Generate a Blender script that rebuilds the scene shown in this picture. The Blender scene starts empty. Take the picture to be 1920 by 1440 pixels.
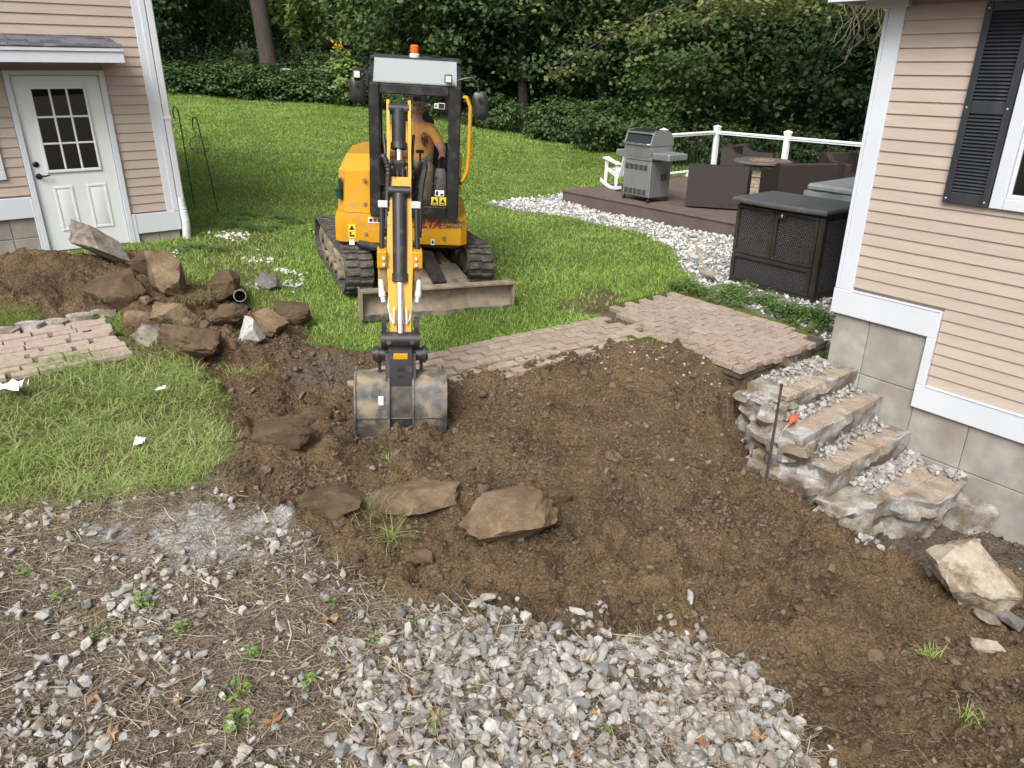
import bpy, math, random
import numpy as np
from mathutils import Matrix, Vector, Euler

scene = bpy.context.scene
COL = scene.collection
R = math.radians

# ------------------------------------------------------------------ camera, sky, sun, exposure
cam_data = bpy.data.cameras.new('camera')
cam = bpy.data.objects.new('camera', cam_data)
COL.objects.link(cam)
cam_data.sensor_fit = 'HORIZONTAL'
cam_data.sensor_width = 36.0
cam_data.lens = 36.0 * 1395.1 / 1920.0
cam_data.clip_start = 0.05
cam_data.clip_end = 400.0
cam.location = (0, 0, 2.2)
cam.rotation_euler = (Matrix.Rotation(R(90 - 23.065), 4, 'X') @ Matrix.Rotation(R(0.392), 4, 'Z')).to_euler()
scene.camera = cam

SUN_EL, SUN_AZ = 48.0, 200.0          # azimuth clockwise from +Y
world = bpy.data.worlds.new('World')
scene.world = world
world.use_nodes = True
wn = world.node_tree.nodes
wl = world.node_tree.links
sky = wn.new('ShaderNodeTexSky')
sky.sky_type = 'NISHITA'
sky.sun_disc = False
sky.sun_elevation = R(SUN_EL)
sky.sun_rotation = R(SUN_AZ)
sky.air_density = 1.0
sky.dust_density = 6.0
sky.ozone_density = 1.0
bg = wn['Background']
hs_ = wn.new('ShaderNodeHueSaturation')          # cloud cover greys the sky
hs_.inputs['Saturation'].default_value = 0.35
wl.new(sky.outputs[0], hs_.inputs['Color'])
wl.new(hs_.outputs[0], bg.inputs[0])
bg.inputs[1].default_value = 0.135

sd = bpy.data.lights.new('sun', 'SUN')
sd.energy = 2.0
sd.angle = R(28)
sd.color = (1.0, 0.965, 0.91)
sun = bpy.data.objects.new('sun', sd)
COL.objects.link(sun)
az = R(SUN_AZ)
sdir = Vector((math.sin(az) * math.cos(R(SUN_EL)), math.cos(az) * math.cos(R(SUN_EL)), math.sin(R(SUN_EL))))
sun.rotation_euler = sdir.to_track_quat('Z', 'Y').to_euler()
sun.location = (0, 0, 30)

vs = scene.view_settings
vs.view_transform = 'Standard'
vs.look = 'None'
vs.exposure = 0.66
vs.gamma = 1.0
vs.use_curve_mapping = False
scene.render.engine = 'CYCLES'
scene.cycles.use_denoising = True
scene.cycles.max_bounces = 6
scene.cycles.diffuse_bounces = 3
scene.cycles.glossy_bounces = 3
scene.cycles.transmission_bounces = 4
scene.cycles.transparent_max_bounces = 12
scene.cycles.caustics_reflective = False
scene.cycles.caustics_refractive = False

# ------------------------------------------------------------------ helpers
rng = np.random.default_rng(7)
random.seed(5)


def link(o):
    COL.objects.link(o)
    return o


def tag(o, label=None, cat=None, group=None, kind=None):
    if label: o['label'] = label
    if cat: o['category'] = cat
    if group: o['group'] = group
    if kind: o['kind'] = kind
    return o


def thing(name, label, cat, loc=(0, 0, 0), rotz=0.0, group=None, rot=None):
    o = link(bpy.data.objects.new(name, None))
    o.empty_display_size = 0.1
    o.location = loc
    o.rotation_euler = rot if rot else (0, 0, rotz)
    return tag(o, label, cat, group)


ORD = 'first second third fourth fifth sixth seventh eighth ninth tenth eleventh twelfth thirteenth fourteenth fifteenth sixteenth seventeenth eighteenth'.split()


def rank_labels(objs, text):
    """look-alikes in a row: each named by its place counted from the left"""
    for i, o in enumerate(sorted(objs, key=lambda q: q.location.x / max(q.location.y, 1))):
        o['label'] = text % ORD[i]


def np_mesh(name, v, f, mat=None, smooth=False, sharp=None):
    """v (n,3); f: list of index tuples, or an (m,k) array of equal polygons"""
    me = bpy.data.meshes.new(name)
    v = np.asarray(v, np.float32)
    if isinstance(f, np.ndarray):
        m, k = f.shape
        me.vertices.add(len(v)); me.vertices.foreach_set('co', v.ravel())
        me.loops.add(m * k); me.loops.foreach_set('vertex_index', f.astype(np.int32).ravel())
        me.polygons.add(m)
        me.polygons.foreach_set('loop_start', np.arange(0, m * k, k, dtype=np.int32))
        me.update(calc_edges=True)
    else:
        me.from_pydata(v.tolist(), [], f)
    if mat: me.materials.append(mat)
    if not smooth:
        me.polygons.foreach_set('use_smooth', np.zeros(len(me.polygons), bool))
    if smooth:
        me.polygons.foreach_set('use_smooth', np.ones(len(me.polygons), bool))
        if sharp: me.set_sharp_from_angle(angle=R(sharp))
    return me


def place(name, me, parent=None, loc=(0, 0, 0), rot=(0, 0, 0), scale=(1, 1, 1)):
    o = link(bpy.data.objects.new(name, me))
    o.parent = parent
    o.location = loc
    o.rotation_euler = rot
    o.scale = scale
    return o


def rz(a):
    return Matrix.Rotation(a, 4, 'Z')


def tr(x, y, z):
    return Matrix.Translation((x, y, z))


class MB:
    def __init__(self, M=None):
        self.v = []; self.f = []; self.M = M

    def add(self, v, f, M=None):
        b = len(self.v)
        for p in v:
            p = Vector(p)
            if M is not None: p = M @ p
            if self.M is not None: p = self.M @ p
            self.v.append(p[:])
        self.f += [tuple(i + b for i in q) for q in f]
        return self

    def box(self, x0, x1, y0, y1, z0, z1, ch=0.0, M=None):
        if x1 < x0: x0, x1 = x1, x0
        if y1 < y0: y0, y1 = y1, y0
        if z1 < z0: z0, z1 = z1, z0
        if ch <= 0:
            v = [(x, y, z) for z in (z0, z1) for y in (y0, y1) for x in (x0, x1)]
            f = [(0, 2, 3, 1), (4, 5, 7, 6), (0, 1, 5, 4), (1, 3, 7, 5), (3, 2, 6, 7), (2, 0, 4, 6)]
            return self.add(v, f, M)
        ch = min(ch, .45 * (x1 - x0), .45 * (y1 - y0), .45 * (z1 - z0))
        lo = (x0, y0, z0); hi = (x1, y1, z1)
        v = []; idx = {}
        for s in range(8):
            sg = (s & 1, s >> 1 & 1, s >> 2 & 1)
            for a in range(3):
                p = [0, 0, 0]
                for k in range(3):
                    e = hi[k] if sg[k] else lo[k]
                    p[k] = e if k == a else (e - ch if sg[k] else e + ch)
                idx[s, a] = len(v); v.append(p)
        f = []
        for a in range(3):
            b, c = (a + 1) % 3, (a + 2) % 3
            for side in (0, 1):
                q = []
                for (i, j) in ((0, 0), (1, 0), (1, 1), (0, 1)):
                    q.append(idx[(side << a) | (i << b) | (j << c), a])
                f.append(q if side else q[::-1])
        for a in range(3):                       # edges along axis a
            b, c = (a + 1) % 3, (a + 2) % 3
            for i in (0, 1):
                for j in (0, 1):
                    s0 = (i << b) | (j << c); s1 = s0 | (1 << a)
                    q = [idx[s0, b], idx[s1, b], idx[s1, c], idx[s0, c]]
                    f.append(q if (i ^ j) else q[::-1])
        for s in range(8):
            q = [idx[s, 0], idx[s, 1], idx[s, 2]]
            n = bin(s).count('1')
            f.append(q if n % 2 else q[::-1])
        return self.add(v, f, M)

    def tube(self, pts, r, n=10, M=None, cap=True, up=None):
        pts = [Vector(p) for p in pts]
        k = len(pts)
        rs = [r] * k if not hasattr(r, '__len__') else r
        v = []; f = []
        prev = None
        for i, p in enumerate(pts):
            t = (pts[min(i + 1, k - 1)] - pts[max(i - 1, 0)]).normalized()
            if prev is None:
                a = Vector((0, 0, 1)) if abs(t.z) < .9 else Vector((1, 0, 0))
                prev = (a - t * a.dot(t)).normalized()
            else:
                prev = (prev - t * prev.dot(t)).normalized()
            b = t.cross(prev)
            for j in range(n):
                an = 2 * math.pi * j / n
                v.append(p + (prev * math.cos(an) + b * math.sin(an)) * rs[i])
        for i in range(k - 1):
            for j in range(n):
                a0 = i * n + j; a1 = i * n + (j + 1) % n
                f.append((a0, a1, a1 + n, a0 + n))
        if cap:
            f.append(tuple(range(n))[::-1]); f.append(tuple(range((k - 1) * n, k * n)))
        return self.add(v, f, M)

    def cyl(self, a, b, r, n=14, M=None):
        return self.tube([a, b], r, n, M)

    def prism(self, poly, lo, hi, axis='x', M=None):
        """extrude a 2-D polygon; axis x: poly=(y,z); y: (x,z); z: (x,y)"""
        def P(p, h):
            return {'x': (h, p[0], p[1]), 'y': (p[0], h, p[1]), 'z': (p[0], p[1], h)}[axis]
        n = len(poly)
        v = [P(p, lo) for p in poly] + [P(p, hi) for p in poly]
        f = [tuple(range(n))[::-1], tuple(range(n, 2 * n))] + [(i, (i + 1) % n, (i + 1) % n + n, i + n) for i in range(n)]
        return self.add(v, f, M)

    def lathe(self, prof, n=20, M=None):
        k = len(prof); v = []; f = []
        for (r, z) in prof:
            for j in range(n):
                a = 2 * math.pi * j / n
                v.append((r * math.cos(a), r * math.sin(a), z))
        for i in range(k - 1):
            for j in range(n):
                a0 = i * n + j; a1 = i * n + (j + 1) % n
                f.append((a0, a1, a1 + n, a0 + n))
        f.append(tuple(range(n))[::-1]); f.append(tuple(range((k - 1) * n, k * n)))
        return self.add(v, f, M)

    def mesh(self, name, mat, smooth=True, sharp=35):
        me = np_mesh(name, self.v, self.f, mat, smooth, sharp)
        import bmesh
        bm = bmesh.new(); bm.from_mesh(me)
        bmesh.ops.recalc_face_normals(bm, faces=bm.faces)
        bm.to_mesh(me); bm.free()
        if smooth: me.set_sharp_from_angle(angle=R(sharp))
        return me

    def build(self, name, mat, parent=None, label=None, smooth=True, sharp=35):
        o = place(name, self.mesh(name, mat, smooth, sharp), parent)
        if label: o['label'] = label
        return o


# ------------------------------------------------------------------ noise on arrays
def _hash(ix, iy, seed):
    h = (ix.astype(np.int64) * 374761393 + iy.astype(np.int64) * 668265263 + seed * 974634777) & 0xffffffff
    h = ((h ^ (h >> 13)) * 1274126177) & 0xffffffff
    return ((h ^ (h >> 16)) & 0xffff) / 65535.0


def vnoise(x, y, seed=0):
    ix = np.floor(x); iy = np.floor(y)
    fx = x - ix; fy = y - iy
    fx = fx * fx * fx * (fx * (fx * 6 - 15) + 10); fy = fy * fy * fy * (fy * (fy * 6 - 15) + 10)
    a = _hash(ix, iy, seed); b = _hash(ix + 1, iy, seed); c = _hash(ix, iy + 1, seed); d = _hash(ix + 1, iy + 1, seed)
    return (a * (1 - fx) + b * fx) * (1 - fy) + (c * (1 - fx) + d * fx) * fy - .5


def fbm(x, y, sc, oct=4, seed=0, gain=.5):
    s = 0; a = 1.0
    for i in range(oct):
        s = s + a * vnoise(x / sc + 13.7 * i, y / sc - 7.1 * i, seed + i)
        a *= gain; sc *= .5
    return s


def cell(x, y, sc, seed=0):
    """distance to the nearest jittered point, in cells: lumpy ground"""
    X = x / sc; Y = y / sc
    ix = np.floor(X); iy = np.floor(Y)
    best = np.full(np.shape(X), 9.)
    for dx in (-1, 0, 1):
        for dy in (-1, 0, 1):
            px = ix + dx + _hash(ix + dx, iy + dy, seed); py = iy + dy + _hash(ix + dx, iy + dy, seed + 5)
            best = np.minimum(best, (X - px) ** 2 + (Y - py) ** 2)
    return np.sqrt(best)


def sdf(poly, x, y):
    """signed distance to a polygon, negative inside"""
    x = np.asarray(x, float); y = np.asarray(y, float)
    d = np.full(x.shape, 1e9); ins = np.zeros(x.shape, bool)
    n = len(poly)
    for i in range(n):
        ax, ay = poly[i]; bx, by = poly[(i + 1) % n]
        ex, ey = bx - ax, by - ay
        t = np.clip(((x - ax) * ex + (y - ay) * ey) / (ex * ex + ey * ey), 0, 1)
        d = np.minimum(d, (x - ax - t * ex) ** 2 + (y - ay - t * ey) ** 2)
        if ay != by:
            c = ((ay > y) != (by > y)) & (x < (bx - ax) * (y - ay) / (by - ay) + ax)
            ins ^= c
    return np.where(ins, -np.sqrt(d), np.sqrt(d))


def sstep(a, b, x):
    t = np.clip((x - a) / (b - a), 0, 1)
    return t * t * (3 - 2 * t)


# ------------------------------------------------------------------ materials
def lin(r, g, b):
    f = lambda c: ((c / 255 + .055) / 1.055) ** 2.4 if c > 10 else c / 255 / 12.92
    return (f(r), f(g), f(b))


class NT:
    def __init__(self, name):
        self.m = bpy.data.materials.new(name); self.m.use_nodes = True
        self.t = self.m.node_tree; self.n = self.t.nodes; self.l = self.t.links
        self.b = self.n['Principled BSDF']

    def new(self, typ, **kw):
        n = self.n.new(typ)
        for k, v in kw.items():
            if k.startswith('i_'):
                n.inputs[k[2:].replace('_', ' ')].default_value = v
            else:
                setattr(n, k, v)
        return n

    def noise(self, vec, scale, detail=4, rough=.55, dist=0.0):
        n = self.new('ShaderNodeTexNoise')
        n.inputs['Scale'].default_value = scale; n.inputs['Detail'].default_value = detail
        n.inputs['Roughness'].default_value = rough; n.inputs['Distortion'].default_value = dist
        self.l.new(vec, n.inputs['Vector'])
        return n.outputs['Fac']

    def ramp(self, fac, a, b):
        r = self.new('ShaderNodeMapRange'); r.inputs['From Min'].default_value = a; r.inputs['From Max'].default_value = b
        r.clamp = True
        self.l.new(fac, r.inputs['Value'])
        return r.outputs['Result']

    def mix(self, fac, a, b, blend='MIX'):
        n = self.new('ShaderNodeMix', data_type='RGBA', blend_type=blend)
        ins = [i for i in n.inputs if i.enabled]
        F, A, B = n.inputs[0], n.inputs[6], n.inputs[7]
        for sock, val in ((F, fac), (A, a), (B, b)):
            if isinstance(val, bpy.types.NodeSocket): self.l.new(val, sock)
            elif isinstance(val, (int, float)): sock.default_value = val
            else: sock.default_value = (*val[:3], 1)
        return n.outputs[2]

    def math(self, op, a, b=0.0, c=None):
        n = self.new('ShaderNodeMath', operation=op)
        for i, val in enumerate((a, b) if c is None else (a, b, c)):
            if isinstance(val, bpy.types.NodeSocket): self.l.new(val, n.inputs[i])
            else: n.inputs[i].default_value = val
        return n.outputs[0]

    def vec(self, kind='Object', scale=None):
        if kind == 'World':
            o = self.new('ShaderNodeNewGeometry').outputs['Position']
        else:
            o = self.new('ShaderNodeTexCoord').outputs[kind]
        if scale:
            m = self.new('ShaderNodeMapping'); m.inputs['Scale'].default_value = scale
            self.l.new(o, m.inputs['Vector']); o = m.outputs['Vector']
        return o

    def bump(self, h, strength, dist=.01, prev=None):
        b = self.new('ShaderNodeBump'); b.inputs['Strength'].default_value = strength; b.inputs['Distance'].default_value = dist
        self.l.new(h, b.inputs['Height'])
        if prev: self.l.new(prev, b.inputs['Normal'])
        return b.outputs['Normal']


def mat(name, col, rough=.6, metal=0.0, var=.1, scale=6.0, bump=0.0, bscale=40.0, dirt=None, damt=(.5, .7), dscale=3.0,
        rand=0.0, spec=.5, stretch=None, coords='World', bdist=.006, coat=0.0):
    k = NT(name)
    v = k.vec(coords, stretch)
    n1 = k.noise(v, scale, 5)
    c = k.mix(k.ramp(n1, .3, .7), tuple(x * (1 - var) for x in col), tuple(min(1, x * (1 + var)) for x in col))
    if rand:
        oi = k.new('ShaderNodeObjectInfo')
        f = k.math('MULTIPLY_ADD', oi.outputs['Random'], 2 * rand, 1 - rand)
        c = k.mix(1.0, c, f, 'MULTIPLY')
    if dirt:
        n2 = k.noise(v, dscale, 6, .65)
        c = k.mix(k.ramp(n2, *damt), c, dirt)
        k.l.new(k.math('MULTIPLY_ADD', k.ramp(n2, *damt), .9 - rough, rough), k.b.inputs['Roughness'])
    else:
        n3 = k.noise(v, scale * 2.3, 3)
        k.l.new(k.math('MULTIPLY_ADD', n3, .2, rough - .1), k.b.inputs['Roughness'])
    k.l.new(c, k.b.inputs['Base Color'])
    k.b.inputs['Metallic'].default_value = metal
    k.b.inputs['Specular IOR Level'].default_value = spec
    if coat: k.b.inputs['Coat Weight'].default_value = coat
    if bump:
        k.l.new(k.bump(k.noise(v, bscale, 6, .6), bump, bdist), k.b.inputs['Normal'])
    return k.m


def glass_mat(name, tint=(.85, .9, .88), fac=.12, rough=.02, dust=0.0, sky_sheen=0.0):
    k = NT(name)
    k.n.remove(k.b)
    out = k.n['Material Output']
    t = k.new('ShaderNodeBsdfTransparent'); t.inputs[0].default_value = (*tint, 1)
    g = k.new('ShaderNodeBsdfGlossy'); g.inputs['Roughness'].default_value = rough
    fr = k.new('ShaderNodeFresnel'); fr.inputs[0].default_value = 1.5
    m = k.new('ShaderNodeMixShader')
    k.l.new(k.math('ADD', fr.outputs[0], fac), m.inputs[0]); k.l.new(t.outputs[0], m.inputs[1]); k.l.new(g.outputs[0], m.inputs[2])
    res = m.outputs[0]
    if sky_sheen:                                   # even pale layer painting in the sky's reflection
        d = k.new('ShaderNodeBsdfDiffuse'); d.inputs[0].default_value = (.55, .59, .60, 1)
        m2 = k.new('ShaderNodeMixShader'); m2.inputs[0].default_value = sky_sheen
        k.l.new(res, m2.inputs[1]); k.l.new(d.outputs[0], m2.inputs[2]); res = m2.outputs[0]
    if dust:
        d = k.new('ShaderNodeBsdfDiffuse'); d.inputs[0].default_value = (.35, .33, .28, 1)
        n = k.ramp(k.noise(k.vec('World'), 38, 8, .75), .5, .72)
        m2 = k.new('ShaderNodeMixShader'); k.l.new(k.math('MULTIPLY', n, dust), m2.inputs[0])
        k.l.new(res, m2.inputs[1]); k.l.new(d.outputs[0], m2.inputs[2]); res = m2.outputs[0]
    k.l.new(res, out.inputs['Surface'])
    return k.m


def leaf_mat(name, a, b, trans=.35, rand=.25, rough=.5):
    k = NT(name)
    v = k.vec('World')
    c = k.mix(k.ramp(k.noise(v, 1.3, 4, .7), .35, .65), a, b)
    c = k.mix(k.math('MULTIPLY', k.ramp(k.noise(v, 23, 2), .4, .7), .35), c, tuple(min(1, x * 1.7) for x in b))
    k.l.new(c, k.b.inputs['Base Color'])
    k.b.inputs['Roughness'].default_value = rough
    k.b.inputs['Specular IOR Level'].default_value = .35
    tl = k.new('ShaderNodeBsdfTranslucent'); k.l.new(c, tl.inputs[0])
    m = k.new('ShaderNodeMixShader'); m.inputs[0].default_value = trans
    k.l.new(k.b.outputs[0], m.inputs[1]); k.l.new(tl.outputs[0], m.inputs[2])
    k.l.new(m.outputs[0], k.n['Material Output'].inputs['Surface'])
    return k.m


DIRTC = (.115, .068, .038)
MUD = (.16, .115, .075)
m_trim = mat('white_trim', (.52, .55, .595), .45, var=.03, scale=3, dirt=(.55, .55, .52), damt=(.62, .85), dscale=2.2, bump=.06, bscale=60)
m_black = mat('black_plastic', (.018, .018, .02), .42, var=.2, dirt=(.07, .065, .055), damt=(.55, .85), dscale=9)
m_blackmetal = mat('black_metal', (.02, .02, .022), .38, var=.2, dirt=(.10, .085, .065), damt=(.55, .8), dscale=14, bump=.05, bscale=60)
m_chrome = mat('chrome', (.75, .76, .78), .15, 1.0, var=.05)
m_rubber = mat('track_rubber', (.03, .029, .028), .75, var=.25, dirt=(.15, .125, .09), damt=(.42, .72), dscale=11, bump=.2, bscale=50)
m_glass = glass_mat('clear_glass')
# ------------------------------------------------------------------ terrain
TP = np.array([(-0.9, 5.39, -0.5), (0.18, 5.76, -0.45), (1.14, 6.08, -0.38), (-0.3, 6.44, -0.33), (0.74, 6.94, -0.29), (0.01, 4.09, -0.64), (0.9, 4.45, -0.62), (0.16, 4.84, -0.55), (1.14, 3.79, -0.78), (2.04, 5.03, -0.80), (2.34, 4.6, -0.92), (1.59, 3.16, -0.82), (2.3, 2.62, -0.8), (3.15, 3.67, -1.08), (1.05, 3.38, -0.76), (-0.15, 2.83, -0.66), (0.92, 2.81, -0.74), (0.01, 2.39, -0.68), (1.21, 2.46, -0.76), (-0.77, 3.33, -0.62), (-1.66, 2.67, -0.55), (-2.12, 2.22, -0.5), (-2.37, 3.6, -0.47), (-2.06, 3.92, -0.46), (-3.11, 3.8, -0.43), (-1.33, 3.93, -0.5), (-0.89, 3.82, -0.66), (-0.34, 3.59, -0.72), (-3.07, 5.06, -0.33), (-3.61, 4.63, -0.33), (-2.16, 4.55, -0.4), (-2.72, 5.71, -0.25), (-3.94, 5.54, -0.19), (-2.25, 5.45, -0.42), (-1.61, 4.17, -0.5), (-4.36, 6.69, -0.13), (-3.93, 7.16, -0.12), (-4.8, 8.02, -0.03), (-3.06, 7.25, -0.2), (-1.74, 6.23, -0.36), (-1.54, 5.76, -0.46), (-4.54, 10.14, 0.03), (-5.7, 8.87, 0.03), (-4.81, 9.48, 0.03), (-1.96, 8.21, -0.25), (-0.2, 8.7, -0.25), (-2.96, 10.76, -0.13), (-1.19, 10.12, -0.2), (-3.24, 8.63, -0.12), (-2.58, 7.45, -0.26), (0.54, 8.13, -0.27), (1.64, 9.36, -0.28), (0.37, 13.7, -0.25), (2.54, 10.65, -0.3), (1.45, 10.57, -0.29), (2.23, 7.61, -0.28), (3.29, 7.7, -0.3), (2.88, 8.46, -0.29), (-4.5, 11.68, 0.08), (1.49, 6.77, -0.28), (-11.02, 26.0, 1.31), (-7.6, 25.5, 1.11), (-5.44, 25.0, 1.02), (-1.03, 24.0, 0.4), (0.75, 23.5, 0.19), (2.42, 21.0, 0.01), (-4.06, 16.2, 0.38), (-0.03, 17.6, -0.1), (2.0, 16.0, -0.3), (4.0, 14.0, -0.3), (6.0, 16.0, -0.4), (6.0, 10.0, -0.35), (10.0, 12.0, -0.4), (-30.0, 30.0, 2.0), (0.0, 42.0, 1.2), (30.0, 42.0, -1.0), (30.0, 15.0, -0.6), (-30.0, 10.0, 0.3), (-12.0, 4.0, -0.2), (12.0, 4.0, -1.2), (-12.0, -5.0, -0.6), (0.0, -8.0, -0.9), (12.0, -8.0, -1.2), (-6.0, 10.5, 0.05), (-15.0, 18.0, 0.6), (-60.0, 60.0, 2.2), (60.0, 60.0, -2.0), (60.0, -30.0, -1.5), (-60.0, -30.0, -0.5), (0.0, 70.0, 1.2)])
Z_DIRT = [(-2.7, 6.02), (-2.48, 6.78), (-1.66, 6.8), (-1.35, 6.76), (-0.64, 6.36), (0.2, 6.63), (0.89, 6.86), (1.42, 6.9), (1.98, 6.52), (2.15, 6.35), (3.15, 6.86), (3.6, 6.17), (5.2, 4.4), (4.5, 1.5), (1.45, 1.4), (1.44, 2.47), (1.41, 2.65), (1.33, 3.08), (1.03, 3.29), (0.28, 3.25), (-0.17, 3.37), (-0.49, 3.52), (-0.82, 3.61), (-1.11, 3.81), (-1.35, 3.99), (-1.72, 4.2), (-2.05, 4.44), (-2.14, 5.01), (-2.37, 5.56)]
Z_PILE = [(-8.21, 8.95), (-6.05, 8.41), (-5.45, 8.77), (-5.0, 9.3), (-4.41, 9.18), (-3.71, 8.09), (-3.08, 7.95), (-2.52, 7.63), (-2.05, 7.12), (-2.03, 6.61), (-2.44, 6.64), (-2.67, 5.93), (-3.39, 6.23), (-3.89, 7.02), (-4.54, 7.02), (-6.04, 6.9)]
Z_TALL = [(-5.82, 5.74), (-4.39, 5.92), (-3.39, 6.13), (-3.09, 6.42), (-2.51, 5.81), (-2.16, 5.0), (-2.06, 4.44), (-2.22, 4.23), (-2.65, 4.18), (-3.24, 4.01), (-6, 3.81)]
Z_LITT = [(-6.5, 3.85), (-4.15, 3.91), (-2.66, 4.2), (-2.23, 4.26), (-2.04, 4.41), (-1.71, 4.17), (-1.34, 3.97), (-1.11, 3.79), (-0.81, 3.58), (-0.49, 3.49), (-0.17, 3.34), (0.27, 3.22), (1.02, 3.27), (1.33, 3.06), (1.4, 2.64), (1.41, 0.5), (-6.5, .5)]
Z_GRAV = [(-0.36, 3.43), (0.27, 3.22), (1.02, 3.24), (1.32, 3.04), (1.39, 2.69), (1.39, 2.41), (1.32, 1.4), (-0.57, 1.4), (-0.6, 2.34), (-0.62, 2.75), (-0.53, 3.11)]
Z_WHIT = [(-0.57, 14.2), (1.01, 16.0), (3.74, 12.6), (6.5, 12.28), (4.6, 8.61), (3.31, 7.0), (2.99, 7.68), (2.37, 8.42), (2.26, 9.35), (2.42, 10.65), (2.12, 12.46), (1.12, 13.39), (-0.02, 13.96)]
Z_BARE = [(0.47, 7.93), (0.89, 8.68), (1.39, 8.58), (1.21, 7.92), (0.68, 7.55)]
Z_THIN = [(-4.33, 9.47), (-4.19, 10.79), (-3.44, 10.85), (-2.26, 7.5), (-1.69, 6.93), (-2.1, 6.88), (-2.76, 8.06), (-3.4, 8.19)]
_n = len(TP)


def _U(r2):
    return .5 * r2 * np.log(r2 + 1e-9)


_A = np.zeros((_n + 3, _n + 3))
_A[:_n, :_n] = _U(((TP[:, None, :2] - TP[None, :, :2]) ** 2).sum(-1)) + np.eye(_n) * .02
_A[:_n, _n] = 1; _A[:_n, _n + 1:] = TP[:, :2]; _A[_n:, :_n] = _A[:_n, _n:].T
_W = np.linalg.solve(_A, np.r_[TP[:, 2], 0, 0, 0])

# house frames: axes of the two facades (they stand at right angles)
UR = np.array([-0.60579, 0.79562]); NR = np.array([-0.79562, -0.60579]); OR = np.array([3.0472, 6.7277])
UL = np.array([0.79562, 0.60579]); NL = np.array([0.60579, -0.79562]); OL = np.array([-6.531, 8.577])


def rloc(x, y):
    """ground position in the right house's frame: t along its wall towards the viewer, w out from the wall"""
    dx = x - OR[0]; dy = y - OR[1]
    return -(dx * UR[0] + dy * UR[1]), dx * NR[0] + dy * NR[1]


def rpos(t, w):
    p = OR - UR * t + NR * w
    return float(p[0]), float(p[1])


def smooth_ground(x, y):
    s = _W[_n] + _W[_n + 1] * x + _W[_n + 2] * y
    for i in range(_n):
        s = s + _W[i] * _U((x - TP[i, 0]) ** 2 + (y - TP[i, 1]) ** 2)
    return s


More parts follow.
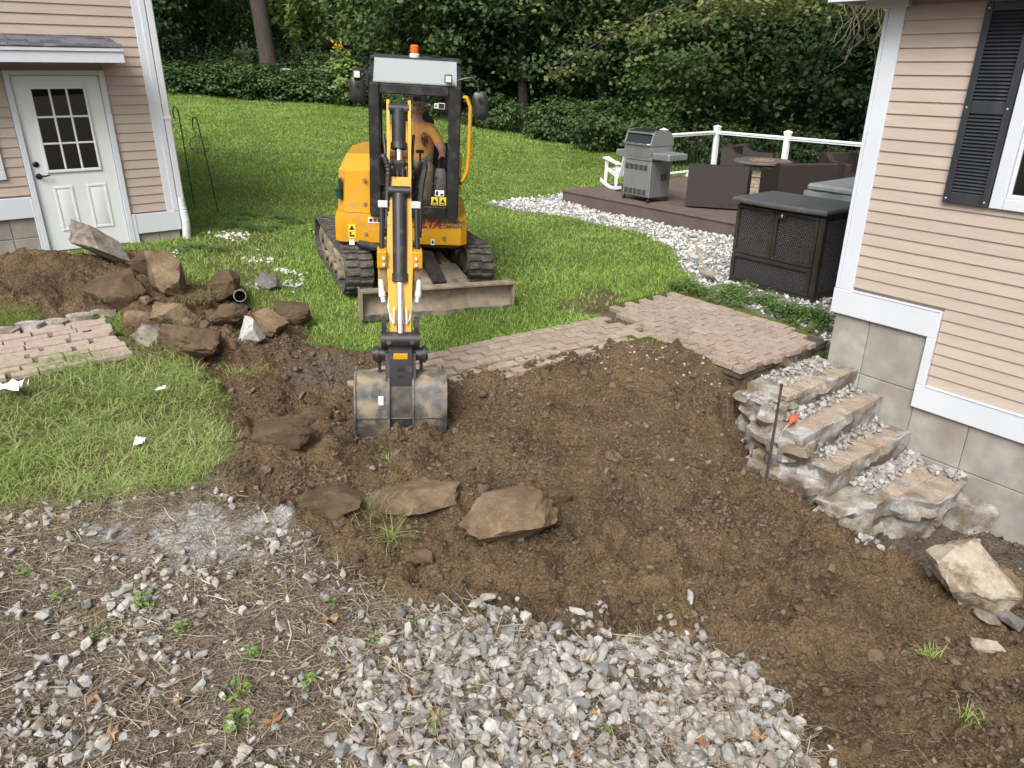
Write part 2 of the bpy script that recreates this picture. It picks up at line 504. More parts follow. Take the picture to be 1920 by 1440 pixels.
def ground(x, y, detail=True):
    x = np.asarray(x, float); y = np.asarray(y, float)
    z = smooth_ground(x, y)
    far = np.hypot(x, y - 10)
    z = np.where(far > 60, z * np.clip(1 - (far - 60) / 60, 0, 1), z)
    z = z + 9.0 * sstep(52, 78, y) * sstep(75, 45, np.abs(x))          # rise added to block bright sky low between the trunks
    # heap of spoil in front of the door
    for (mx, my, sx, sy, an, h) in ((-4.75, 7.85, .95, .48, .25, .30), (-3.75, 7.6, .5, .38, .3, .16), (-6.2, 7.6, 1.0, .5, 0, .22), (-2.9, 6.75, .6, .35, -.2, .10), (2.45, 2.75, .35, .22, -.5, .12), (2.1, 3.35, .5, .2, -.9, .06)):
        ca, sa = math.cos(an), math.sin(an)
        u = ((x - mx) * ca + (y - my) * sa) / sx; v = (-(x - mx) * sa + (y - my) * ca) / sy
        z = z + h * np.exp(-(u * u + v * v))
    # cut beside and under the broken steps
    t, w = rloc(x, y)
    lvl = np.interp(t, [-.3, .0, .5, 1.0, 1.5, 1.9, 2.6, 3.5], [-.58, -.85, -1.06, -1.26, -1.42, -1.46, -1.36, -1.2])
    edge = np.interp(t, [-.2, .5, 1.2, 1.8, 2.6, 3.5], [1.38, 1.72, 1.68, 1.46, 1.0, .8]) + .09 * vnoise(t / .22, t * 0, 3)
    m = sstep(.16, -.06, w - edge) * sstep(-.22, -.1, t + .05 * vnoise(w / .15, w * 0, 9)) * sstep(3.6, 2.6, t)
    crest = .02 * np.exp(-((w - edge - .22) / .16) ** 2) * sstep(0, .3, t) * sstep(2.6, 1.8, t)
    z = z * (1 - m) + np.minimum(lvl, z) * m + crest
    # sunken bed below the paving, floor below the deck
    pav = sstep(.04, -.02, np.maximum(np.maximum(-2.2 - t, t + .18), np.maximum(w - 1.12, -.35 - w)))
    z = z * (1 - pav) + np.minimum(z, -.37) * pav
    dk = sstep(.1, -.2, np.maximum((x - .99) * -UR[0] + (y - 15.21) * -UR[1] - 9, np.maximum(-((x - .99) * -UR[0] + (y - 15.21) * -UR[1]), np.maximum(-((x - .99) * -NR[0] + (y - 15.21) * -NR[1]), (x - .99) * -NR[0] + (y - 15.21) * -NR[1] - 4.7))))
    z = z * (1 - dk) + np.minimum(z, -.34) * dk
    if not detail:
        return z
    dd = np.minimum(sdf(Z_DIRT, x, y), sdf(Z_PILE, x, y))
    dirt = sstep(.08, -.06, dd + .12 * fbm(x, y, .35, 3, 21))
    rough_ = .45 + .9 * sstep(-.22, .28, fbm(x, y, .9, 3, 37))
    lump = fbm(x, y, .6, 4, 31) * .13 + fbm(x, y, .17, 4, 41, .62) * .105 * rough_
    fur = np.sin((x * .35 + y * .94 + .25 * fbm(x, y, .8, 2, 39)) * 2 * math.pi / .42)
    lump = lump + .016 * fur * sstep(.6, 1.1, x) * sstep(4.4, 3.9, y)      # bucket scrapes
    lump = lump + (.42 - np.minimum(cell(x, y, .09, 51), .9)) * .055 * sstep(-.2, .3, fbm(x, y, .4, 2, 52)) + (.45 - np.minimum(cell(x, y, .045, 61), .9)) * .024
    # print of the tracks across the dirt
    px, py = x - .55, y - 4.2
    al = px * -.12 + py * .99; ac = px * .99 + py * .12
    trk = np.exp(-(ac / .19) ** 4) * sstep(0, .3, al) * sstep(2.1, 1.6, al)
    lump = lump * (1 - .8 * trk) + trk * (.017 * np.sign(np.sin(al * 2 * math.pi / .13 + .8 * np.abs(ac) * 12)) - .02)
    calm = m * sstep(1.1, 1.7, t)
    lump = lump * (1 - .5 * calm)
    z = z + dirt * lump + dirt * sstep(.35, 0, np.abs(dd)) * .03 * fbm(x, y, .2, 3, 77)
    lit = sstep(.3, .15, sdf(Z_LITT, x, y)) * (1 - dirt)
    z = z + lit * (fbm(x, y, .3, 4, 81) * .03 + fbm(x, y, .05, 2, 83) * .016)
    gr = np.clip(1 - dirt - lit, 0, 1)
    z = z + gr * fbm(x, y, .9, 4, 91) * .045
    return z


def gz(x, y, detail=True):
    return float(ground(np.array([x]), np.array([y]), detail)[0])


def zone_masks(x, y):
    nz = .16 * fbm(x, y, .3, 4, 21)
    dd = np.minimum(sdf(Z_DIRT, x, y), sdf(Z_PILE, x, y)) + nz
    dirt = sstep(.05, -.05, dd)
    lit = sstep(.3, .16, sdf(Z_LITT, x, y) + nz * .6) * (1 - dirt) * sstep(-.12, .02, sdf(Z_TALL, x, y) + nz)
    lit = np.maximum(lit, sstep(4.15, 3.95, y) * (1 - dirt) * sstep(-.1, .0, sdf(Z_TALL, x, y)))
    whit = sstep(.1, -.1, sdf(Z_WHIT, x, y) + nz) * (1 - dirt)
    bare = sstep(.1, -.2, sdf(Z_BARE, x, y) + 2 * nz)
    thin = sstep(.3, -.3, sdf(Z_THIN, x, y) + 2 * nz)
    return dirt, lit, whit, bare, thin


def axis_lines(lo, hi, step, far, growth, back):
    a = list(np.arange(lo, hi, step))
    s = step; p = lo
    while p > -far:
        s = min(s * back, 6); p -= s; a.insert(0, p)
    s = step; p = a[-1]
    while p < far:
        s = min(s * growth, 6); p += s; a.append(p)
    return np.array(a)


gx = axis_lines(-4.6, 4.0, .02, 120, 1.07, 1.07)
gy = axis_lines(2.1, 7.4, .02, 130, 1.02, 1.25)
gy = gy[gy > -60]
GX, GY = np.meshgrid(gx, gy)
GZ = ground(GX.ravel(), GY.ravel())
nx, ny = len(gx), len(gy)
ii = (np.arange(ny - 1)[:, None] * nx + np.arange(nx - 1)[None]).ravel()
quads = np.stack([ii, ii + 1, ii + nx + 1, ii + nx], 1)
gverts = np.stack([GX.ravel(), GY.ravel(), GZ], 1)

k = NT('ground')
vw = k.vec('World')
at = k.new('ShaderNodeAttribute', attribute_name='zone')
sp = k.new('ShaderNodeSeparateColor'); k.l.new(at.outputs['Color'], sp.inputs[0])
at2 = k.new('ShaderNodeAttribute', attribute_name='zone2')
sp2 = k.new('ShaderNodeSeparateColor'); k.l.new(at2.outputs['Color'], sp2.inputs[0])
soil = k.mix(k.ramp(k.noise(vw, 2.2, 6, .65), .32, .68), (.048, .031, .017), (.155, .103, .055))
soil = k.mix(k.math('MULTIPLY', k.ramp(k.noise(vw, 55, 5, .75), .48, .7), .75), soil, (.225, .16, .095))
soil = k.mix(k.math('MULTIPLY', k.ramp(k.noise(vw, 85, 4, .75), .56, .68), .7), soil, (.022, .014, .008))
soil = k.mix(k.math('MULTIPLY', sp2.outputs[1], .85), soil, k.mix(k.ramp(k.noise(vw, 7, 5), .35, .65), (.075, .062, .05), (.13, .11, .09)))
lawn = k.mix(k.ramp(k.noise(vw, .55, 5, .6), .3, .7), (.07, .10, .018), (.125, .17, .034))
lawn = k.mix(k.math('MULTIPLY', k.ramp(k.noise(vw, 30, 4, .7), .4, .7), .6), lawn, (.035, .055, .012))
lawn = k.mix(k.math('MULTIPLY', k.ramp(k.noise(vw, 1.7, 5, .7), .55, .8), .5), lawn, (.16, .15, .05))
litt = k.mix(k.ramp(k.noise(vw, 9, 6, .7), .35, .65), (.04, .03, .021), (.17, .135, .10))
litt = k.mix(k.math('MULTIPLY', k.ramp(k.noise(vw, 60, 4, .75), .52, .68), .8), litt, (.36, .32, .27))
litt = k.mix(k.math('MULTIPLY', k.ramp(k.noise(vw, 3.1, 5, .7), .57, .70), .6), litt, (.17, .125, .035))
sand = k.mix(k.ramp(k.noise(vw, 30, 4), .35, .65), (.16, .15, .13), (.42, .41, .39))
c = k.mix(sp.outputs[0], lawn, soil)
c = k.mix(sp.outputs[1], c, litt)
c = k.mix(sp.outputs[2], c, sand)
c = k.mix(sp2.outputs[0], c, k.mix(.5, soil, (.11, .085, .05)))
cem = k.mix(k.ramp(k.noise(vw, 25, 6, .7), .35, .65), (.24, .24, .235), (.46, .465, .465))
c = k.mix(sp2.outputs[2], c, cem)
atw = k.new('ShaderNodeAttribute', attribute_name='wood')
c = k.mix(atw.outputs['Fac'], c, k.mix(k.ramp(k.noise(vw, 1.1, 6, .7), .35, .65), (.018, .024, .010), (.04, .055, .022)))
k.l.new(c, k.b.inputs['Base Color'])
k.b.inputs['Roughness'].default_value = .93
k.b.inputs['Specular IOR Level'].default_value = .25
def crumb(scale, strength, dist, prev=None):
    vo = k.new('ShaderNodeTexVoronoi'); vo.inputs['Scale'].default_value = scale
    nn = k.new('ShaderNodeTexNoise'); nn.inputs['Scale'].default_value = scale * .8; k.l.new(vw, nn.inputs['Vector'])
    mx = k.new('ShaderNodeVectorMath', operation='MULTIPLY_ADD'); k.l.new(nn.outputs['Color'], mx.inputs[0]); mx.inputs[1].default_value = (1.2 / scale,) * 3; k.l.new(vw, mx.inputs[2])
    k.l.new(mx.outputs[0], vo.inputs['Vector'])
    return k.bump(k.math('SUBTRACT', 1.0, vo.outputs['Distance']), strength, dist, prev)


b0 = crumb(38, 1.0, .022)
b0 = crumb(95, .9, .009, b0)
b1 = k.bump(k.noise(vw, 60, 8, .7), .7, .014, b0)
b2 = k.bump(k.noise(vw, 190, 5, .7), .5, .004, b1)
k.l.new(b2, k.b.inputs['Normal'])
m_ground = k.m

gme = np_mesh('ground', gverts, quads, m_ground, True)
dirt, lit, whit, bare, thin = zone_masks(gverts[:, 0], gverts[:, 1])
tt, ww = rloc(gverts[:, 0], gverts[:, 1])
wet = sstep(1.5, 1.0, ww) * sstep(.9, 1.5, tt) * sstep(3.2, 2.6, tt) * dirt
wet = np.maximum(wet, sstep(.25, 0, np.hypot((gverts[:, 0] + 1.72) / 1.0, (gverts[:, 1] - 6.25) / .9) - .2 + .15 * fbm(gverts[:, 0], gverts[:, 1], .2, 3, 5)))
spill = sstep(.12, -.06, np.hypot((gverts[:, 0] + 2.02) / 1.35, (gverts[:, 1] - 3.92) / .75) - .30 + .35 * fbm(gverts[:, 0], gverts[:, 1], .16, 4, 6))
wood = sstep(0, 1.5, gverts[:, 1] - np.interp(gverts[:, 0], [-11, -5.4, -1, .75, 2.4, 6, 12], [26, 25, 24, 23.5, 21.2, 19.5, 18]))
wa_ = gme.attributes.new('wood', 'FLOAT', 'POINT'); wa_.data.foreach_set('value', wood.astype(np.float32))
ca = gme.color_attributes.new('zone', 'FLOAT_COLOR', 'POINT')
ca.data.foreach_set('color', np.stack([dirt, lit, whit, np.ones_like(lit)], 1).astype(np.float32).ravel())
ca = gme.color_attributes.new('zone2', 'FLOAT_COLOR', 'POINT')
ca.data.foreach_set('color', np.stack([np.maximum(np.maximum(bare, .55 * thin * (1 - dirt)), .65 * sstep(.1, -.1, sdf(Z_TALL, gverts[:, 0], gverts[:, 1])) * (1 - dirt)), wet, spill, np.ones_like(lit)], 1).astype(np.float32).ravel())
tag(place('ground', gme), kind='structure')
# ------------------------------------------------------------------ the two houses
m_side = mat('tan_clapboard', (.385, .32, .268), .62, var=.05, scale=3, rand=.045, dirt=(.34, .28, .235), damt=(.5, .9), dscale=2.0,
             bump=.12, bscale=30, stretch=(1, 1, 9))
m_conc = mat('concrete_foundation', (.275, .262, .232), .9, var=.25, scale=3.5, dirt=(.19, .17, .14), damt=(.42, .72), dscale=2.4, bump=.35, bscale=45, rand=.08)
m_door = mat('painted_steel_door', (.62, .65, .665), .35, var=.02, dirt=(.62, .62, .60), damt=(.6, .9), dscale=4)
m_bronze = mat('dark_bronze', (.018, .015, .013), .35, .6)
m_shingle = mat('asphalt_shingle', (.075, .075, .085), .9, var=.35, scale=30, bump=.5, bscale=200, rand=.35)
m_dark = mat('dark_interior', (.012, .014, .015), .7)  # near-black colour stands in for shade inside rooms and openings
m_shut = mat('black_shutter', (.022, .025, .032), .45, var=.15, bump=.08, bscale=50, stretch=(1, 1, .2), dirt=(.05, .052, .055), damt=(.55, .9))
m_pane = glass_mat('window_glass', (.35, .45, .43), .06, .01)
m_galv = mat('white_gutter_metal', (.55, .57, .59), .4, var=.04, dirt=(.5, .5, .48), damt=(.6, .9))
m_curtain = mat('curtain', (.55, .56, .56), .9, var=.1)


def house_frame(O, U, N):
    """local x along the wall, y = out from the wall (towards the garden is negative y), z up"""
    M = Matrix.Identity(4)
    M.col[0] = (U[0], U[1], 0, 0); M.col[1] = (-N[0], -N[1], 0, 0); M.col[2] = (0, 0, 1, 0); M.col[3] = (O[0], O[1], 0, 1)
    return M


def clapboards(parent, x0, x1, z0, z1, expo=.11, holes=(), zstart=None):
    """each board a bevelled strip that laps the one below; holes: (x0, x1, z0, z1) openings"""
    z = z0 if zstart is None else zstart
    cache = {}
    while z < z1 - .004:
        h = min(expo, z1 - z)
        spans = [(x0, x1)]
        for (a, b, c, d) in holes:
            if c < z + h * .5 < d:
                new = []
                for (p, q) in spans:
                    if b <= p or a >= q: new.append((p, q)); continue
                    if p < a: new.append((p, a))
                    if q > b: new.append((b, q))
                spans = new
        for (p, q) in spans:
            if q - p < .02: continue
            key = (round(q - p, 3), round(h, 3))
            if key not in cache:
                L = q - p; xj = .0
                poly = [(0, 0), (-.019, 0), (-.020, .003), (-.007, h + .012), (0, h + .012)]
                mb = MB(); mb.prism(poly, 0, L, 'x')
                cache[key] = mb.mesh('clapboard', m_side, False)
            place('clapboard', cache[key], parent, (p, 0, z), (random.uniform(-.002, .002), 0, 0))
        z += expo


# ---- left house (door)
ML = house_frame(OL, UL, NL)
HL = thing('house', 'tan clapboard house with white nine-pane door under small shingled hood', 'house', ML.translation[:], math.atan2(UL[1], UL[0]))
CX = 2.53                                           # corner of the wall
mb = MB(); mb.box(-5, CX - .01, .012, 5, -.4, 4.2); mb.build('wall', m_side, HL)
clapboards(HL, -4.0, 2.40, .42, 4.0, holes=((.90, 1.955, -1, 2.135), (-4, .925, -1, .72), (-1.3, .70, .94, 2.3)))
mb = MB(); mb.box(2.395, CX, -.03, .01, .40, 4.1, .004); mb.build('corner_board', m_trim, HL)
mb = MB(); mb.box(2.475, CX + .012, -.045, .05, .40, 4.1, .004); mb.build('corner_trim', m_trim, HL)
mb = MB(); mb.box(2.0, CX + .012, -.04, .012, .153, .403, .004); mb.build('skirt_board', m_trim, HL)
mb = MB(); mb.box(-4, .90, -.04, .012, .485, .728, .004); mb.build('skirt_board', m_trim, HL)
fx = [-4, -3.3, -2.6, -1.9, -1.2, -.55, .13, .62, .885]
for a, b in zip(fx, fx[1:]):
    for z0, z1 in ((-.5, .02), (.02, .24), (.24, .49)):
        o = .2 * random.random() if z0 == .02 else 0
        mb = MB(); mb.box(a + .004 + 0, b - .004, .0, .1, z0 + .003, z1 - .003, .006); mb.build('foundation_block', m_conc, HL)
for a, b in ((2.0, 2.26), (2.26, CX - .01)):
    mb = MB(); mb.box(a + .003, b - .003, .0, .1, -.4, .16, .006); mb.build('foundation_block', m_conc, HL)
mb = MB(); mb.box(-4, CX - .02, .02, .3, -.5, .7); mb.build('foundation_core', m_conc, HL)
# door
door = MB(); 
door.box(.972, 1.882, -.012, .02, .05, 2.075, .004)
D = door.build('door', m_door, HL)
mb = MB()
for (a, b, c, d) in ((1.12, 1.72, .985, 1.02), (1.12, 1.72, 1.93, 1.96), (1.12, 1.152, 1.02, 1.93), (1.692, 1.72, 1.02, 1.93)):
    mb.box(a, b, -.034, -.011, c, d, .006)
mb.build('lite_frame', m_door, D)
for xm in (1.333, 1.512):
    mb = MB(); mb.box(xm - .011, xm + .011, -.031, -.012, 1.02, 1.93, .004); mb.build('muntin', m_door, D)
for zm in (1.322, 1.622):
    mb = MB(); mb.box(1.152, 1.692, -.0295, -.012, zm - .011, zm + .011, .004); mb.build('muntin', m_door, D)
xs = [1.152, 1.333, 1.512, 1.692]; zs = [1.02, 1.322, 1.622, 1.93]
for i in range(3):
    for j in range(3):
        mb = MB(); mb.box(xs[i] + .008, xs[i + 1] - .008, -.018, -.0135, zs[j] + .008, zs[j + 1] - .008)
        mb.build('pane', m_pane, D)
mb = MB(); mb.box(1.15, 1.695, -.0128, -.0121, 1.02, 1.93); mb.build('dark_room_sheet', m_dark, D)  # dark sheet stands in for the unlit room behind the door
for a, b in ((1.15, 1.36), (1.51, 1.735)):
    mb = MB()
    z0, z1 = .286, .824
    for (p, q, r_, s) in ((a, b, z0, z0 + .03), (a, b, z1 - .03, z1), (a, a + .03, z0 + .03, z1 - .03), (b - .03, b, z0 + .03, z1 - .03)):
        mb.box(p, q, -.022, -.011, r_, s, .004)
    mb.add([(a + .03, -.0125, z0 + .03), (b - .03, -.0125, z0 + .03), (b - .03, -.0125, z1 - .03), (a + .03, -.0125, z1 - .03),
            (a + .06, -.023, z0 + .065), (b - .06, -.023, z0 + .065), (b - .06, -.023, z1 - .065), (a + .06, -.023, z1 - .065)],
           [(0, 1, 5, 4), (1, 2, 6, 5), (2, 3, 7, 6), (3, 0, 4, 7), (4, 5, 6, 7)])
    mb.build('door_panel', m_door, D)
Y90 = Matrix.Rotation(R(90), 4, 'X')
mb = MB(); mb.lathe([(.034, 0), (.034, .008), (.026, .016), (.012, .022), (0.001, .022)], 18, tr(1.028, -.012, 1.094) @ Y90); mb.build('deadbolt', m_bronze, D)
mb = MB(); mb.lathe([(.034, 0), (.034, .008), (.016, .016), (.012, .045), (.001, .045)], 18, tr(1.03, -.012, .956) @ Y90)
mb.tube([(1.03, -.055, .956), (1.07, -.06, .961), (1.10, -.058, .958), (1.13, -.056, .966), (1.145, -.055, .962)], [.011, .010, .009, .008, .005], 8)
mb.build('lever_handle', m_bronze, D)
mb = MB(); mb.box(.905, .968, -.05, .01, .03, 2.135, .005); mb.build('door_casing', m_trim, HL)
mb = MB(); mb.box(1.886, 1.95, -.05, .01, .03, 2.135, .005); mb.build('door_casing', m_trim, HL)
mb = MB(); mb.box(.969, 1.885, -.049, .01, 2.08, 2.134, .005); mb.build('door_casing', m_trim, HL)
mb = MB(); mb.box(.88, .904, -.045, .012, 0, .7, .004); mb.build('door_casing', m_trim, HL)
mb = MB(); mb.box(1.952, 1.998, -.045, .012, -.02, .41, .004); mb.build('door_casing', m_trim, HL)
mb = MB(); mb.box(.96, 1.9, -.08, .02, -.02, .03, .006); mb.build('threshold', m_trim, HL)
mb = MB(); mb.box(.972, 1.882, -.02, .01, .031, .049); mb.build('weather_strip', m_black, HL)
# hood above the door
hood = MB(); hood.prism([(0, 2.47), (-.50, 2.365), (-.50, 2.36), (0, 2.36)], -.2, 2.10, 'x')
HD = hood.build('porch_hood', m_trim, HL)
mb = MB(); mb.box(-.2, 2.11, -.53, -.505, 2.215, 2.365, .004); mb.build('fascia_board', m_trim, HD)
mb = MB(); mb.box(-.2, 2.115, -.545, -.53, 2.335, 2.372, .003); mb.build('drip_edge', m_trim, HD)
mb = MB(); mb.box(2.085, 2.112, -.504, .0, 2.215, 2.36, .004); mb.build('fascia_board', m_trim, HD)
mb = MB(); mb.box(-.2, 2.09, -.504, 0, 2.22, 2.235); mb.build('soffit', m_trim, HD)
sl = math.atan2(.11, .5)
for r_ in range(4):
    x = -.25 - random.random() * .1
    y1 = -.55 + r_ * .135
    while x < 2.11:
        w_ = random.choice((.13, .17, .2, .24)); xe = min(x + w_, 2.125 - .02 * r_)
        if xe - x > .03:
            th = random.uniform(.008, .016)
            Ms = tr(0, y1, 2.372 + r_ * .135 * .22 + .004) @ Matrix.Rotation(sl, 4, 'X')
            mb = MB(); mb.box(x + .002, xe - .002, 0, .165, 0, th, .002, Ms); mb.build('shingle', m_shingle, HD, smooth=False)
        x = xe if xe < 2.125 - .02 * r_ - .001 else 9
# window casing at the picture's edge
W = MB(); W.box(-1.3, .70, -.045, .01, .945, 1.05, .004); W.box(.60, .699, -.044, .01, 1.051, 2.3, .004); W.box(-1.3, .70, -.045, .01, 2.3, 2.4, .004); W.box(-1.3, -1.2, -.044, .01, 1.051, 2.299, .004)
W = W.build('window', m_trim, HL)
mb = MB(); mb.box(-1.2, .6, -.015, -.008, 1.05, 2.3); mb.build('pane', m_pane, W)
mb = MB(); mb.box(-1.2, .6, -.004, .008, 1.05, 2.3); mb.build('dark_room_sheet', m_dark, W)  # darkness of the room painted on a sheet behind the pane
# rain pipe with its ribbed foot
mb = MB(); mb.box(CX + .02, CX + .105, -.04, .04, .52, 4.2, .012); DP = mb.build('downspout', m_galv, HL)
pts = [(CX + .06, 0, .56), (CX + .065, -.01, .45), (CX + .07, -.025, .36), (CX + .075, -.04, .26), (CX + .07, -.04, .16), (CX + .06, -.03, .06), (CX + .055, -.03, -.02)]
P = []
for i in range(len(pts) - 1):
    for j in range(5):
        P.append(Vector(pts[i]).lerp(Vector(pts[i + 1]), j / 5))
mb = MB(); mb.tube(P, [.05 + .006 * (i % 2) for i in range(len(P))], 14); mb.build('flexible_elbow', m_galv, DP)
for z in (3.0, 1.55):
    mb = MB(); mb.box(CX + .012, CX + .112, -.046, .03, z, z + .04, .004); mb.build('strap', m_galv, DP)

# ---- right house (shutter)
MR = house_frame(OR, -UR, NR)
HR = thing('house', 'tan clapboard house with black louvred shutter and stepped white skirt board', 'house', MR.translation[:], math.atan2(-UR[1], -UR[0]))
mb = MB(); mb.box(.01, 9, .012, 6, -1.9, 4.0); mb.build('wall', m_side, HR)
clapboards(HR, .13, 8.0, -.325, 2.66, expo=.0995, holes=((0, .945, -2, .335), (.745, 1.09, 1.24, 4), (1.09, 3.2, 1.23, 4)), zstart=-.325 - .0)
mb = MB(); mb.box(0, .134, -.032, .01, .335, 2.72, .004); mb.build('corner_board', m_trim, HR)
mb = MB(); mb.box(-.034, -.002, -.032, .16, .335, 2.72, .004); mb.build('corner_board', m_trim, HR)
mb = MB(); mb.box(-.036, .94, -.042, .012, .104, .333, .004); mb.build('skirt_board', m_trim, HR)
mb = MB(); mb.box(.865, .94, -.041, .012, -.33, .103, .004); mb.build('skirt_board', m_trim, HR)
mb = MB(); mb.box(.865, 8, -.043, .012, -.545, -.331, .004); mb.build('skirt_board', m_trim, HR)
mb = MB(); mb.box(.135, .93, -.048, -.0, .3335, .341, .002); mb.build('drip_cap', m_trim, HR)
mb = MB(); mb.box(.945, 8, -.05, -.0, -.3305, -.323, .002); mb.build('drip_cap', m_trim, HR)
for a, b, zb in ((0, .34, .11), (.34, .87, .11)):
    for z0, z1 in ((-.42, .11), (-1.0, -.42), (-1.9, -1.0)):
        mb = MB(); mb.box(a + .004, b - .002, -.004, .1, z0 + .003, z1 - .003, .006); mb.build('foundation_block', m_conc, HR)
xx = [.87, 1.35, 2.05, 2.8, 3.5, 4.3, 5.2]
for a, b in zip(xx, xx[1:]):
    for z0, z1 in ((-.98, -.54), (-1.45, -.98), (-2.0, -1.45)):
        mb = MB(); mb.box(a + .002, b - .002, -.004, .1, z0 + .003, z1 - .003, .006); mb.build('foundation_block', m_conc, HR)
mb = MB(); mb.box(.0, 8, .03, .3, -2.0, .2); mb.box(-.01, .03, .03, 4, -1.9, .12); mb.build('foundation_core', m_conc, HR)
mb = MB(); mb.box(-.03, .0, .161, 5, .104, 2.72, .0); mb.build('end_wall', m_side, HR)
# shutter
S = MB()
sx0, sx1, sz0, sz1 = .745, 1.083, 1.225, 2.66
S.box(sx0, sx0 + .05, -.062, -.022, sz0, sz1, .004); S.box(sx1 - .05, sx1, -.062, -.022, sz0, sz1, .004)
S.box(sx0 + .05, sx1 - .05, -.058, -.024, sz0, sz0 + .085, .004)
S.box(sx0 + .05, sx1 - .05, -.058, -.024, 1.895, 1.975, .004)
S.box(sx0 + .05, sx1 - .05, -.058, -.024, 2.60, sz1, .004)
S = S.build('shutter', m_shut, HR)
mb = MB(); mb.box(sx0 + .05, sx1 - .05, -.028, -.023, sz0 + .08, sz1 - .05); mb.build('shutter_back', m_shut, S)
lv = MB(); lv.prism([(-.052, 0), (-.056, .004), (-.032, .030), (-.028, .027)], 0, sx1 - sx0 - .1, 'x'); lvm = lv.mesh('louver', m_shut, False)
z = sz0 + .092
while z < 2.59:
    if not (1.875 < z < 1.97): place('louver', lvm, S, (sx0 + .05, 0, z))
    z += .0262
for x, z in ((sx0 + .025, 1.26), (sx1 - .025, 1.26), (sx0 + .025, 1.94), (sx1 - .025, 1.94), (sx0 + .025, 2.62), (sx1 - .025, 2.62)):
    mb = MB(); mb.cyl((x, -.066, z), (x, -.055, z), .006, 8); mb.build('screw', m_galv, S)
# window
W = MB(); W.box(1.09, 1.185, -.05, .01, 1.221, 3.0, .005); W.box(1.186, 2.4, -.05, .01, 1.221, 1.305, .005); W = W.build('window', m_trim, HR)
mb = MB(); mb.box(1.186, 1.215, -.025, .0, 1.306, 3.0, .004); mb.box(1.216, 2.4, -.025, 0, 1.306, 1.335, .004); mb.build('sash', m_galv, W)
mb = MB(); mb.box(1.216, 2.4, -.008, -.004, 1.336, 3.0); mb.build('pane', m_pane, W)
mb = MB(); mb.box(1.216, 2.4, .0, .011, 1.336, 3.0); mb.build('curtain', m_curtain, W)
# eave
mb = MB(); mb.box(-.34, 8, -.30, 0.3, 2.735, 2.75); mb.build('soffit', m_trim, HR)
mb = MB(); mb.box(-.36, 8, -.33, -.30, 2.70, 2.9, .004); mb.build('fascia_board', m_trim, HR)
mb = MB(); mb.box(-.375, -.34, -.33, 4, 2.70, 2.9, .004); mb.build('rake_board', m_trim, HR)
mb = MB(); mb.prism([(-.34, 2.9), (-.36, 2.92), (3, 4.6), (3, 4.5)], -.39, 8, 'x'); mb.build('roof', m_shingle, HR)
mb = MB(); mb.box(-.2, .16, -.06, .012, 2.66, 2.734, .004); mb.build('frieze_board', m_trim, HR)
# ------------------------------------------------------------------ stones and rough blocks
import bmesh


def ico(sub):
    bm = bmesh.new(); bmesh.ops.create_icosphere(bm, subdivisions=sub, radius=1)
    v = np.array([x.co[:] for x in bm.verts]); f = np.array([[q.index for q in p.verts] for p in bm.faces]); bm.free()
    return v, f


ICO1, ICO2, ICO3 = ico(1), ico(2), ico(3)


def rock(seed, base=None, cuts=14, lo=.55, hi=.92, rough=.03):
    v, f = base or ICO2
    r = np.random.default_rng(seed); v = v.copy()
    for _ in range(cuts):
        n = r.normal(size=3); n /= np.linalg.norm(n); d = r.uniform(lo, hi)
        s = v @ n; over = s > d
        v[over] -= n * (s[over] - d)[:, None] * .97
    v += r.normal(size=v.shape) * rough
    v /= np.abs(v).max(0)
    return v, f


def shard(seed, n=16, sq=(1, .88, .78)):
    """broken stone: hull of a few random points, flat faces and sharp arrises"""
    r = np.random.default_rng(seed)
    p = r.normal(size=(n, 3)); p /= np.linalg.norm(p, axis=1)[:, None]
    p = p * r.uniform(.82, 1.0, n)[:, None] * np.array(sq) * r.uniform(.85, 1.15, 3)
    bm = bmesh.new()
    for q in p: bm.verts.new(q)
    h = bmesh.ops.convex_hull(bm, input=bm.verts)
    bmesh.ops.delete(bm, geom=[e for e in h['geom_interior'] if isinstance(e, bmesh.types.BMVert)], context='VERTS')
    bmesh.ops.triangulate(bm, faces=bm.faces)
    bm.verts.index_update()
    v = np.array([x.co[:] for x in bm.verts]); f = np.array([[q.index for q in t.verts] for t in bm.faces]); bm.free()
    v /= np.abs(v).max()
    return v, f


def rotm(r):
    q = r.normal(size=4); q /= np.linalg.norm(q); a, b, c, d = q
    return np.array([[a*a+b*b-c*c-d*d, 2*(b*c-a*d), 2*(b*d+a*c)], [2*(b*c+a*d), a*a-b*b+c*c-d*d, 2*(c*d-a*b)], [2*(b*d-a*c), 2*(c*d+a*b), a*a-b*b-c*c+d*d]])


def scatter_mesh(name, protos, P, S, r, m, smooth=False, flat=1.0, sharp=None):
    V = []; F = []; b = 0
    k = len(protos)
    for i, (p, s) in enumerate(zip(P, S)):
        v, f = protos[i % k]
        q = (v * s) @ rotm(r).T
        q[:, 2] *= flat
        V.append(q + p); F.append(f + b); b += len(v)
    return np_mesh(name, np.concatenate(V), np.concatenate(F), m, smooth, sharp)


def poly_tri(o):
    return o


def resample(poly, step):
    out = []
    n = len(poly)
    for i in range(n):
        a = np.array(poly[i], float); b = np.array(poly[(i + 1) % n], float)
        k = max(1, int(np.linalg.norm(b - a) / step))
        for j in range(k): out.append(a + (b - a) * j / k)
    return np.array(out)


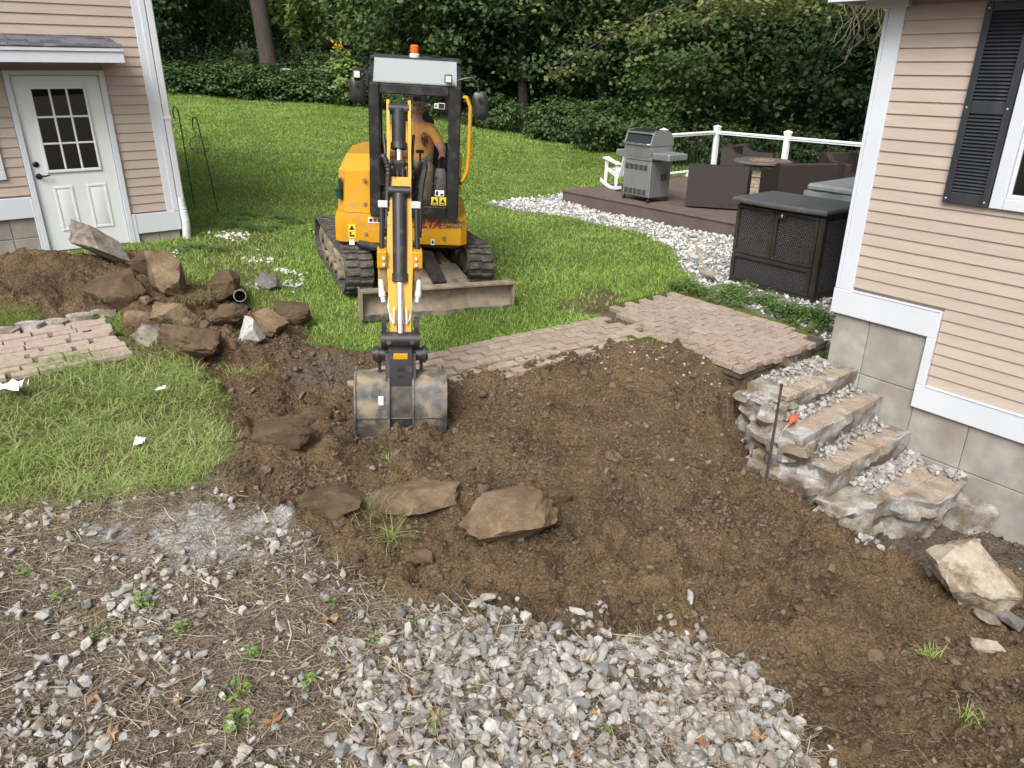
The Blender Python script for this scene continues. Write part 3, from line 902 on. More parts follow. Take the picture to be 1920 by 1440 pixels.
def rough_block(outline, z0, z1, seed, amp=.05, step=.05, undercut=.0, topn=.008):
    """irregular block: jagged outline, broken sides, nearly flat top (outline in world x, y)"""
    o = resample(outline, step); n = len(o); c = o.mean(0)
    r = np.random.default_rng(seed)
    nz = max(3, int((z1 - z0) / step)); V = []; F = []
    for k in range(nz + 1):
        fz = k / nz
        z = z1 + (z0 - z1) * fz
        an = np.arange(n)
        d = amp * (2 * vnoise(an * .37 + 50, np.full(n, fz * 4.1) + seed, seed) + vnoise(an * 1.1, np.full(n, fz * 9.) + seed, seed + 3)) * (0.35 if k == 0 else 1)
        dirv = o - c; dirv /= np.linalg.norm(dirv, axis=1)[:, None]
        q = o + dirv * (d + amp * .3 * (k > 0) - undercut * fz)[:, None]
        zz = z + (r.normal(size=n) * .012 if 0 < k < nz else (vnoise(q[:, 0] * 9, q[:, 1] * 9, seed) * topn if k == 0 else 0))
        V += [(q[i, 0], q[i, 1], (zz[i] if hasattr(zz, '__len__') else zz)) for i in range(n)]
    for k in range(nz):
        for i in range(n):
            j = (i + 1) % n
            F.append((k * n + i, k * n + j, (k + 1) * n + j, (k + 1) * n + i))
    V.append((c[0], c[1], z1)); t = len(V) - 1
    for i in range(n): F.append((t, (i + 1) % n, i))
    V.append((c[0], c[1], z0)); t = len(V) - 1
    for i in range(n): F.append((t, nz * n + i, nz * n + (i + 1) % n))
    return V, F


def stone_mat(name, cols, rough=.85, sc=14, bump=.4, dirt=None, damt=(.45, .65), bsc=40, bd=.012):
    """stones that differ from one another: a colour per island and per object"""
    k = NT(name); v = k.vec('World')
    g = k.new('ShaderNodeNewGeometry'); oi = k.new('ShaderNodeObjectInfo')
    rnd = k.math('FRACT', k.math('ADD', g.outputs['Random Per Island'], oi.outputs['Random']))
    cr = k.new('ShaderNodeValToRGB'); e = cr.color_ramp.elements
    e[0].color = (*cols[0], 1); e[1].color = (*cols[-1], 1)
    for i, c in enumerate(cols[1:-1]):
        q = e.new((i + 1) / (len(cols) - 1)); q.color = (*c, 1)
    k.l.new(rnd, cr.inputs[0])
    c = k.mix(k.math('MULTIPLY', k.ramp(k.noise(v, sc, 6, .7), .35, .65), .55), cr.outputs[0], tuple(x * .45 for x in cols[0]))
    c = k.mix(k.math('MULTIPLY', k.ramp(k.noise(v, sc * 5, 4, .7), .5, .7), .4), c, tuple(min(.9, x * 1.6) for x in cols[-1]))
    if dirt: c = k.mix(k.ramp(k.noise(v, 5, 6, .65), *damt), c, dirt)
    k.l.new(c, k.b.inputs['Base Color']); k.b.inputs['Roughness'].default_value = rough
    k.b.inputs['Specular IOR Level'].default_value = .3
    k.l.new(k.bump(k.noise(v, bsc, 8, .65), bump, bd), k.b.inputs['Normal'])
    return k.m


# ------------------------------------------------------------------ paving, broken steps, old path
m_brick = stone_mat('patio_brick', [(.27, .21, .17), (.34, .265, .215), (.30, .245, .205), (.375, .30, .245)], .9, 20, .35, bsc=120)
m_brick2 = stone_mat('worn_brick', [(.29, .225, .17), (.34, .275, .21), (.30, .25, .20), (.37, .31, .245)], .92, 16, .35, dirt=(.19, .15, .11), damt=(.5, .72), bsc=110, bd=.005)
m_brick3 = stone_mat('pale_brick', [(.33, .26, .215), (.39, .31, .255), (.36, .295, .25)], .92, 16, .3, bsc=110)
m_conc2 = stone_mat('broken_concrete', [(.31, .305, .295), (.37, .365, .35), (.41, .40, .38)], .92, 9, .9, dirt=(.165, .13, .095), damt=(.41, .58), bsc=24)
m_bed = mat('paving_bed', (.07, .055, .04), .95, var=.3, scale=20, bump=.6, bscale=60, dirt=(.10, .075, .045), damt=(.5, .62), dscale=4)

brick_cache = {}


def brick_mesh(L, Wd, H, m, v):
    key = (round(L, 3), m.name, v)
    if key not in brick_cache:
        r = random.Random(v * 31 + int(L * 1000))
        mb = MB(); mb.box(0, L, 0, Wd, -H, 0, .004)
        me = mb.mesh('brick', m, False)
        for vt in me.vertices: vt.co += Vector((r.uniform(-.0015, .0015), r.uniform(-.0015, .0015), r.uniform(-.001, .001)))
        brick_cache[key] = me
    return brick_cache[key]


# patio
PT = thing('brick_patio', 'reddish running bond brick patio ending in a broken edge above the steps', 'patio', (OR[0], OR[1], -.27), math.atan2(-UR[1], -UR[0]))
pz = MB(); pz.box(-2.2, -.19, -1.10, .30, -.12, -.042, .01); pz.build('bedding', m_bed, PT)
pitch, blen = .1185, .232
for rI in range(13):
    w = 1.12 - rI * pitch                      # local y = -w
    if w < -.26: break
    t = -2.12 - (.5 * blen if rI % 2 else 0) + random.uniform(-.004, .004)
    far = np.interp(w, [-.2, .5, .8, 1.12], [-2.12, -2.12, -2.05, -1.1])
    near = -.15 + .035 * math.sin(rI * 2.1)
    if w < .0: near = np.interp(w, [-.3, 0], [-.75, -.2])
    while t < near - .03:
        e = min(t + blen, near)
        s = max(t, far - .2)
        if e - s > .05 and s > far - .3:
            o = place('brick', brick_mesh(e - s - .014, pitch - .015, .055, m_brick, random.randrange(4)), PT,
                      (s, -w, random.uniform(-.004, .004)), (random.uniform(-.010, .010), random.uniform(-.008, .008), random.uniform(-.006, .006)))
        t += blen
V, F = rough_block([(-.5, .2), (-.20, .2), (-.17, -.3), (-.19, -.7), (-.22, -1.08), (-.6, -1.1)], -.32, -.055, 71, .05, .045, .06)
m_bank = stone_mat('rooty_mortar_bank', [(.13, .10, .07), (.20, .165, .125), (.16, .12, .085)], .95, 9, 1.0, dirt=(.07, .047, .03), damt=(.42, .6), bsc=30)
place('mortar_base', np_mesh('mortar_base', V, F, m_bank, True, 30), PT)
# path from the patio towards the digger
wa = np.array([-.874, -.486]); wb = np.array([.486, -.874]); w0 = np.array([1.2, 7.72])
WK = thing('brick_walkway', 'worn mossy brick walkway half buried in soil behind the bucket', 'walkway', (w0[0], w0[1], -.28), math.atan2(wa[1], wa[0]))
for rI in range(9):
    tot = 2.9 - .0 * rI
    t = -.12 if rI % 2 else .0
    while t < tot:
        L = blen
        p = w0 + wa * (t + L / 2) + wb * (rI * pitch + pitch / 2)
        bury = sstep(.55, .95, rI * pitch + .16 * vnoise(np.array([t * 3.1]), np.array([rI * .7]), 4)[0] + .09 * t)
        z = gz(p[0], p[1], False) + .024 - .09 * bury
        # local y axis points away from the viewer side when rotated; place by world position
        place('brick', brick_mesh(L - .009, pitch - .01, .055, m_brick2, random.randrange(4)), WK,
              (t, rI * pitch, z + .28), (random.uniform(-.03, .03), random.uniform(-.025, .025), random.uniform(-.02, .02)))
        t += L
# old path on the left with a mortar edge
la = -UL; lb = np.array([.5555, -.8315]); l0 = np.array([-4.07, 7.05])
LW = thing('brick_path', 'pale pink brick path end with broken mortar edge below the spoil heap', 'path', (l0[0], l0[1], -.10), math.atan2(la[1], la[0]))
bed = MB(); bed.box(-.02, 3.2, -.02, 1.22, -.25, -.065); bed.build('bedding', m_bed, LW)
for rI in range(10):
    t = random.uniform(-.02, .01) + .02 * rI * 0
    first = True
    while t < 3.1:
        L = random.choice((.33, .36, .2)) if not first else random.choice((.2, .3, .36))
        first = False
        place('brick', brick_mesh(L - .012, .112, .06, m_brick3, random.randrange(4)), LW, (t, rI * .119 + .005, -.012 * rI * .3 + random.uniform(-.005, .005)),
              (random.uniform(-.02, .02), random.uniform(-.015, .015), random.uniform(-.012, .012)))
        t += L + (.03 if random.random() < .4 else 0)
for i in range(17):
    if i < 9: p = l0 + la * (i * .21) - lb * .06 + np.array([.02, 0])
    else: p = l0 - la * (.06 + .16 * (i > 11) + .02 * i) + lb * ((i - 9) * .155)
    V, F = rough_block([(p[0] + s * .13 * math.cos(a), p[1] + s * .085 * math.sin(a)) for s, a in [(random.uniform(.8, 1.2), a * math.pi / 4) for a in range(8)]], -.3, -.075 - .004 * i + random.uniform(0, .025), 200 + i, .02, .05)
    V = [(Matrix.Rotation(-LW.rotation_euler.z, 4, 'Z') @ (Vector(q) - Vector(LW.location)))[:] for q in V]
    place('mortar_lump', np_mesh('mortar_lump', V, F, m_conc2, True, 30), LW)

# steps
ST = thing('broken_steps', 'demolished concrete and brick steps descending beside the foundation wall', 'steps', (OR[0], OR[1], 0), math.atan2(-UR[1], -UR[0]))
MSi = (tr(OR[0], OR[1], 0) @ rz(ST.rotation_euler.z)).inverted()


def step_block(name, outl, z0, z1, seed, amp=.05, m=None, und=0.0, step=.05):
    V, F = rough_block([(t, -w) for t, w in outl], z0, z1, seed, amp, step, und)
    o = place(name, np_mesh(name, V, F, m or m_conc2, True, 32), ST)
    return o


step_block('rubble_core', [(-.1, .02), (.82, .02), (.82, 1.15), (.6, 1.32), (.1, 1.2), (-.12, 1.05)], -1.6, -.83, 1, .05)
step_block('rubble_core', [(.6, .03), (1.38, .03), (1.4, .5), (1.1, .85), (.7, 1.15)], -1.65, -1.09, 12, .05)
step_block('broken_side', [(-.12, .95), (.3, 1.0), (.42, 1.25), (.2, 1.33), (-.1, 1.2)], -.95, -.44, 2, .09, und=.12)
step_block('broken_side', [(.1, 1.1), (.66, 1.1), (.7, 1.38), (.45, 1.47), (.12, 1.4)], -1.1, -.64, 3, .08, und=.1)
step_block('broken_side', [(.5, 1.1), (.84, 1.08), (.86, 1.27), (.7, 1.40), (.48, 1.4)], -1.25, -.90, 4, .07, und=.1)
step_block('broken_side', [(.85, 1.0), (1.2, .9), (1.22, 1.08), (1.05, 1.32), (.85, 1.36)], -1.3, -1.03, 5, .06, und=.05)
T1 = step_block('tread', [(-.13, .02), (.32, .0), (.33, .5), (.29, 1.1), (-.1, 1.12)], -.58, -.385, 6, .04, und=.05)
T2 = step_block('tread', [(.15, .02), (.60, .0), (.63, .7), (.65, 1.34), (.2, 1.3)], -.84, -.56, 7, .04, und=.05)
T3 = step_block('tread', [(.45, .02), (.91, .0), (.91, .7), (.90, 1.26), (.5, 1.25)], -1.06, -.80, 8, .04, und=.05)
T4 = step_block('tread', [(.8, .05), (1.46, .02), (1.5, .3), (1.49, .62), (1.22, .85), (1.0, 1.06), (.82, 1.1)], -1.22, -1.03, 9, .045, und=.04)
step_block('loose_slab', [(1.3, .02), (1.72, .03), (1.62, .2), (1.34, .22)], -1.6, -1.16, 10, .03)


def tread_bricks(parent, t0, t1, ws, z, m=m_brick2):
    for w in ws:
        if random.random() < .06: continue
        L = t1 - t0 + random.uniform(-.02, .006)
        me = brick_mesh(round(L, 2), .092, .05, m, random.randrange(4))
        place('brick', me, parent, (t1 - L, -w - .094, z + random.uniform(-.004, .004)), (random.uniform(-.03, .03), random.uniform(-.02, .02), random.uniform(-.03, .03)))


tread_bricks(T1, .10, .315, np.arange(.16, 1.02, .105), -.376)
tread_bricks(T2, .40, .615, np.arange(.12, 1.2, .105), -.551)
tread_bricks(T3, .69, .90, np.arange(.14, 1.12, .105), -.791)
for i, (a, b) in enumerate(((1.26, 1.475), (1.04, 1.25), (.92, 1.03))):
    tread_bricks(T4, a, b, np.arange(.08, (.56, .74, .86)[i], .105), -1.021)
# rubble on the steps and below
m_rub = stone_mat('rubble', [(.24, .23, .22), (.36, .35, .34), (.43, .42, .40), (.30, .27, .24)], .92, 18, .4, bsc=90, bd=.004)
rr = np.random.default_rng(33)
RP = [shard(i + 3, 14) for i in range(14)]
P = []; S = []
for (ta, tb, wa_, wb_, z, n, smx) in ((-.1, .2, .1, .95, -.37, 220, .030), (.15, .45, .05, 1.2, -.54, 340, .034), (.46, .75, .05, 1.15, -.78, 300, .036), (.85, 1.1, .05, .95, -1.01, 330, .040), (.9, 1.5, .02, .2, -1.0, 60, .05),
                              (1.1, 1.5, .9, 1.25, -1.24, 50, .05), (1.55, 2.4, .1, 1.0, -1.2, 70, .02), (-.05, .35, 1.0, 1.3, -.43, 60, .03), (.3, .9, 1.15, 1.4, -.66, 50, .025)):
    for _ in range(n):
        t = rr.uniform(ta, tb); w = rr.uniform(wa_, wb_); x, y = rpos(t, w)
        s = smx * rr.uniform(.18, 1) ** 1.6
        zz = z if t < 1.05 else (gz(x, y) if z < -1.1 else z)
        P.append((x, y, zz + s * .3)); S.append(s * rr.uniform(.6, 1.3, 3))
P = np.array(P); S = np.array(S)
big = np.argsort(-S.max(1))[:110]
sm = np.setdiff1d(np.arange(len(P)), big)
RB = tag(place('rubble', scatter_mesh('rubble', RP, P[sm], S[sm], rr, m_rub)), 'crumbled grey concrete rubble strewn over the broken steps', 'rubble', kind='stuff')
rbm = [np_mesh('concrete_chunk', v, f, m_rub) for v, f in RP]
for i in big:
    place('concrete_chunk', rbm[i % 14], RB, P[i], tuple(rr.uniform(0, 6.28, 3)), S[i])

# ------------------------------------------------------------------ deck and what stands on it
m_deck = mat('composite_decking', (.10, .072, .062), .75, var=.12, scale=4, rand=.06, bump=.2, bscale=50, stretch=(1, 1, 1), dirt=(.13, .10, .088), damt=(.45, .85), dscale=3)
m_vinyl = mat('white_vinyl', (.80, .82, .84), .4, var=.02)
m_bal = mat('black_baluster', (.012, .014, .013), .45)
DZ = -.05
d0 = np.array([.99, 15.21])
DA = math.atan2(-UR[1], -UR[0])                 # local x runs along the front edge, local y away from the house front


def dpos(s, w, z=DZ):
    p = d0 - UR * s - NR * w
    return (float(p[0]), float(p[1]), z)


DK = thing('deck', 'low brown composite deck beside the white stone bed', 'deck', dpos(0, 0, 0), DA)
for i in range(33):
    mb = MB(); y0 = .02 + i * .14
    mb.box(0, 9, y0 + .003, y0 + .137, DZ - .025, DZ, .003); mb.build('deck_board', m_deck, DK)
mb = MB(); mb.box(-.02, 9, -.02, .019, DZ - .03, DZ + .001, .004); mb.build('edge_board', m_deck, DK)
mb = MB(); mb.box(0, 9, 0, .02, DZ - .31, DZ - .032, .003); mb.build('fascia_board', m_deck, DK)
mb = MB(); mb.box(-.001, .02, .021, 4.64, DZ - .3, DZ - .031, .003); mb.build('fascia_board', m_deck, DK)
mb = MB(); mb.box(.05, 8.95, .05, 4.6, DZ - .3, DZ - .03); mb.build('joist_frame', m_deck, DK)

RL = thing('deck_railing', 'white vinyl railing with capped posts and thin black balusters', 'railing', dpos(0, 0), DA)


def rail_post(x, y, h=1.0):
    mb = MB(); mb.box(x - .05, x + .05, y - .05, y + .05, 0, h, .004); p = mb.build('post', m_vinyl, RL)
    mb = MB(); mb.box(x - .065, x + .065, y - .065, y + .065, h, h + .022, .004); mb.box(x - .058, x + .058, y - .058, y + .058, h - .03, h - .001, .003)
    c = .07
    mb.add([(x - c, y - c, h + .022), (x + c, y - c, h + .022), (x + c, y + c, h + .022), (x - c, y + c, h + .022),
            (x - c, y - c, h + .035), (x + c, y - c, h + .035), (x + c, y + c, h + .035), (x - c, y + c, h + .035), (x, y, h + .075)],
           [(0, 1, 5, 4), (1, 2, 6, 5), (2, 3, 7, 6), (3, 0, 4, 7), (4, 5, 8), (5, 6, 8), (6, 7, 8), (7, 4, 8), (3, 2, 1, 0)])
    mb.build('post_cap', m_vinyl, p)


def rail_run(a, b):
    a = Vector((*a, 0)); b = Vector((*b, 0)); d = (b - a); L = d.length; ang = math.atan2(d.y, d.x)
    M = tr(*a) @ rz(ang)
    mb = MB(M); mb.box(.05, L - .05, -.04, .04, .90, .945, .01); mb.box(.05, L - .05, -.024, .024, .868, .899, .004); mb.build('top_rail', m_vinyl, RL)
    mb = MB(M); mb.box(.05, L - .05, -.024, .024, .085, .13, .005); mb.build('bottom_rail', m_vinyl, RL)
    n = int(L / .115)
    for i in range(1, n):
        x = i * L / n
        mb = MB(M); mb.cyl((x, 0, .131), (x, 0, .867), .0085, 6); mb.build('baluster', m_bal, RL)
    mb = MB(M); mb.box(L / 2 - .025, L / 2 + .025, -.02, .02, 0, .0845); mb.build('rail_foot', m_vinyl, RL)


posts = [(.06, 2.75), (.06, 4.55), (1.9, 4.55), (3.85, 4.55), (5.8, 4.55), (7.7, 4.55)]
for p in posts: rail_post(*p)
for a, b in zip(posts, posts[1:]): rail_run(a, b)

# grill
m_ss = mat('stainless', (.40, .41, .42), .38, .75, var=.08, scale=5, stretch=(1, 1, .12), dirt=(.30, .30, .28), damt=(.5, .9), dscale=6)
m_enamel = mat('grey_enamel', (.17, .175, .18), .5, .2, var=.08)
m_lidp = mat('dark_green_enamel', (.014, .022, .022), .22)
GR = thing('gas_grill', 'grey steel gas grill with dark lid panel standing on the deck', 'grill', dpos(1.42, .24), DA + R(-3))
GW, GD = .70, .50
mb = MB(); mb.box(0, GW, 0, GD, .09, .72, .008); CB = mb.build('cabinet', m_ss, GR)
mb = MB(); mb.box(.03, GW - .03, -.012, -.001, .11, .66, .006); DP_ = mb.build('front_panel', m_ss, GR)
for z0 in (.13, .56):
    for c_ in range(5):
        for q in range(6):
            x = .06 + c_ * .118
            mb = MB(); mb.box(x, x + .095, -.0165, -.0125, z0 + q * .0165, z0 + q * .0165 + .009); mb.build('vent_slot', m_black, DP_)
for q in range(7):
    for c_ in (0, 1):
        mb = MB(); mb.box(GW + .001, GW + .004, .26 + c_ * .08, .325 + c_ * .08, .38 + q * .017, .389 + q * .017); mb.build('vent_slot', m_black, CB)
mb = MB(); mb.box(-.01, GW + .01, -.01, GD + .01, .73, .79, .006); mb.build('control_panel', m_ss, GR)
for q in range(9):
    mb = MB(); mb.box(.06 + q * .066, .10 + q * .066, -.014, -.011, .775, .783); mb.build('vent_slot', m_black, GR)
mb = MB(); mb.prism([(.0, .795), (-.02, .90), (-.005, .97), (.50, .97), (.52, .86), (.49, .795)], .005, GW - .005, 'x'); mb.build('firebox', m_ss, GR)
prof = [(-.02, .975), (-.03, 1.0), (.035, 1.19), (.07, 1.225), (.2, 1.245), (.34, 1.24), (.44, 1.19), (.51, 1.08), (.52, .99), (.505, .975)]
mb = MB(); mb.prism(prof, .03, GW - .03, 'x'); LD = mb.build('lid', m_lidp, GR)
for x in (0.0, GW - .03):
    mb = MB(); mb.prism([(y * 1.0 + (.004 if y > .25 else -.004), z + .004) for y, z in prof], x, x + .03, 'x'); mb.build('lid_end', m_ss if x else m_ss, LD)
mb = MB(); mb.box(.03, GW - .03, -.002, .03, 1.178, 1.205, .004); mb.build('lid_trim', m_ss, LD)
mb = MB(); mb.tube([(.03, -.04, 1.01), (.05, -.07, 1.012), (GW / 2, -.075, 1.012), (GW - .05, -.07, 1.012), (GW - .03, -.04, 1.01)], .014, 10); mb.build('lid_handle', m_chrome, LD)
mb = MB(); mb.box(.03, GW - .03, -.031, -.021, .98, 1.005, .004); mb.build('lid_trim', m_ss, LD)
mb = MB(); mb.box(GW + .012, GW + .42, .0, .46, .765, .875, .012); mb.build('side_shelf', m_ss, GR)
for q in range(3):
    mb = MB(); mb.tube([(GW + .11 + q * .1, .01, .877), (GW + .11 + q * .1, .45, .877)], .008, 6); mb.build('shelf_rib', m_ss, GR)
mb = MB(); mb.box(-.30, -.012, .05, .46, .74, .86, .012); mb.build('side_shelf', m_ss, GR)
for x, y in ((.03, .02), (GW - .03, .02), (GW - .03, GD - .03), (.03, GD - .03)):
    mb = MB(); mb.cyl((x - .02, y, .032), (x + .02, y, .032), .032, 12); mb.cyl((x, y, .05), (x, y, .09), .012, 8); mb.build('caster', m_black, GR)

# rocking chair
m_white = mat('white_painted_plastic', (.80, .81, .82), .45, var=.02)
RC = thing('rocking_chair', 'white slatted rocking chair behind the grill', 'rocking chair', dpos(.55, 1.15), DA + R(160))
for y in (-.28, .28):
    mb = MB()
    arc = [(-.46 + .09 * i, .19 * ((-.46 + .09 * i) ** 2) * 1.5 + .005) for i in range(12)]
    poly = [(a, z) for a, z in arc] + [(a, z + .06) for a, z in arc[::-1]]
    mb.prism(poly, y - .015, y + .015, 'y'); mb.build('rocker', m_white, RC)
    mb = MB(); mb.prism([(.27, .06), (.33, .06), (.30, .56), (.22, .56)], y - .02, y + .02, 'y'); mb.build('front_leg', m_white, RC)
    mb = MB(); mb.prism([(-.25, .06), (-.19, .06), (-.20, .56), (-.27, .56)], y - .02, y + .02, 'y'); mb.build('back_leg', m_white, RC)
    mb = MB(); mb.prism([(-.30, .53), (.05, .56), (.30, .60), (.38, .58), (.36, .56), (.05, .535), (-.3, .505)], y - .055, y + .055, 'y'); mb.build('armrest', m_white, RC)
    mb = MB(); mb.prism([(-.26, .24), (.28, .33), (.28, .40), (-.26, .30)], y * .93 - .012, y * .93 + .012, 'y'); mb.build('seat_rail', m_white, RC)
for i in range(6):
    x = -.2 + i * .09
    mb = MB(); mb.box(-.04, .04, -.25, .25, 0, .018, .004, tr(x, 0, .31 + x * .165) @ Matrix.Rotation(R(-9.5), 4, 'Y')); mb.build('seat_slat', m_white, RC)
for i in range(5):
    y = -.2 + i * .1
    mb = MB(); mb.box(-.01, .01, y - .04, y + .04, 0, .72 + .05 * (2 - abs(i - 2)), .004, tr(-.25, 0, .27) @ Matrix.Rotation(R(-20), 4, 'Y')); mb.build('back_slat', m_white, RC)

# wicker armchairs
k = NT('brown_wicker')
v = k.vec('Object')
w1 = k.new('ShaderNodeTexWave', wave_type='BANDS', bands_direction='Z'); w1.inputs['Scale'].default_value = 22; k.l.new(v, w1.inputs['Vector'])
w2 = k.new('ShaderNodeTexWave', wave_type='BANDS', bands_direction='DIAGONAL'); w2.inputs['Scale'].default_value = 26; k.l.new(v, w2.inputs['Vector'])
hh = k.math('MULTIPLY', w1.outputs[1], w2.outputs[1])
k.l.new(k.mix(hh, (.018, .012, .011), (.06, .042, .037)), k.b.inputs['Base Color'])
k.b.inputs['Roughness'].default_value = .5
k.l.new(k.bump(hh, .8, .006), k.b.inputs['Normal'])
m_wick = k.m


def wicker_chair(label, x, y, ang, width=.92, depth=.8, bh=.74, ah=.6, group='wicker chairs on the deck'):
    T = thing('wicker_armchair', label, 'armchair', (x, y, DZ), ang, group)
    mb = MB(); mb.box(.12, width - .12, .13, depth - .01, .05, .36, .01); mb.build('seat', m_wick, T)
    mb = MB(); mb.prism([(.0, .03), (.12, .03), (.13, bh - .02), (.10, bh), (.02, bh), (-.02, bh - .02)], 0, width, 'x'); mb.build('backrest', m_wick, T)
    for a in (0, width - .12):
        prof = [(.125, .03), (depth, .03), (depth, ah - .03), (depth - .03, ah), (.42, ah), (.30, ah + .02), (.20, bh - .04), (.14, bh - .002), (.125, bh - .002)]
        mb = MB(); mb.prism(prof, a, a + .12, 'x'); mb.build('arm', m_wick, T)
    for a in (.04, width - .07):
        for b in (.03, depth - .06):
            mb = MB(); mb.box(a, a + .03, b, b + .03, 0, .05); mb.build('foot', m_black, T)
    return T


wicker_chair('wicker armchair with its tall back to the viewer beside the grill', 3.02, 13.25, R(-21), 1.0, .8)
wicker_chair('wicker armchair between the grill and the fire table', 4.95, 17.05, R(-127), .95, .8)
wicker_chair('wicker armchair turned away right of the stone fire table', 4.62, 13.35, R(6), 1.05, .75)
wicker_chair('wicker armchair at the railing behind the fire table', 7.0, 15.6, R(195), .95, .8)

# fire table
m_fstone = stone_mat('ledge_stone', [(.30, .25, .17), (.42, .36, .26), (.36, .31, .24), (.46, .40, .29)], .9, 10, .5)
m_ftop = mat('slate_table_top', (.10, .09, .085), .5, var=.25, scale=6)
m_lava = stone_mat('fire_glass', [(.25, .10, .07), (.18, .12, .10), (.32, .2, .15)], .6)
FT = thing('fire_table', 'round stone fire table with slate top and red fire stones', 'fire table', (4.85, 15.05, DZ))
mb = MB(); mb.lathe([(.33, 0), (.33, .55), (.01, .55)], 24); mb.build('core', m_dark, FT)
for row in range(8):
    n = 9; off = random.random()
    for j in range(n):
        a0 = (j + off) / n * 6.283; a1 = a0 + 6.283 / n - .02
        z0 = .005 + row * .066
        mb = MB(); ro = .37 + random.uniform(-.012, .015); v_ = []
        for z_ in (z0, z0 + .062):
            for a_ in (a0, (a0 + a1) / 2, a1):
                for r_ in (.325, ro): v_.append((r_ * math.cos(a_), r_ * math.sin(a_), z_))
        mb.add(v_, [(0, 1, 3, 2), (2, 3, 5, 4), (6, 8, 9, 7), (8, 10, 11, 9), (1, 7, 9, 3), (3, 9, 11, 5), (0, 2, 8, 6), (2, 4, 10, 8), (0, 6, 7, 1), (4, 5, 11, 10)])
        mb.build('ledge_stone', m_fstone, FT, smooth=False)
mb = MB(); mb.lathe([(.35, .555), (.53, .56), (.55, .575), (.55, .60), (.53, .615), (.26, .615), (.25, .59), (.01, .585)], 36); mb.build('table_top', m_ftop, FT)
lv_ = [rock(50 + i, ICO1, 8) for i in range(5)]
mb_p = np.array([(r_ * math.cos(a_), r_ * math.sin(a_), .605) for r_, a_ in zip(.24 * np.sqrt(rr.random(140)), rr.random(140) * 6.28)])
tag(place('fire_stones', scatter_mesh('fire_stones', lv_, mb_p, np.full((140, 3), .022), rr, m_lava), FT), kind='stuff')

# hot tub
m_vin = mat('grey_vinyl_cover', (.20, .215, .225), .5, var=.12, scale=3, bump=.25, bscale=9, bdist=.02, dirt=(.30, .31, .31), damt=(.5, .85), dscale=4)
m_tub = mat('grey_tub_cabinet', (.10, .10, .105), .6)
HT = thing('hot_tub', 'hot tub under a grey padded vinyl cover behind the storage box', 'hot tub', (3.82, 9.95, DZ), DA)
mb = MB(); mb.box(.05, 2.05, .05, 2.05, 0, .72, .03); mb.build('cabinet', m_tub, HT)
for a, b in ((0.0, 1.05), (1.055, 2.1)):
    mb = MB()
    mb.box(a, b, 0, 2.1, .79, .885, .03); mb.build('cover_panel', m_vin, HT)
sk = resample([(-.012, -.012), (2.11, -.012), (2.11, 2.11), (-.012, 2.11)], .07)
V = []; F = []; n = len(sk)
for kz, z_ in enumerate((.80, .76, .70, .65)):
    for i, q in enumerate(sk):
        wv = .012 * math.sin(i * .9) * kz / 2 + .01 * math.sin(i * .37 + kz)
        d_ = q - np.array([1.05, 1.05]); d_ /= np.linalg.norm(d_)
        V.append((q[0] + d_[0] * wv, q[1] + d_[1] * wv, z_ + .006 * math.sin(i * 1.7)))
for kz in range(3):
    for i in range(n): F.append((kz * n + i, kz * n + (i + 1) % n, (kz + 1) * n + (i + 1) % n, (kz + 1) * n + i))
place('cover_skirt', np_mesh('cover_skirt', V, F, m_vin, True), HT)

# storage box
m_res = mat('dark_brown_resin', (.024, .020, .018), .42, var=.15, scale=5, dirt=(.045, .04, .037), damt=(.5, .85))
m_lidr = mat('grey_resin_lid', (.065, .067, .072), .5, var=.1, bump=.15, bscale=150, dirt=(.11, .11, .11), damt=(.5, .85), dscale=7)
m_weave = mat('woven_resin', (.055, .055, .06), .5, var=.15)
bx, by = 2.73, 9.22
BX = thing('storage_box', 'dark resin garden storage box with two woven doors on the white stones', 'storage box', (bx, by, -.30), DA)
BW, BD, BH = 1.19, .72, 1.02
mb = MB(); mb.box(.01, BW - .01, .03, BD, .02, BH, .012); mb.build('body', m_res, BX)
mb = MB(); mb.box(0, BW, -.005, BD + .005, 0, .06, .01); mb.build('base', m_res, BX)


def weave(parent, x0, x1, z0, z1, y, axis='x', dx=.034, dz=.021):
    V = []; F = []
    j = 0; z_ = z0
    while z_ + dz < z1 + .002:
        x = x0 + (dx / 2 if j % 2 else 0)
        while x + dx < x1 + .002:
            b = len(V); c = [(x + .003, z_ + .002), (x + dx - .003, z_ + .002), (x + dx - .006, z_ + dz - .004), (x + .006, z_ + dz - .004), (x + dx / 2, z_ + dz * .62)]
            for (p, q) in c[:4]: V.append((p, y, q) if axis == 'x' else (y, p, q))
            V.append((c[4][0], y - .009, c[4][1]) if axis == 'x' else (y + .009, c[4][0], c[4][1]))
            F += [(b, b + 1, b + 4), (b + 1, b + 2, b + 4), (b + 2, b + 3, b + 4), (b + 3, b, b + 4)]
            x += dx
        z_ += dz; j += 1
    o = place('woven_panel', np_mesh('woven_panel', V, F, m_weave), parent)
    return o


def box_front(name, x0, x1, z0, z1, fr=.04):
    mb = MB(); y = -.004
    mb.box(x0, x1, y, .03, z0, z0 + fr, .006); mb.box(x0, x1, y, .03, z1 - fr, z1, .006)
    mb.box(x0, x0 + fr, y + .001, .03, z0 + fr, z1 - fr, .005); mb.box(x1 - fr, x1, y + .001, .03, z0 + fr, z1 - fr, .005)
    D_ = mb.build(name, m_res, BX)
    weave(D_, x0 + fr, x1 - fr, z0 + fr, z1 - fr, .024)
    return D_


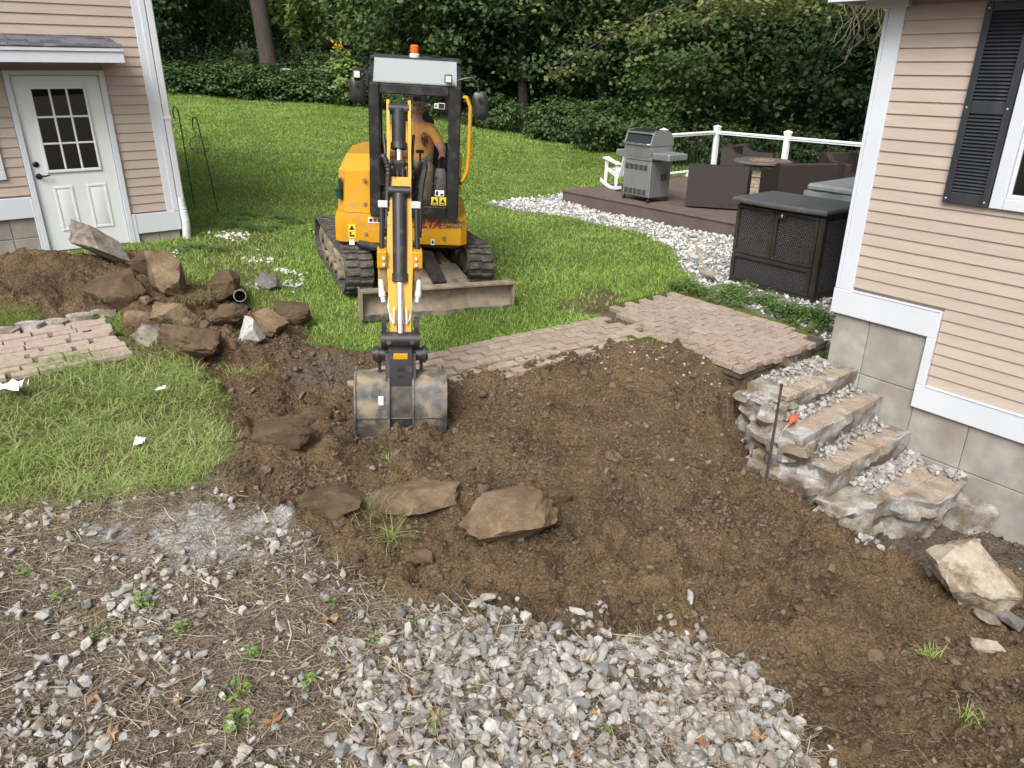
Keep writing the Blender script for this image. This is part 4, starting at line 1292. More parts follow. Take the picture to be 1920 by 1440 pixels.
dl = box_front('door', .012, .545, .40, .985)
dr = box_front('door', .553, BW - .075, .40, .985)
mb = MB(); mb.box(.50, .53, -.02, -.003, .72, .95, .006); mb.build('handle', m_res, dl)
mb = MB(); mb.box(.60, .70, -.02, -.003, .895, .905, .003); mb.box(.60, .70, -.012, -.0045, .905, .975, .003); mb.build('latch', m_res, dr)
mb = MB(); mb.add([(.65, -.016, .965), (.665, -.016, .94), (.65, -.016, .915), (.635, -.016, .94)], [(0, 1, 2, 3)]); mb.build('lock', m_galv, dr)
box_front('lower_panel', .012, BW - .075, .065, .392, .045)
mb = MB(); mb.box(BW - .07, BW, -.003, .03, .06, BH - .03, .01); mb.build('corner_post', m_res, BX)
sp_ = weave(BX, .08, BD - .06, .12, .95, BW - .006, 'y'); 
n = 14
top = [(-.03 + (BW + .06) * i / n, -.05 - .05 * math.sin(math.pi * i / n)) for i in range(n + 1)] + [(BW + .03, BD + .03), (-.03, BD + .03)]
mb = MB(); c_ = (BW / 2, BD / 2)
lay = [(1.0, BH - .0), (1.012, BH + .02), (1.0, BH + .045), (.975, BH + .056)]
V = []; F = []
for s_, z_ in lay:
    V += [(c_[0] + (p - c_[0]) * s_, c_[1] + (q - c_[1]) * s_, z_) for p, q in top]
m_ = len(top)
for a in range(3):
    for i in range(m_): F.append((a * m_ + i, a * m_ + (i + 1) % m_, (a + 1) * m_ + (i + 1) % m_, (a + 1) * m_ + i))
F.append(tuple(range(m_))[::-1]); F.append(tuple(range(3 * m_, 4 * m_)))
mb.add(V, F); mb.build('lid', m_lidr, BX)
# shovel lying on the stones
m_wood = mat('worn_wood', (.30, .23, .15), .8, var=.25, scale=12, stretch=(1, 1, .3))
m_shov = mat('pale_rusty_blade', (.40, .36, .31), .6, .3, var=.15, dirt=(.27, .20, .14), damt=(.45, .7))
m_grip = mat('green_grip', (.06, .13, .07), .6)
SH = thing('shovel', 'short pale shovel lying on the white stones near the storage box', 'shovel', (2.47, 9.33, -.22), 0)
a = Vector((0, 0, .02)); b = Vector((.02, .82, .24)); dv = (b - a).normalized()
mb = MB(); mb.tube([a + dv * .02, a + dv * .35, b], [.016, .015, .015], 10); mb.build('shaft', m_wood, SH)
mb = MB(); V = []; F = []
pr = [(-.30, .01), (-.24, .07), (-.12, .10), (0.0, .10), (.03, .03)]
for (y_, w_) in pr:
    for u in (-1, -.5, 0, .5, 1): V.append((u * w_, y_, .03 + .028 * u * u + .06 * max(0, y_ + .05)))
for i in range(4):
    for j in range(4): F.append((i * 5 + j, i * 5 + j + 1, i * 5 + j + 6, i * 5 + j + 5))
mb.add(V, F); o = mb.build('blade', m_shov, SH); md = o.modifiers.new('thick', 'SOLIDIFY'); md.thickness = .004
sd_ = Vector((1, 0, 0)); 
mb = MB(); mb.tube([b - dv * .02, b + dv * .05 + sd_ * .06, b + dv * .13 + sd_ * .06], .011, 8); mb.tube([b - dv * .02, b + dv * .05 - sd_ * .06, b + dv * .13 - sd_ * .06], .011, 8); mb.build('grip_fork', m_wood, SH)
mb = MB(); mb.cyl(b + dv * .13 - sd_ * .065, b + dv * .13 + sd_ * .065, .015, 10); mb.build('grip', m_grip, SH)
# ------------------------------------------------------------------ mini excavator
m_yel = mat('yellow_paint', (.54, .265, .007), .35, var=.07, scale=3, coat=.25, dirt=(.26, .17, .08), damt=(.52, .80), dscale=6, bump=.05, bscale=60)
m_yel2 = mat('scratched_yellow_paint', (.54, .27, .009), .4, var=.08, scale=4, coat=.15, dirt=(.16, .10, .05), damt=(.60, .74), dscale=16, bump=.06, bscale=60)
m_cab = mat('cab_black', (.014, .015, .016), .38, var=.2, dirt=(.055, .052, .047), damt=(.5, .85), dscale=8)
m_mudst = mat('muddy_steel', (.26, .215, .155), .85, .1, var=.2, scale=6, dirt=(.10, .075, .05), damt=(.45, .75), dscale=5, bump=.25, bscale=40)
m_bucket = mat('worn_bucket_steel', (.13, .13, .128), .42, .5, var=.5, scale=7, dirt=(.36, .29, .20), damt=(.44, .66), dscale=5.5, bump=.12, bscale=30)
m_bucket_dk = mat('dark_bucket_steel', (.075, .072, .07), .5, .4, var=.3, scale=5, dirt=(.20, .15, .10), damt=(.48, .75), dscale=6, bump=.15, bscale=30)
m_rub2 = mat('black_hose', (.012, .012, .013), .5, var=.2)
m_roofw = glass_mat('pale_roof_window', (.85, .88, .89), .22, .06, dust=.2, sky_sheen=.36)
m_orange = mat('orange_beacon', (.75, .12, .015), .25)
m_sticker = mat('white_sticker', (.7, .7, .68), .5)
m_yst = mat('yellow_sticker', (.75, .55, .05), .5)
m_ink = mat('black_ink', (.015, .015, .015), .5)
m_red = mat('red_lettering', (.50, .02, .02), .45)
m_navy = mat('navy_lettering', (.03, .04, .12), .45)
m_lampg = mat('lamp_lens', (.55, .55, .5), .15)
m_seat = mat('seat_fabric', (.02, .02, .021), .8, var=.2)
cabglass = glass_mat('cab_glass', (.985, .99, .988), -.035, .02, dust=.05)
lowglass = glass_mat('dusty_cab_glass', (.93, .95, .94), -.03, .03, dust=.28)

EXR = thing('mini_excavator', 'yellow and black mini excavator with its bucket lowered onto the soil', 'excavator', (-1.46, 9.35, -.20), rot=(R(1.5), R(3.0), 0))
MU = rz(R(5.7)); ML_ = rz(R(22.5)); MA = tr(-.02, 0, 0) @ rz(R(8.6))


def U(): return MB(MU)
def LW_(): return MB(ML_)
def A(): return MB(MA)


# -- tracks
def loop_pts(y0, y1, r, zc, n=14, step=.08):
    pts = []
    for i in range(n + 1):
        a = math.pi / 2 + math.pi * i / n
        pts.append((y0 + r * math.cos(a), zc + r * math.sin(a)))
    k = int((y1 - y0) / step)
    for i in range(1, k): pts.append((y0 + (y1 - y0) * i / k, zc - r))
    for i in range(n + 1):
        a = -math.pi / 2 + math.pi * i / n
        pts.append((y1 + r * math.cos(a), zc + r * math.sin(a)))
    for i in range(1, k): pts.append((y1 - (y1 - y0) * i / k, zc + r - .02 * math.sin(math.pi * i / k)))
    return pts


y0_, y1_, rT, zT = -.84, .84, .245, .27
lug = MB(); lug.box(-.145, .0, -.028, .012, 0, .028, .006); lug.box(.0, .145, -.012, .028, 0, .028, .006); lug_me = lug.mesh('lug', m_rubber, False)
for sx in (-.72, .72):
    outp = loop_pts(y0_, y1_, rT, zT); inp = loop_pts(y0_, y1_, rT - .03, zT)
    n = len(outp); V = []; F = []
    for q, p in ((sx - .16, outp), (sx + .16, outp), (sx + .16, inp), (sx - .16, inp)):
        V += [(q, a, b) for a, b in p]
    for rg in range(4):
        for i in range(n):
            j = (i + 1) % n
            F.append((rg * n + i, rg * n + j, ((rg + 1) % 4) * n + j, ((rg + 1) % 4) * n + i))
    mb = LW_(); mb.add(V, F); TK = mb.build('rubber_track', m_rubber, EXR)
    # lugs spaced along the belt
    P = np.array(outp + [outp[0]]); seg = np.r_[0, np.cumsum(np.hypot(*np.diff(P, axis=0).T))]
    nl = int(seg[-1] / .088)
    for i in range(nl):
        s = seg[-1] * i / nl
        y = np.interp(s, seg, P[:, 0]); z = np.interp(s, seg, P[:, 1])
        y2 = np.interp(min(s + .01, seg[-1]), seg, P[:, 0]); z2 = np.interp(min(s + .01, seg[-1]), seg, P[:, 1])
        t_ = Vector((0, y2 - y, z2 - z)).normalized(); nrm = Vector((0, t_.z, -t_.y))
        if nrm.dot(Vector((0, y - max(min(y, y1_), y0_), z - zT))) < 0: nrm = -nrm
        Mx = Matrix.Identity(4)
        Mx.col[0] = (1, 0, 0, 0); Mx.col[1] = (*t_, 0); Mx.col[2] = (*nrm, 0); Mx.col[3] = (sx, y - nrm.y * .004, z - nrm.z * .004, 1)
        o = place('lug', lug_me, TK); o.matrix_local = ML_ @ Mx
    mb = LW_(); mb.box(sx - .10, sx + .10, -.62, .62, .17, .36, .02); mb.box(sx - .13, sx + .13, -.5, .5, .30, .37, .01); mb.build('track_frame', m_mudst, EXR)
    for y in (-.84, .84):
        mb = LW_(); mb.cyl((sx - .09, y, zT), (sx + .09, y, zT), rT - .035, 22); mb.cyl((sx - .12, y, zT), (sx + .12, y, zT), .09, 14); mb.build('idler_wheel' if y < 0 else 'drive_sprocket', m_mudst, EXR)
    for y in (-.45, -.15, .15, .45):
        mb = LW_(); mb.cyl((sx - .13, y, .115), (sx + .13, y, .115), .06, 14); mb.build('track_roller', m_mudst, EXR)
mb = LW_(); mb.box(-.56, .56, -.42, .42, .24, .44, .04); mb.box(-.3, .3, -.62, .62, .26, .40, .03); mb.build('undercarriage_frame', m_blackmetal, EXR)
# -- dozer blade
bp = [(-1.70, .0), (-1.76, .0), (-1.755, .06), (-1.715, .11), (-1.69, .18), (-1.695, .25), (-1.73, .29), (-1.79, .30), (-1.79, .318), (-1.67, .318), (-1.65, .25), (-1.655, .12)]
mb = LW_(); mb.prism(bp, -.84, .84, 'x'); BL = mb.build('dozer_blade', m_mudst, EXR)
mb = LW_(); mb.box(-.84, .84, -1.772, -1.761, -.01, .06, .003); mb.build('wear_edge', m_bucket, BL)
for x in (-.852, .841):
    mb = LW_(); mb.prism([(-1.80, .02), (-1.81, .325), (-1.62, .325), (-1.62, .0), (-1.75, 0)], x, x + .011, 'x'); mb.build('end_plate', m_mudst, BL)
for x in (-.34, .34):
    mb = LW_(); mb.prism([(-1.66, .10), (-1.66, .28), (-.9, .32), (-.5, .36), (-.5, .24), (-.9, .18)], x - .05, x + .05, 'x'); mb.build('blade_arm', m_mudst, BL)
mb = LW_(); mb.add([(-.45, -1.66, .21), (.45, -1.66, .21), (.40, -1.05, .34), (-.40, -1.05, .34)], [(0, 1, 2, 3)]); o = mb.build('arm_plate', m_mudst, BL); o.modifiers.new('t', 'SOLIDIFY').thickness = .02
mb = LW_(); mb.prism([(-.08, 0), (.08, 0), (.06, .10), (-.06, .10)], 0, .62, 'z', tr(0.07, -1.52, .30) @ Matrix.Rotation(R(-72), 4, 'X')); mb.build('cylinder_cover', m_blackmetal, BL)
# -- turntable and body
mb = U(); mb.lathe([(.42, .42), (.42, .55), (.01, .55)], 30); mb.build('turntable', m_blackmetal, EXR)


def plan(front, x0, x1, rad, n=16, ch=.07):
    pts = [(x0 + ch, front), (x1 - ch, front), (x1, front + ch)]
    cx = (x0 + x1) / 2; hw = (x1 - x0) / 2
    for i in range(n + 1):
        a = math.pi * i / n
        pts.append((cx + hw * math.cos(a), .12 + rad * math.sin(a)))
    pts.append((x0, front + ch))
    return pts


mb = U(); pl = plan(-.93, -.67, .81, .78)
cx_, cy_ = .07, 0
V = []; F = []; L_ = [(.90, .52), (1.0, .58), (1.0, .80), (.985, .895)]
for s_, z_ in L_: V += [(cx_ + (x - cx_) * (s_ if z_ < .6 else s_), y * s_, z_) for x, y in pl]
m_ = len(pl)
for a in range(3):
    for i in range(m_): F.append((a * m_ + i, a * m_ + (i + 1) % m_, (a + 1) * m_ + (i + 1) % m_, (a + 1) * m_ + i))
F.append(tuple(range(m_))[::-1]); F.append(tuple(range(3 * m_, 4 * m_)))
mb.add(V, F); BODY = mb.build('lower_body', m_yel, EXR)
# engine cover
mb = U()
hv = [(-.65, -.70, .90), (-.56, -.86, .90), (-.28, -.88, .90), (-.28, .70, .90), (-.52, .62, .90), (-.65, .3, .90)]
ht = [(-.63, -.68, 1.33), (-.545, -.82, 1.34), (-.28, -.84, 1.35), (-.28, .66, 1.35), (-.50, .58, 1.35), (-.63, .28, 1.33)]
hs = [(-.56, -.50, 1.48), (-.52, -.56, 1.49), (-.28, -.58, 1.50), (-.28, .55, 1.50), (-.46, .5, 1.49), (-.56, .2, 1.48)]
F = [tuple(range(6))[::-1], tuple(range(12, 18))]
for a in range(2):
    for i in range(6): F.append((a * 6 + i, a * 6 + (i + 1) % 6, (a + 1) * 6 + (i + 1) % 6, (a + 1) * 6 + i))
mb.add(hv + ht + hs, F); EC = mb.build('engine_cover', m_yel, EXR, sharp=20)
mb = U(); mb.add([(-.638, -.735, 1.02), (-.585, -.832, 1.02), (-.585, -.822, 1.27), (-.63, -.74, 1.24)], [(0, 1, 2, 3)]); o = mb.build('recess_shade', m_dark, EC)  # flat dark patch paints the shade inside the recess
for x, z in ((-.335, 1.26), (-.335, 1.0)):
    mb = U(); mb.cyl((x, -.885, z), (x, -.865, z), .02, 12); mb.build('panel_bolt', m_mudst, EC)
mb = U(); mb.box(-.27, .78, .36, .78, .90, 1.42, .05); mb.build('rear_cover', m_yel, EXR)
for x, z in ((.55, .66), (-.33, .68)):
    mb = U(); mb.cyl((x, -.945, z), (x, -.925, z), .02, 12); mb.build('panel_bolt', m_mudst, BODY)
# decals
def text_obj(name, s, size, m, parent, M, shear=0.0, off=0.0, ext=.0015):
    cu = bpy.data.curves.new(name, 'FONT'); cu.body = s; cu.size = size; cu.shear = shear; cu.offset = off; cu.extrude = ext
    o = bpy.data.objects.new(name, cu); COL.objects.link(o)
    bpy.context.view_layer.update()
    me = bpy.data.meshes.new_from_object(o.evaluated_get(bpy.context.evaluated_depsgraph_get()))
    bpy.data.objects.remove(o); bpy.data.curves.remove(cu)
    me.materials.clear(); me.materials.append(m)
    q = place(name, me, parent); q.matrix_local = M
    return q


X90 = Matrix.Rotation(R(90), 4, 'X')
text_obj('lettering', 'ALTA', .125, m_navy, BODY, MU @ tr(.205, -.9335, .772) @ X90, .25, .006)
text_obj('lettering', 'ALTA', .125, m_red, BODY, MU @ tr(.205, -.936, .772) @ X90, .25, 0)
text_obj('lettering', 'EQUIPMENT', .052, m_navy, BODY, MU @ tr(.50, -.934, .825) @ X90, .0, .001)
text_obj('lettering', 'COMPANY', .052, m_navy, BODY, MU @ tr(.50, -.934, .772) @ X90, .0, .001)


def decal(parent, x0, x1, z0, z1, m, y=-.9335, border=False):
    mb = U(); mb.box(x0, x1, y - .001, y + .001, z0, z1); return mb.build('sticker', m, parent)


s1 = decal(BODY, -.30, -.10, .80, .865, m_sticker)
for i in range(4):
    mb = U(); mb.box(-.285 + i * .046, -.25 + i * .046, -.9365, -.9348, .815, .85); mb.build('print', m_red if i % 2 else m_ink, s1)
s1 = decal(BODY, .40, .445, .575, .64, m_sticker)
mb = U(); mb.box(.412, .434, -.9365, -.9348, .59, .625); mb.build('print', m_ink, s1)
s1 = decal(BODY, -.52, -.44, .62, .78, m_yst); 
mb = U(); mb.add([(-.51, -.9355, .715), (-.45, -.9355, .715), (-.48, -.9355, .77)], [(0, 1, 2)]); mb.box(-.508, -.452, -.9365, -.9348, .64, .66); mb.box(-.508, -.487, -.9365, -.9348, .665, .69); mb.build('print', m_ink, s1)
s1 = decal(BODY, -.515, -.455, .545, .605, m_sticker)

# -- cab
cx0, cx1, cyf, cyb, cz0, cz1, czr = -.265, .70, -1.0, .35, .885, 2.27, 2.50
mb = U()
mb.box(cx0, cx0 + .115, cyf, cyf + .09, cz0, cz1, .012); mb.box(cx1 - .13, cx1, cyf, cyf + .09, cz0, cz1, .012)
mb.box(cx0 + .115, cx1 - .13, cyf + .003, cyf + .08, cz1 - .10, cz1 - .003, .008); mb.box(cx0 + .115, cx1 - .13, cyf + .003, cyf + .08, cz0 + .002, cz0 + .135, .008)
FRM = mb.build('cab_front_frame', m_cab, EXR)
for x in (cx0, cx1 - .06):
    mb = U()
    mb.box(x, x + .06, cyb - .1, cyb, cz0, czr - .03, .01); mb.box(x + .004, x + .056, cyf + .09, cyb - .1, cz0, cz0 + .12, .008)
    mb.box(x + .002, x + .058, -.28, -.2, cz0 + .12, czr - .08, .008)
    mb.prism([(cyf + .02, cz1 - .02), (cyf + .02, cz1 + .005), (-.68, czr - .02), (cyb, czr - .02), (cyb, czr - .09), (-.66, czr - .09), (cyf + .1, cz1 - .06)], x + .003, x + .057, 'x')
    mb.build('cab_side_frame', m_cab, EXR)
    mb = U(); xm = x + .03
    mb.add([(xm, cyf + .09, cz0 + .12), (xm, -.28, cz0 + .12), (xm, -.28, czr - .1), (xm, -.66, czr - .1), (xm, cyf + .09, cz1 - .06)], [(0, 1, 2, 3, 4)]); mb.build('side_window', cabglass, EXR)
    mb = U(); mb.add([(xm, -.2, cz0 + .12), (xm, cyb - .1, cz0 + .12), (xm, cyb - .1, czr - .1), (xm, -.2, czr - .1)], [(0, 1, 2, 3)]); mb.build('side_window', cabglass, EXR)
mb = U(); mb.add([(cx0 + .06, cyb - .04, 1.55), (cx1 - .06, cyb - .04, 1.55), (cx1 - .06, cyb - .04, czr - .09), (cx0 + .06, cyb - .04, czr - .09)], [(0, 1, 2, 3)]); mb.build('rear_window', cabglass, EXR)
mb = U(); mb.box(cx0 + .06, cx1 - .06, cyb - .07, cyb, cz0, 1.55); mb.box(cx0 + .06, cx1 - .06, cyb - .08, cyb, czr - .09, czr - .03, .005); mb.build('cab_rear_panel', m_cab, EXR)
mb = U(); mb.box(cx0 + .118, cx1 - .133, cyf + .035, cyf + .041, cz0 + .138, 1.405); mb.build('lower_windscreen', lowglass, EXR)
mb = U(); mb.box(cx0 + .118, cx1 - .133, cyf + .045, cyf + .051, 1.40, cz1 - .103); UW = mb.build('windscreen', cabglass, EXR)
mb = U(); mb.prism([(cyf + .02, cz1 + .008), (cyf + .02, cz1 + .022), (-.70, czr + .004), (-.70, czr - .012)], cx0 + .05, cx1 - .05, 'x'); RWN = mb.build('roof_window', m_roofw, EXR)
mb = U(); mb.prism([(-.695, czr - .01), (-.66, czr + .02), (cyb - .05, czr + .02), (cyb + .02, czr - .03)], cx0, cx1, 'x'); ROOF = mb.build('cab_roof', m_cab, EXR)
mb = U(); mb.box(cx0 + .06, cx1 - .06, cyf + .08, cyb - .05, .97, 1.0); mb.build('cab_floor', m_black, EXR)
# stickers on the glass
mb = U(); mb.box(.42, .455, cyf + .03, cyf + .034, 2.05, 2.10); mb.box(.46, .53, cyf + .03, cyf + .034, 2.045, 2.105); mb.build('sticker', m_sticker, UW)
mb = U(); mb.box(.465, .525, cyf + .027, cyf + .0295, 2.05, 2.10); mb.box(.43, .445, cyf + .027, cyf + .0295, 2.06, 2.09); mb.build('print', m_ink, UW)
LG = U(); LG.box(.44, .54, cyf + .02, cyf + .024, 1.135, 1.20); s1 = LG.build('sticker', m_sticker, EXR)
mb = U(); mb.box(.45, .475, cyf + .017, cyf + .0195, 1.145, 1.19); mb.box(.50, .53, cyf + .017, cyf + .0195, 1.145, 1.165); mb.build('print', m_ink, s1)
for x in (.40, .49):
    mb = U(); mb.box(x, x + .075, cyf + .02, cyf + .024, 1.035, 1.125); s1 = mb.build('sticker', m_yst, EXR)
    mb = U(); mb.add([(x + .012, cyf + .018, 1.065), (x + .063, cyf + .018, 1.065), (x + .0375, cyf + .018, 1.112)], [(0, 1, 2)]); mb.box(x + .01, x + .065, cyf + .017, cyf + .0195, 1.045, 1.053); mb.build('print', m_ink, s1)
# beacon, lamps, mirrors, grab bar
mb = U(); mb.lathe([(.055, 0), (.055, .03), (.045, .04), (.001, .04)], 18, tr(.20, -.52, czr + .02)); B_ = mb.build('beacon_base', m_galv, ROOF)
mb = U(); mb.lathe([(.044, .04), (.047, .06), (.044, .115), (.036, .125), (.001, .125)], 18, tr(.20, -.52, czr + .02)); mb.build('beacon_lens', m_orange, ROOF)
mb = U(); mb.tube([(.25, -.5, czr + .03), (.32, -.46, czr + .05), (.42, -.4, czr + .03), (.5, -.2, czr + .03)], .006, 6); mb.build('cable', m_rub2, ROOF)
for x, z in ((-.37, 2.30), (.56, 2.305)):
    mb = U(); mb.box(x - .04, x + .04, -1.06, -1.01, z, z + .085, .008); l_ = mb.build('work_lamp', m_black, EXR)
    mb = U(); mb.box(x - .03, x + .03, -1.064, -1.0605, z + .012, z + .073, .001); mb.build('lamp_lens', m_lampg, l_)
    mb = U(); mb.box(x - .03, x + .12 if x < 0 else x + .03, -1.005, -.96, z + .05, z + .065); mb.build('lamp_bracket', m_black, l_)
mb = U(); mb.box(-.40, -.25, -1.0, -.93, 2.385, 2.40); mb.box(-.29, -.262, -1.0, -.93, 2.24, 2.40); mb.build('mirror_bracket', m_black, EXR)
mb = U(); mb.tube([(.65, -.97, 2.33), (.74, -1.0, 2.36), (.80, -1.0, 2.37), (.86, -1.0, 2.33), (.885, -1.0, 2.22), (.87, -1.0, 2.17)], .012, 8); mb.build('mirror_bracket', m_black, EXR)


def mirror(x, z, w, h, rot):
    M = MU @ tr(x, -1.0, z) @ Matrix.Rotation(rot, 4, 'Y')
    pts = []
    for i in range(28):
        a = 2 * math.pi * i / 28; c, s = math.cos(a), math.sin(a)
        pts.append((w / 2 * math.copysign(abs(c) ** .55, c), h / 2 * math.copysign(abs(s) ** .55, s)))
    mb = MB(M); V = []; F = []
    for s_, y_ in ((.9, .0), (1.0, .012), (1.0, .03), (.8, .05), (.4, .06)): V += [(p * s_, -y_ + .03, q * s_) for p, q in pts]
    n = 28
    for a in range(4):
        for i in range(n): F.append((a * n + i, a * n + (i + 1) % n, (a + 1) * n + (i + 1) % n, (a + 1) * n + i))
    F.append(tuple(range(n))); F.append(tuple(range(4 * n, 5 * n))[::-1])
    mb.add(V, F); o = mb.build('mirror', m_black, EXR)
    mb = MB(M); mb.lathe([(.022, 0), (.018, .03), (.001, .03)], 12, tr(0, -.03, h * .22) @ X90); mb.build('ball_joint', m_blackmetal, o)


mirror(-.375, 2.19, .16, .26, R(0)); mirror(.905, 2.10, .165, .28, R(-8))
mb = U(); mb.tube([(.70, -.93, 2.18), (.76, -.96, 2.17), (.80, -.97, 2.08), (.80, -.97, 1.9), (.80, -.97, 1.6), (.79, -.97, 1.42), (.75, -.96, 1.32), (.70, -.94, 1.30)], .022, 10); mb.build('grab_bar', m_yel, EXR)
mb = U(); mb.box(.70, .735, -.97, -.91, 1.27, 1.33, .005); mb.box(.70, .735, -.96, -.90, 2.16, 2.21, .005); mb.build('grab_bar_mount', m_cab, EXR)
# seat, consoles, levers
mb = U(); mb.box(.0, .44, -.38, .12, 1.10, 1.24, .04); mb.build('seat', m_seat, EXR)
mb = U(); mb.box(.02, .42, .0, .13, 1.24, 1.88, .05, tr(0, .04, 0)); mb.build('seat_back', m_seat, EXR)
for x in (-.09, .46):
    mb = U(); mb.box(x, x + .11, -.52, .1, 1.0, 1.40, .03); mb.build('control_console', m_black, EXR)
    jx = x + .055
    mb = U(); mb.cyl((jx, -.44, 1.40), (jx, -.45, 1.47), .018, 8); mb.lathe([(.022, 0), (.028, .04), (.024, .09), (.012, .105)], 12, tr(jx, -.452, 1.46)); mb.build('joystick', m_black, EXR)
for x in (.16, .27):
    mb = U(); mb.tube([(x, -.72, 1.0), (x, -.74, 1.3), (x, -.70, 1.56)], .011, 8); mb.box(x - .045, x + .045, -.72, -.68, 1.55, 1.585, .008); mb.build('travel_lever', m_black, EXR)

# -- boom, dipper and linkage in the arm plane: r forward (= -y), z up
def ap(r, z, x=0.0): return (x, -r, z)


def aprism(poly, x0, x1): 
    mb = A(); mb.prism([(-r, z) for r, z in poly], x0, x1, 'x'); return mb


mb = A(); mb.box(-.13, .13, -1.45, -.85, .50, .66, .03); mb.cyl((0, -1.33, .36), (0, -1.33, .86), .10, 18); mb.box(-.2, .2, -1.1, -.8, .52, .62, .02); mb.build('swing_post', m_blackmetal, EXR)
mb = A(); mb.cyl((-.42, -1.0, .58), (-.08, -1.25, .58), .045, 12); mb.build('swing_cylinder', m_blackmetal, EXR)
boom = [(1.33, .62), (1.44, .70), (1.56, 1.05), (1.95, 1.62), (2.5, 1.74), (3.12, 1.66), (3.16, 1.76), (3.10, 1.84), (2.55, 1.96), (2.05, 1.98), (1.72, 1.8), (1.38, 1.1), (1.28, .72)]
aprism(boom, -.085, .085).build('boom', m_yel2, EXR)
mb = A(); mb.cyl(ap(1.55, .72), ap(1.95, 1.30), .055, 14); mb.build('boom_cylinder', m_blackmetal, EXR)
mb = A(); mb.cyl(ap(1.95, 1.30), ap(2.25, 1.70), .03, 12); mb.build('boom_rod', m_chrome, EXR)
# dipper: two plates open at the top, closed box below
up = [(3.03, 2.25), (3.085, 2.265), (3.13, 2.22), (3.20, 1.98), (3.33, 1.72), (3.44, 1.50), (3.33, 1.38), (3.18, 1.52), (3.06, 1.74), (3.01, 1.98)]
for s in (-1, 1):
    mb = aprism(up, s * .083 - .011, s * .083 + .011); DPL = mb.build('dipper_plate', m_yel2, EXR)
mb = A()
sec = [(3.20, 1.62, 3.36, 1.72, .09), (3.33, 1.28, 3.50, 1.38, .095), (3.46, .98, 3.64, 1.08, .10), (3.62, .68, 3.77, .76, .088), (3.76, .46, 3.88, .52, .075)]
V = []; F = []
for (ra, za, rb, zb, hw) in sec: V += [ap(ra, za, -hw), ap(ra, za, hw), ap(rb, zb, hw), ap(rb, zb, -hw)]
for i in range(len(sec) - 1):
    for j in range(4): F.append((i * 4 + j, i * 4 + (j + 1) % 4, i * 4 + 4 + (j + 1) % 4, i * 4 + 4 + j))
F += [(0, 1, 2, 3), (16, 17, 18, 19)]
mb.add(V, F); DI = mb.build('dipper', m_yel2, EXR, sharp=20)
# flanges with the side couplings
for s in (-1, 1):
    mb = A(); mb.box(.10 * s, .175 * s, -3.66, -3.50, 1.07, 1.20, .006); mb.box(.10 * s, .17 * s, -3.62, -3.48, .86, 1.071, .006); FL = mb.build('coupling_bracket', m_yel2, DI)
    mb = A(); mb.box(.115 * s, .16 * s, -3.626, -3.6215, .88, 1.05); mb.build('bracket_opening', m_mudst, FL)
    for z in (1.10, 1.15):
        mb = A(); mb.cyl((.125 * s, -3.675, z), (.125 * s, -3.655, z), .012, 8); mb.build('bolt', m_galv, FL)
    mb = A(); mb.tube([(.15 * s, -3.60, .98), (.145 * s, -3.64, .90), (.13 * s, -3.68, .80)], [.02, .022, .018], 10); mb.tube([(.143 * s, -3.645, .88), (.137 * s, -3.66, .84)], .028, 10); mb.build('hydraulic_coupler', m_galv, FL)
    mb = A(); mb.box(.09 * s, .165 * s, -3.47, -3.43, 1.50, 1.55, .004); mb.build('hose_clamp', m_galv, DI)
    mb = A(); mb.tube([(.135 * s, -3.46, 1.5), (.135 * s, -3.50, 1.36), (.14 * s, -3.55, 1.2)], .02, 8); mb.build('hydraulic_pipe', m_rub2, DI)
    mb = A(); mb.tube([(.085 * s, -3.72, .86), (.092 * s, -3.74, .78), (.07 * s, -3.80, .70), (.05 * s, -3.84, .68), (.048 * s, -3.80, .80)], .008, 8); mb.build('grease_line', m_trim, DI)
# cylinders on the dipper
mb = A(); mb.cyl(ap(3.10, 2.20), ap(3.16, 1.93), .055, 18); mb.cyl(ap(3.10, 2.2, -.08), ap(3.10, 2.2, .08), .04, 14); mb.cyl(ap(3.155, 1.95), ap(3.17, 1.905), .064, 18); mb.build('arm_cylinder', m_blackmetal, EXR)
mb = A(); mb.cyl(ap(3.165, 1.91), ap(3.20, 1.82), .03, 14); mb.build('arm_cylinder_rod', m_chrome, EXR)
mb = A(); mb.box(-.055, .055, -3.26, -3.17, 1.70, 1.83, .02); mb.cyl((-.07, -3.22, 1.76), (.07, -3.22, 1.76), .035, 12); mb.build('rod_clevis', m_blackmetal, EXR)
mb = A(); mb.cyl(ap(3.43, 1.60), ap(3.66, 1.02), .056, 20); mb.cyl(ap(3.655, 1.03), ap(3.675, .97), .064, 20); mb.cyl(ap(3.42, 1.62, -.085), ap(3.42, 1.62, .085), .042, 14); mb.build('bucket_cylinder', m_blackmetal, EXR)
mb = A(); mb.cyl(ap(3.67, .985), ap(3.88, .58), .030, 16); mb.build('bucket_cylinder_rod', m_chrome, EXR)


def hose(pts, r, ribbed=True, n=10):
    Q = []
    for i in range(len(pts) - 1):
        p0, p1, p2, p3 = [Vector(pts[max(0, min(len(pts) - 1, i + d))]) for d in (-1, 0, 1, 2)]
        for j in range(n):
            t = j / n
            Q.append(.5 * ((2 * p1) + (-p0 + p2) * t + (2 * p0 - 5 * p1 + 4 * p2 - p3) * t * t + (-p0 + 3 * p1 - 3 * p2 + p3) * t ** 3))
    Q.append(Vector(pts[-1]))
    mb = A(); mb.tube(Q, [r * (1.0 + (.16 if i % 2 else -.08) * ribbed) for i in range(len(Q))], 9); return mb.build('hydraulic_hose', m_rub2, EXR)


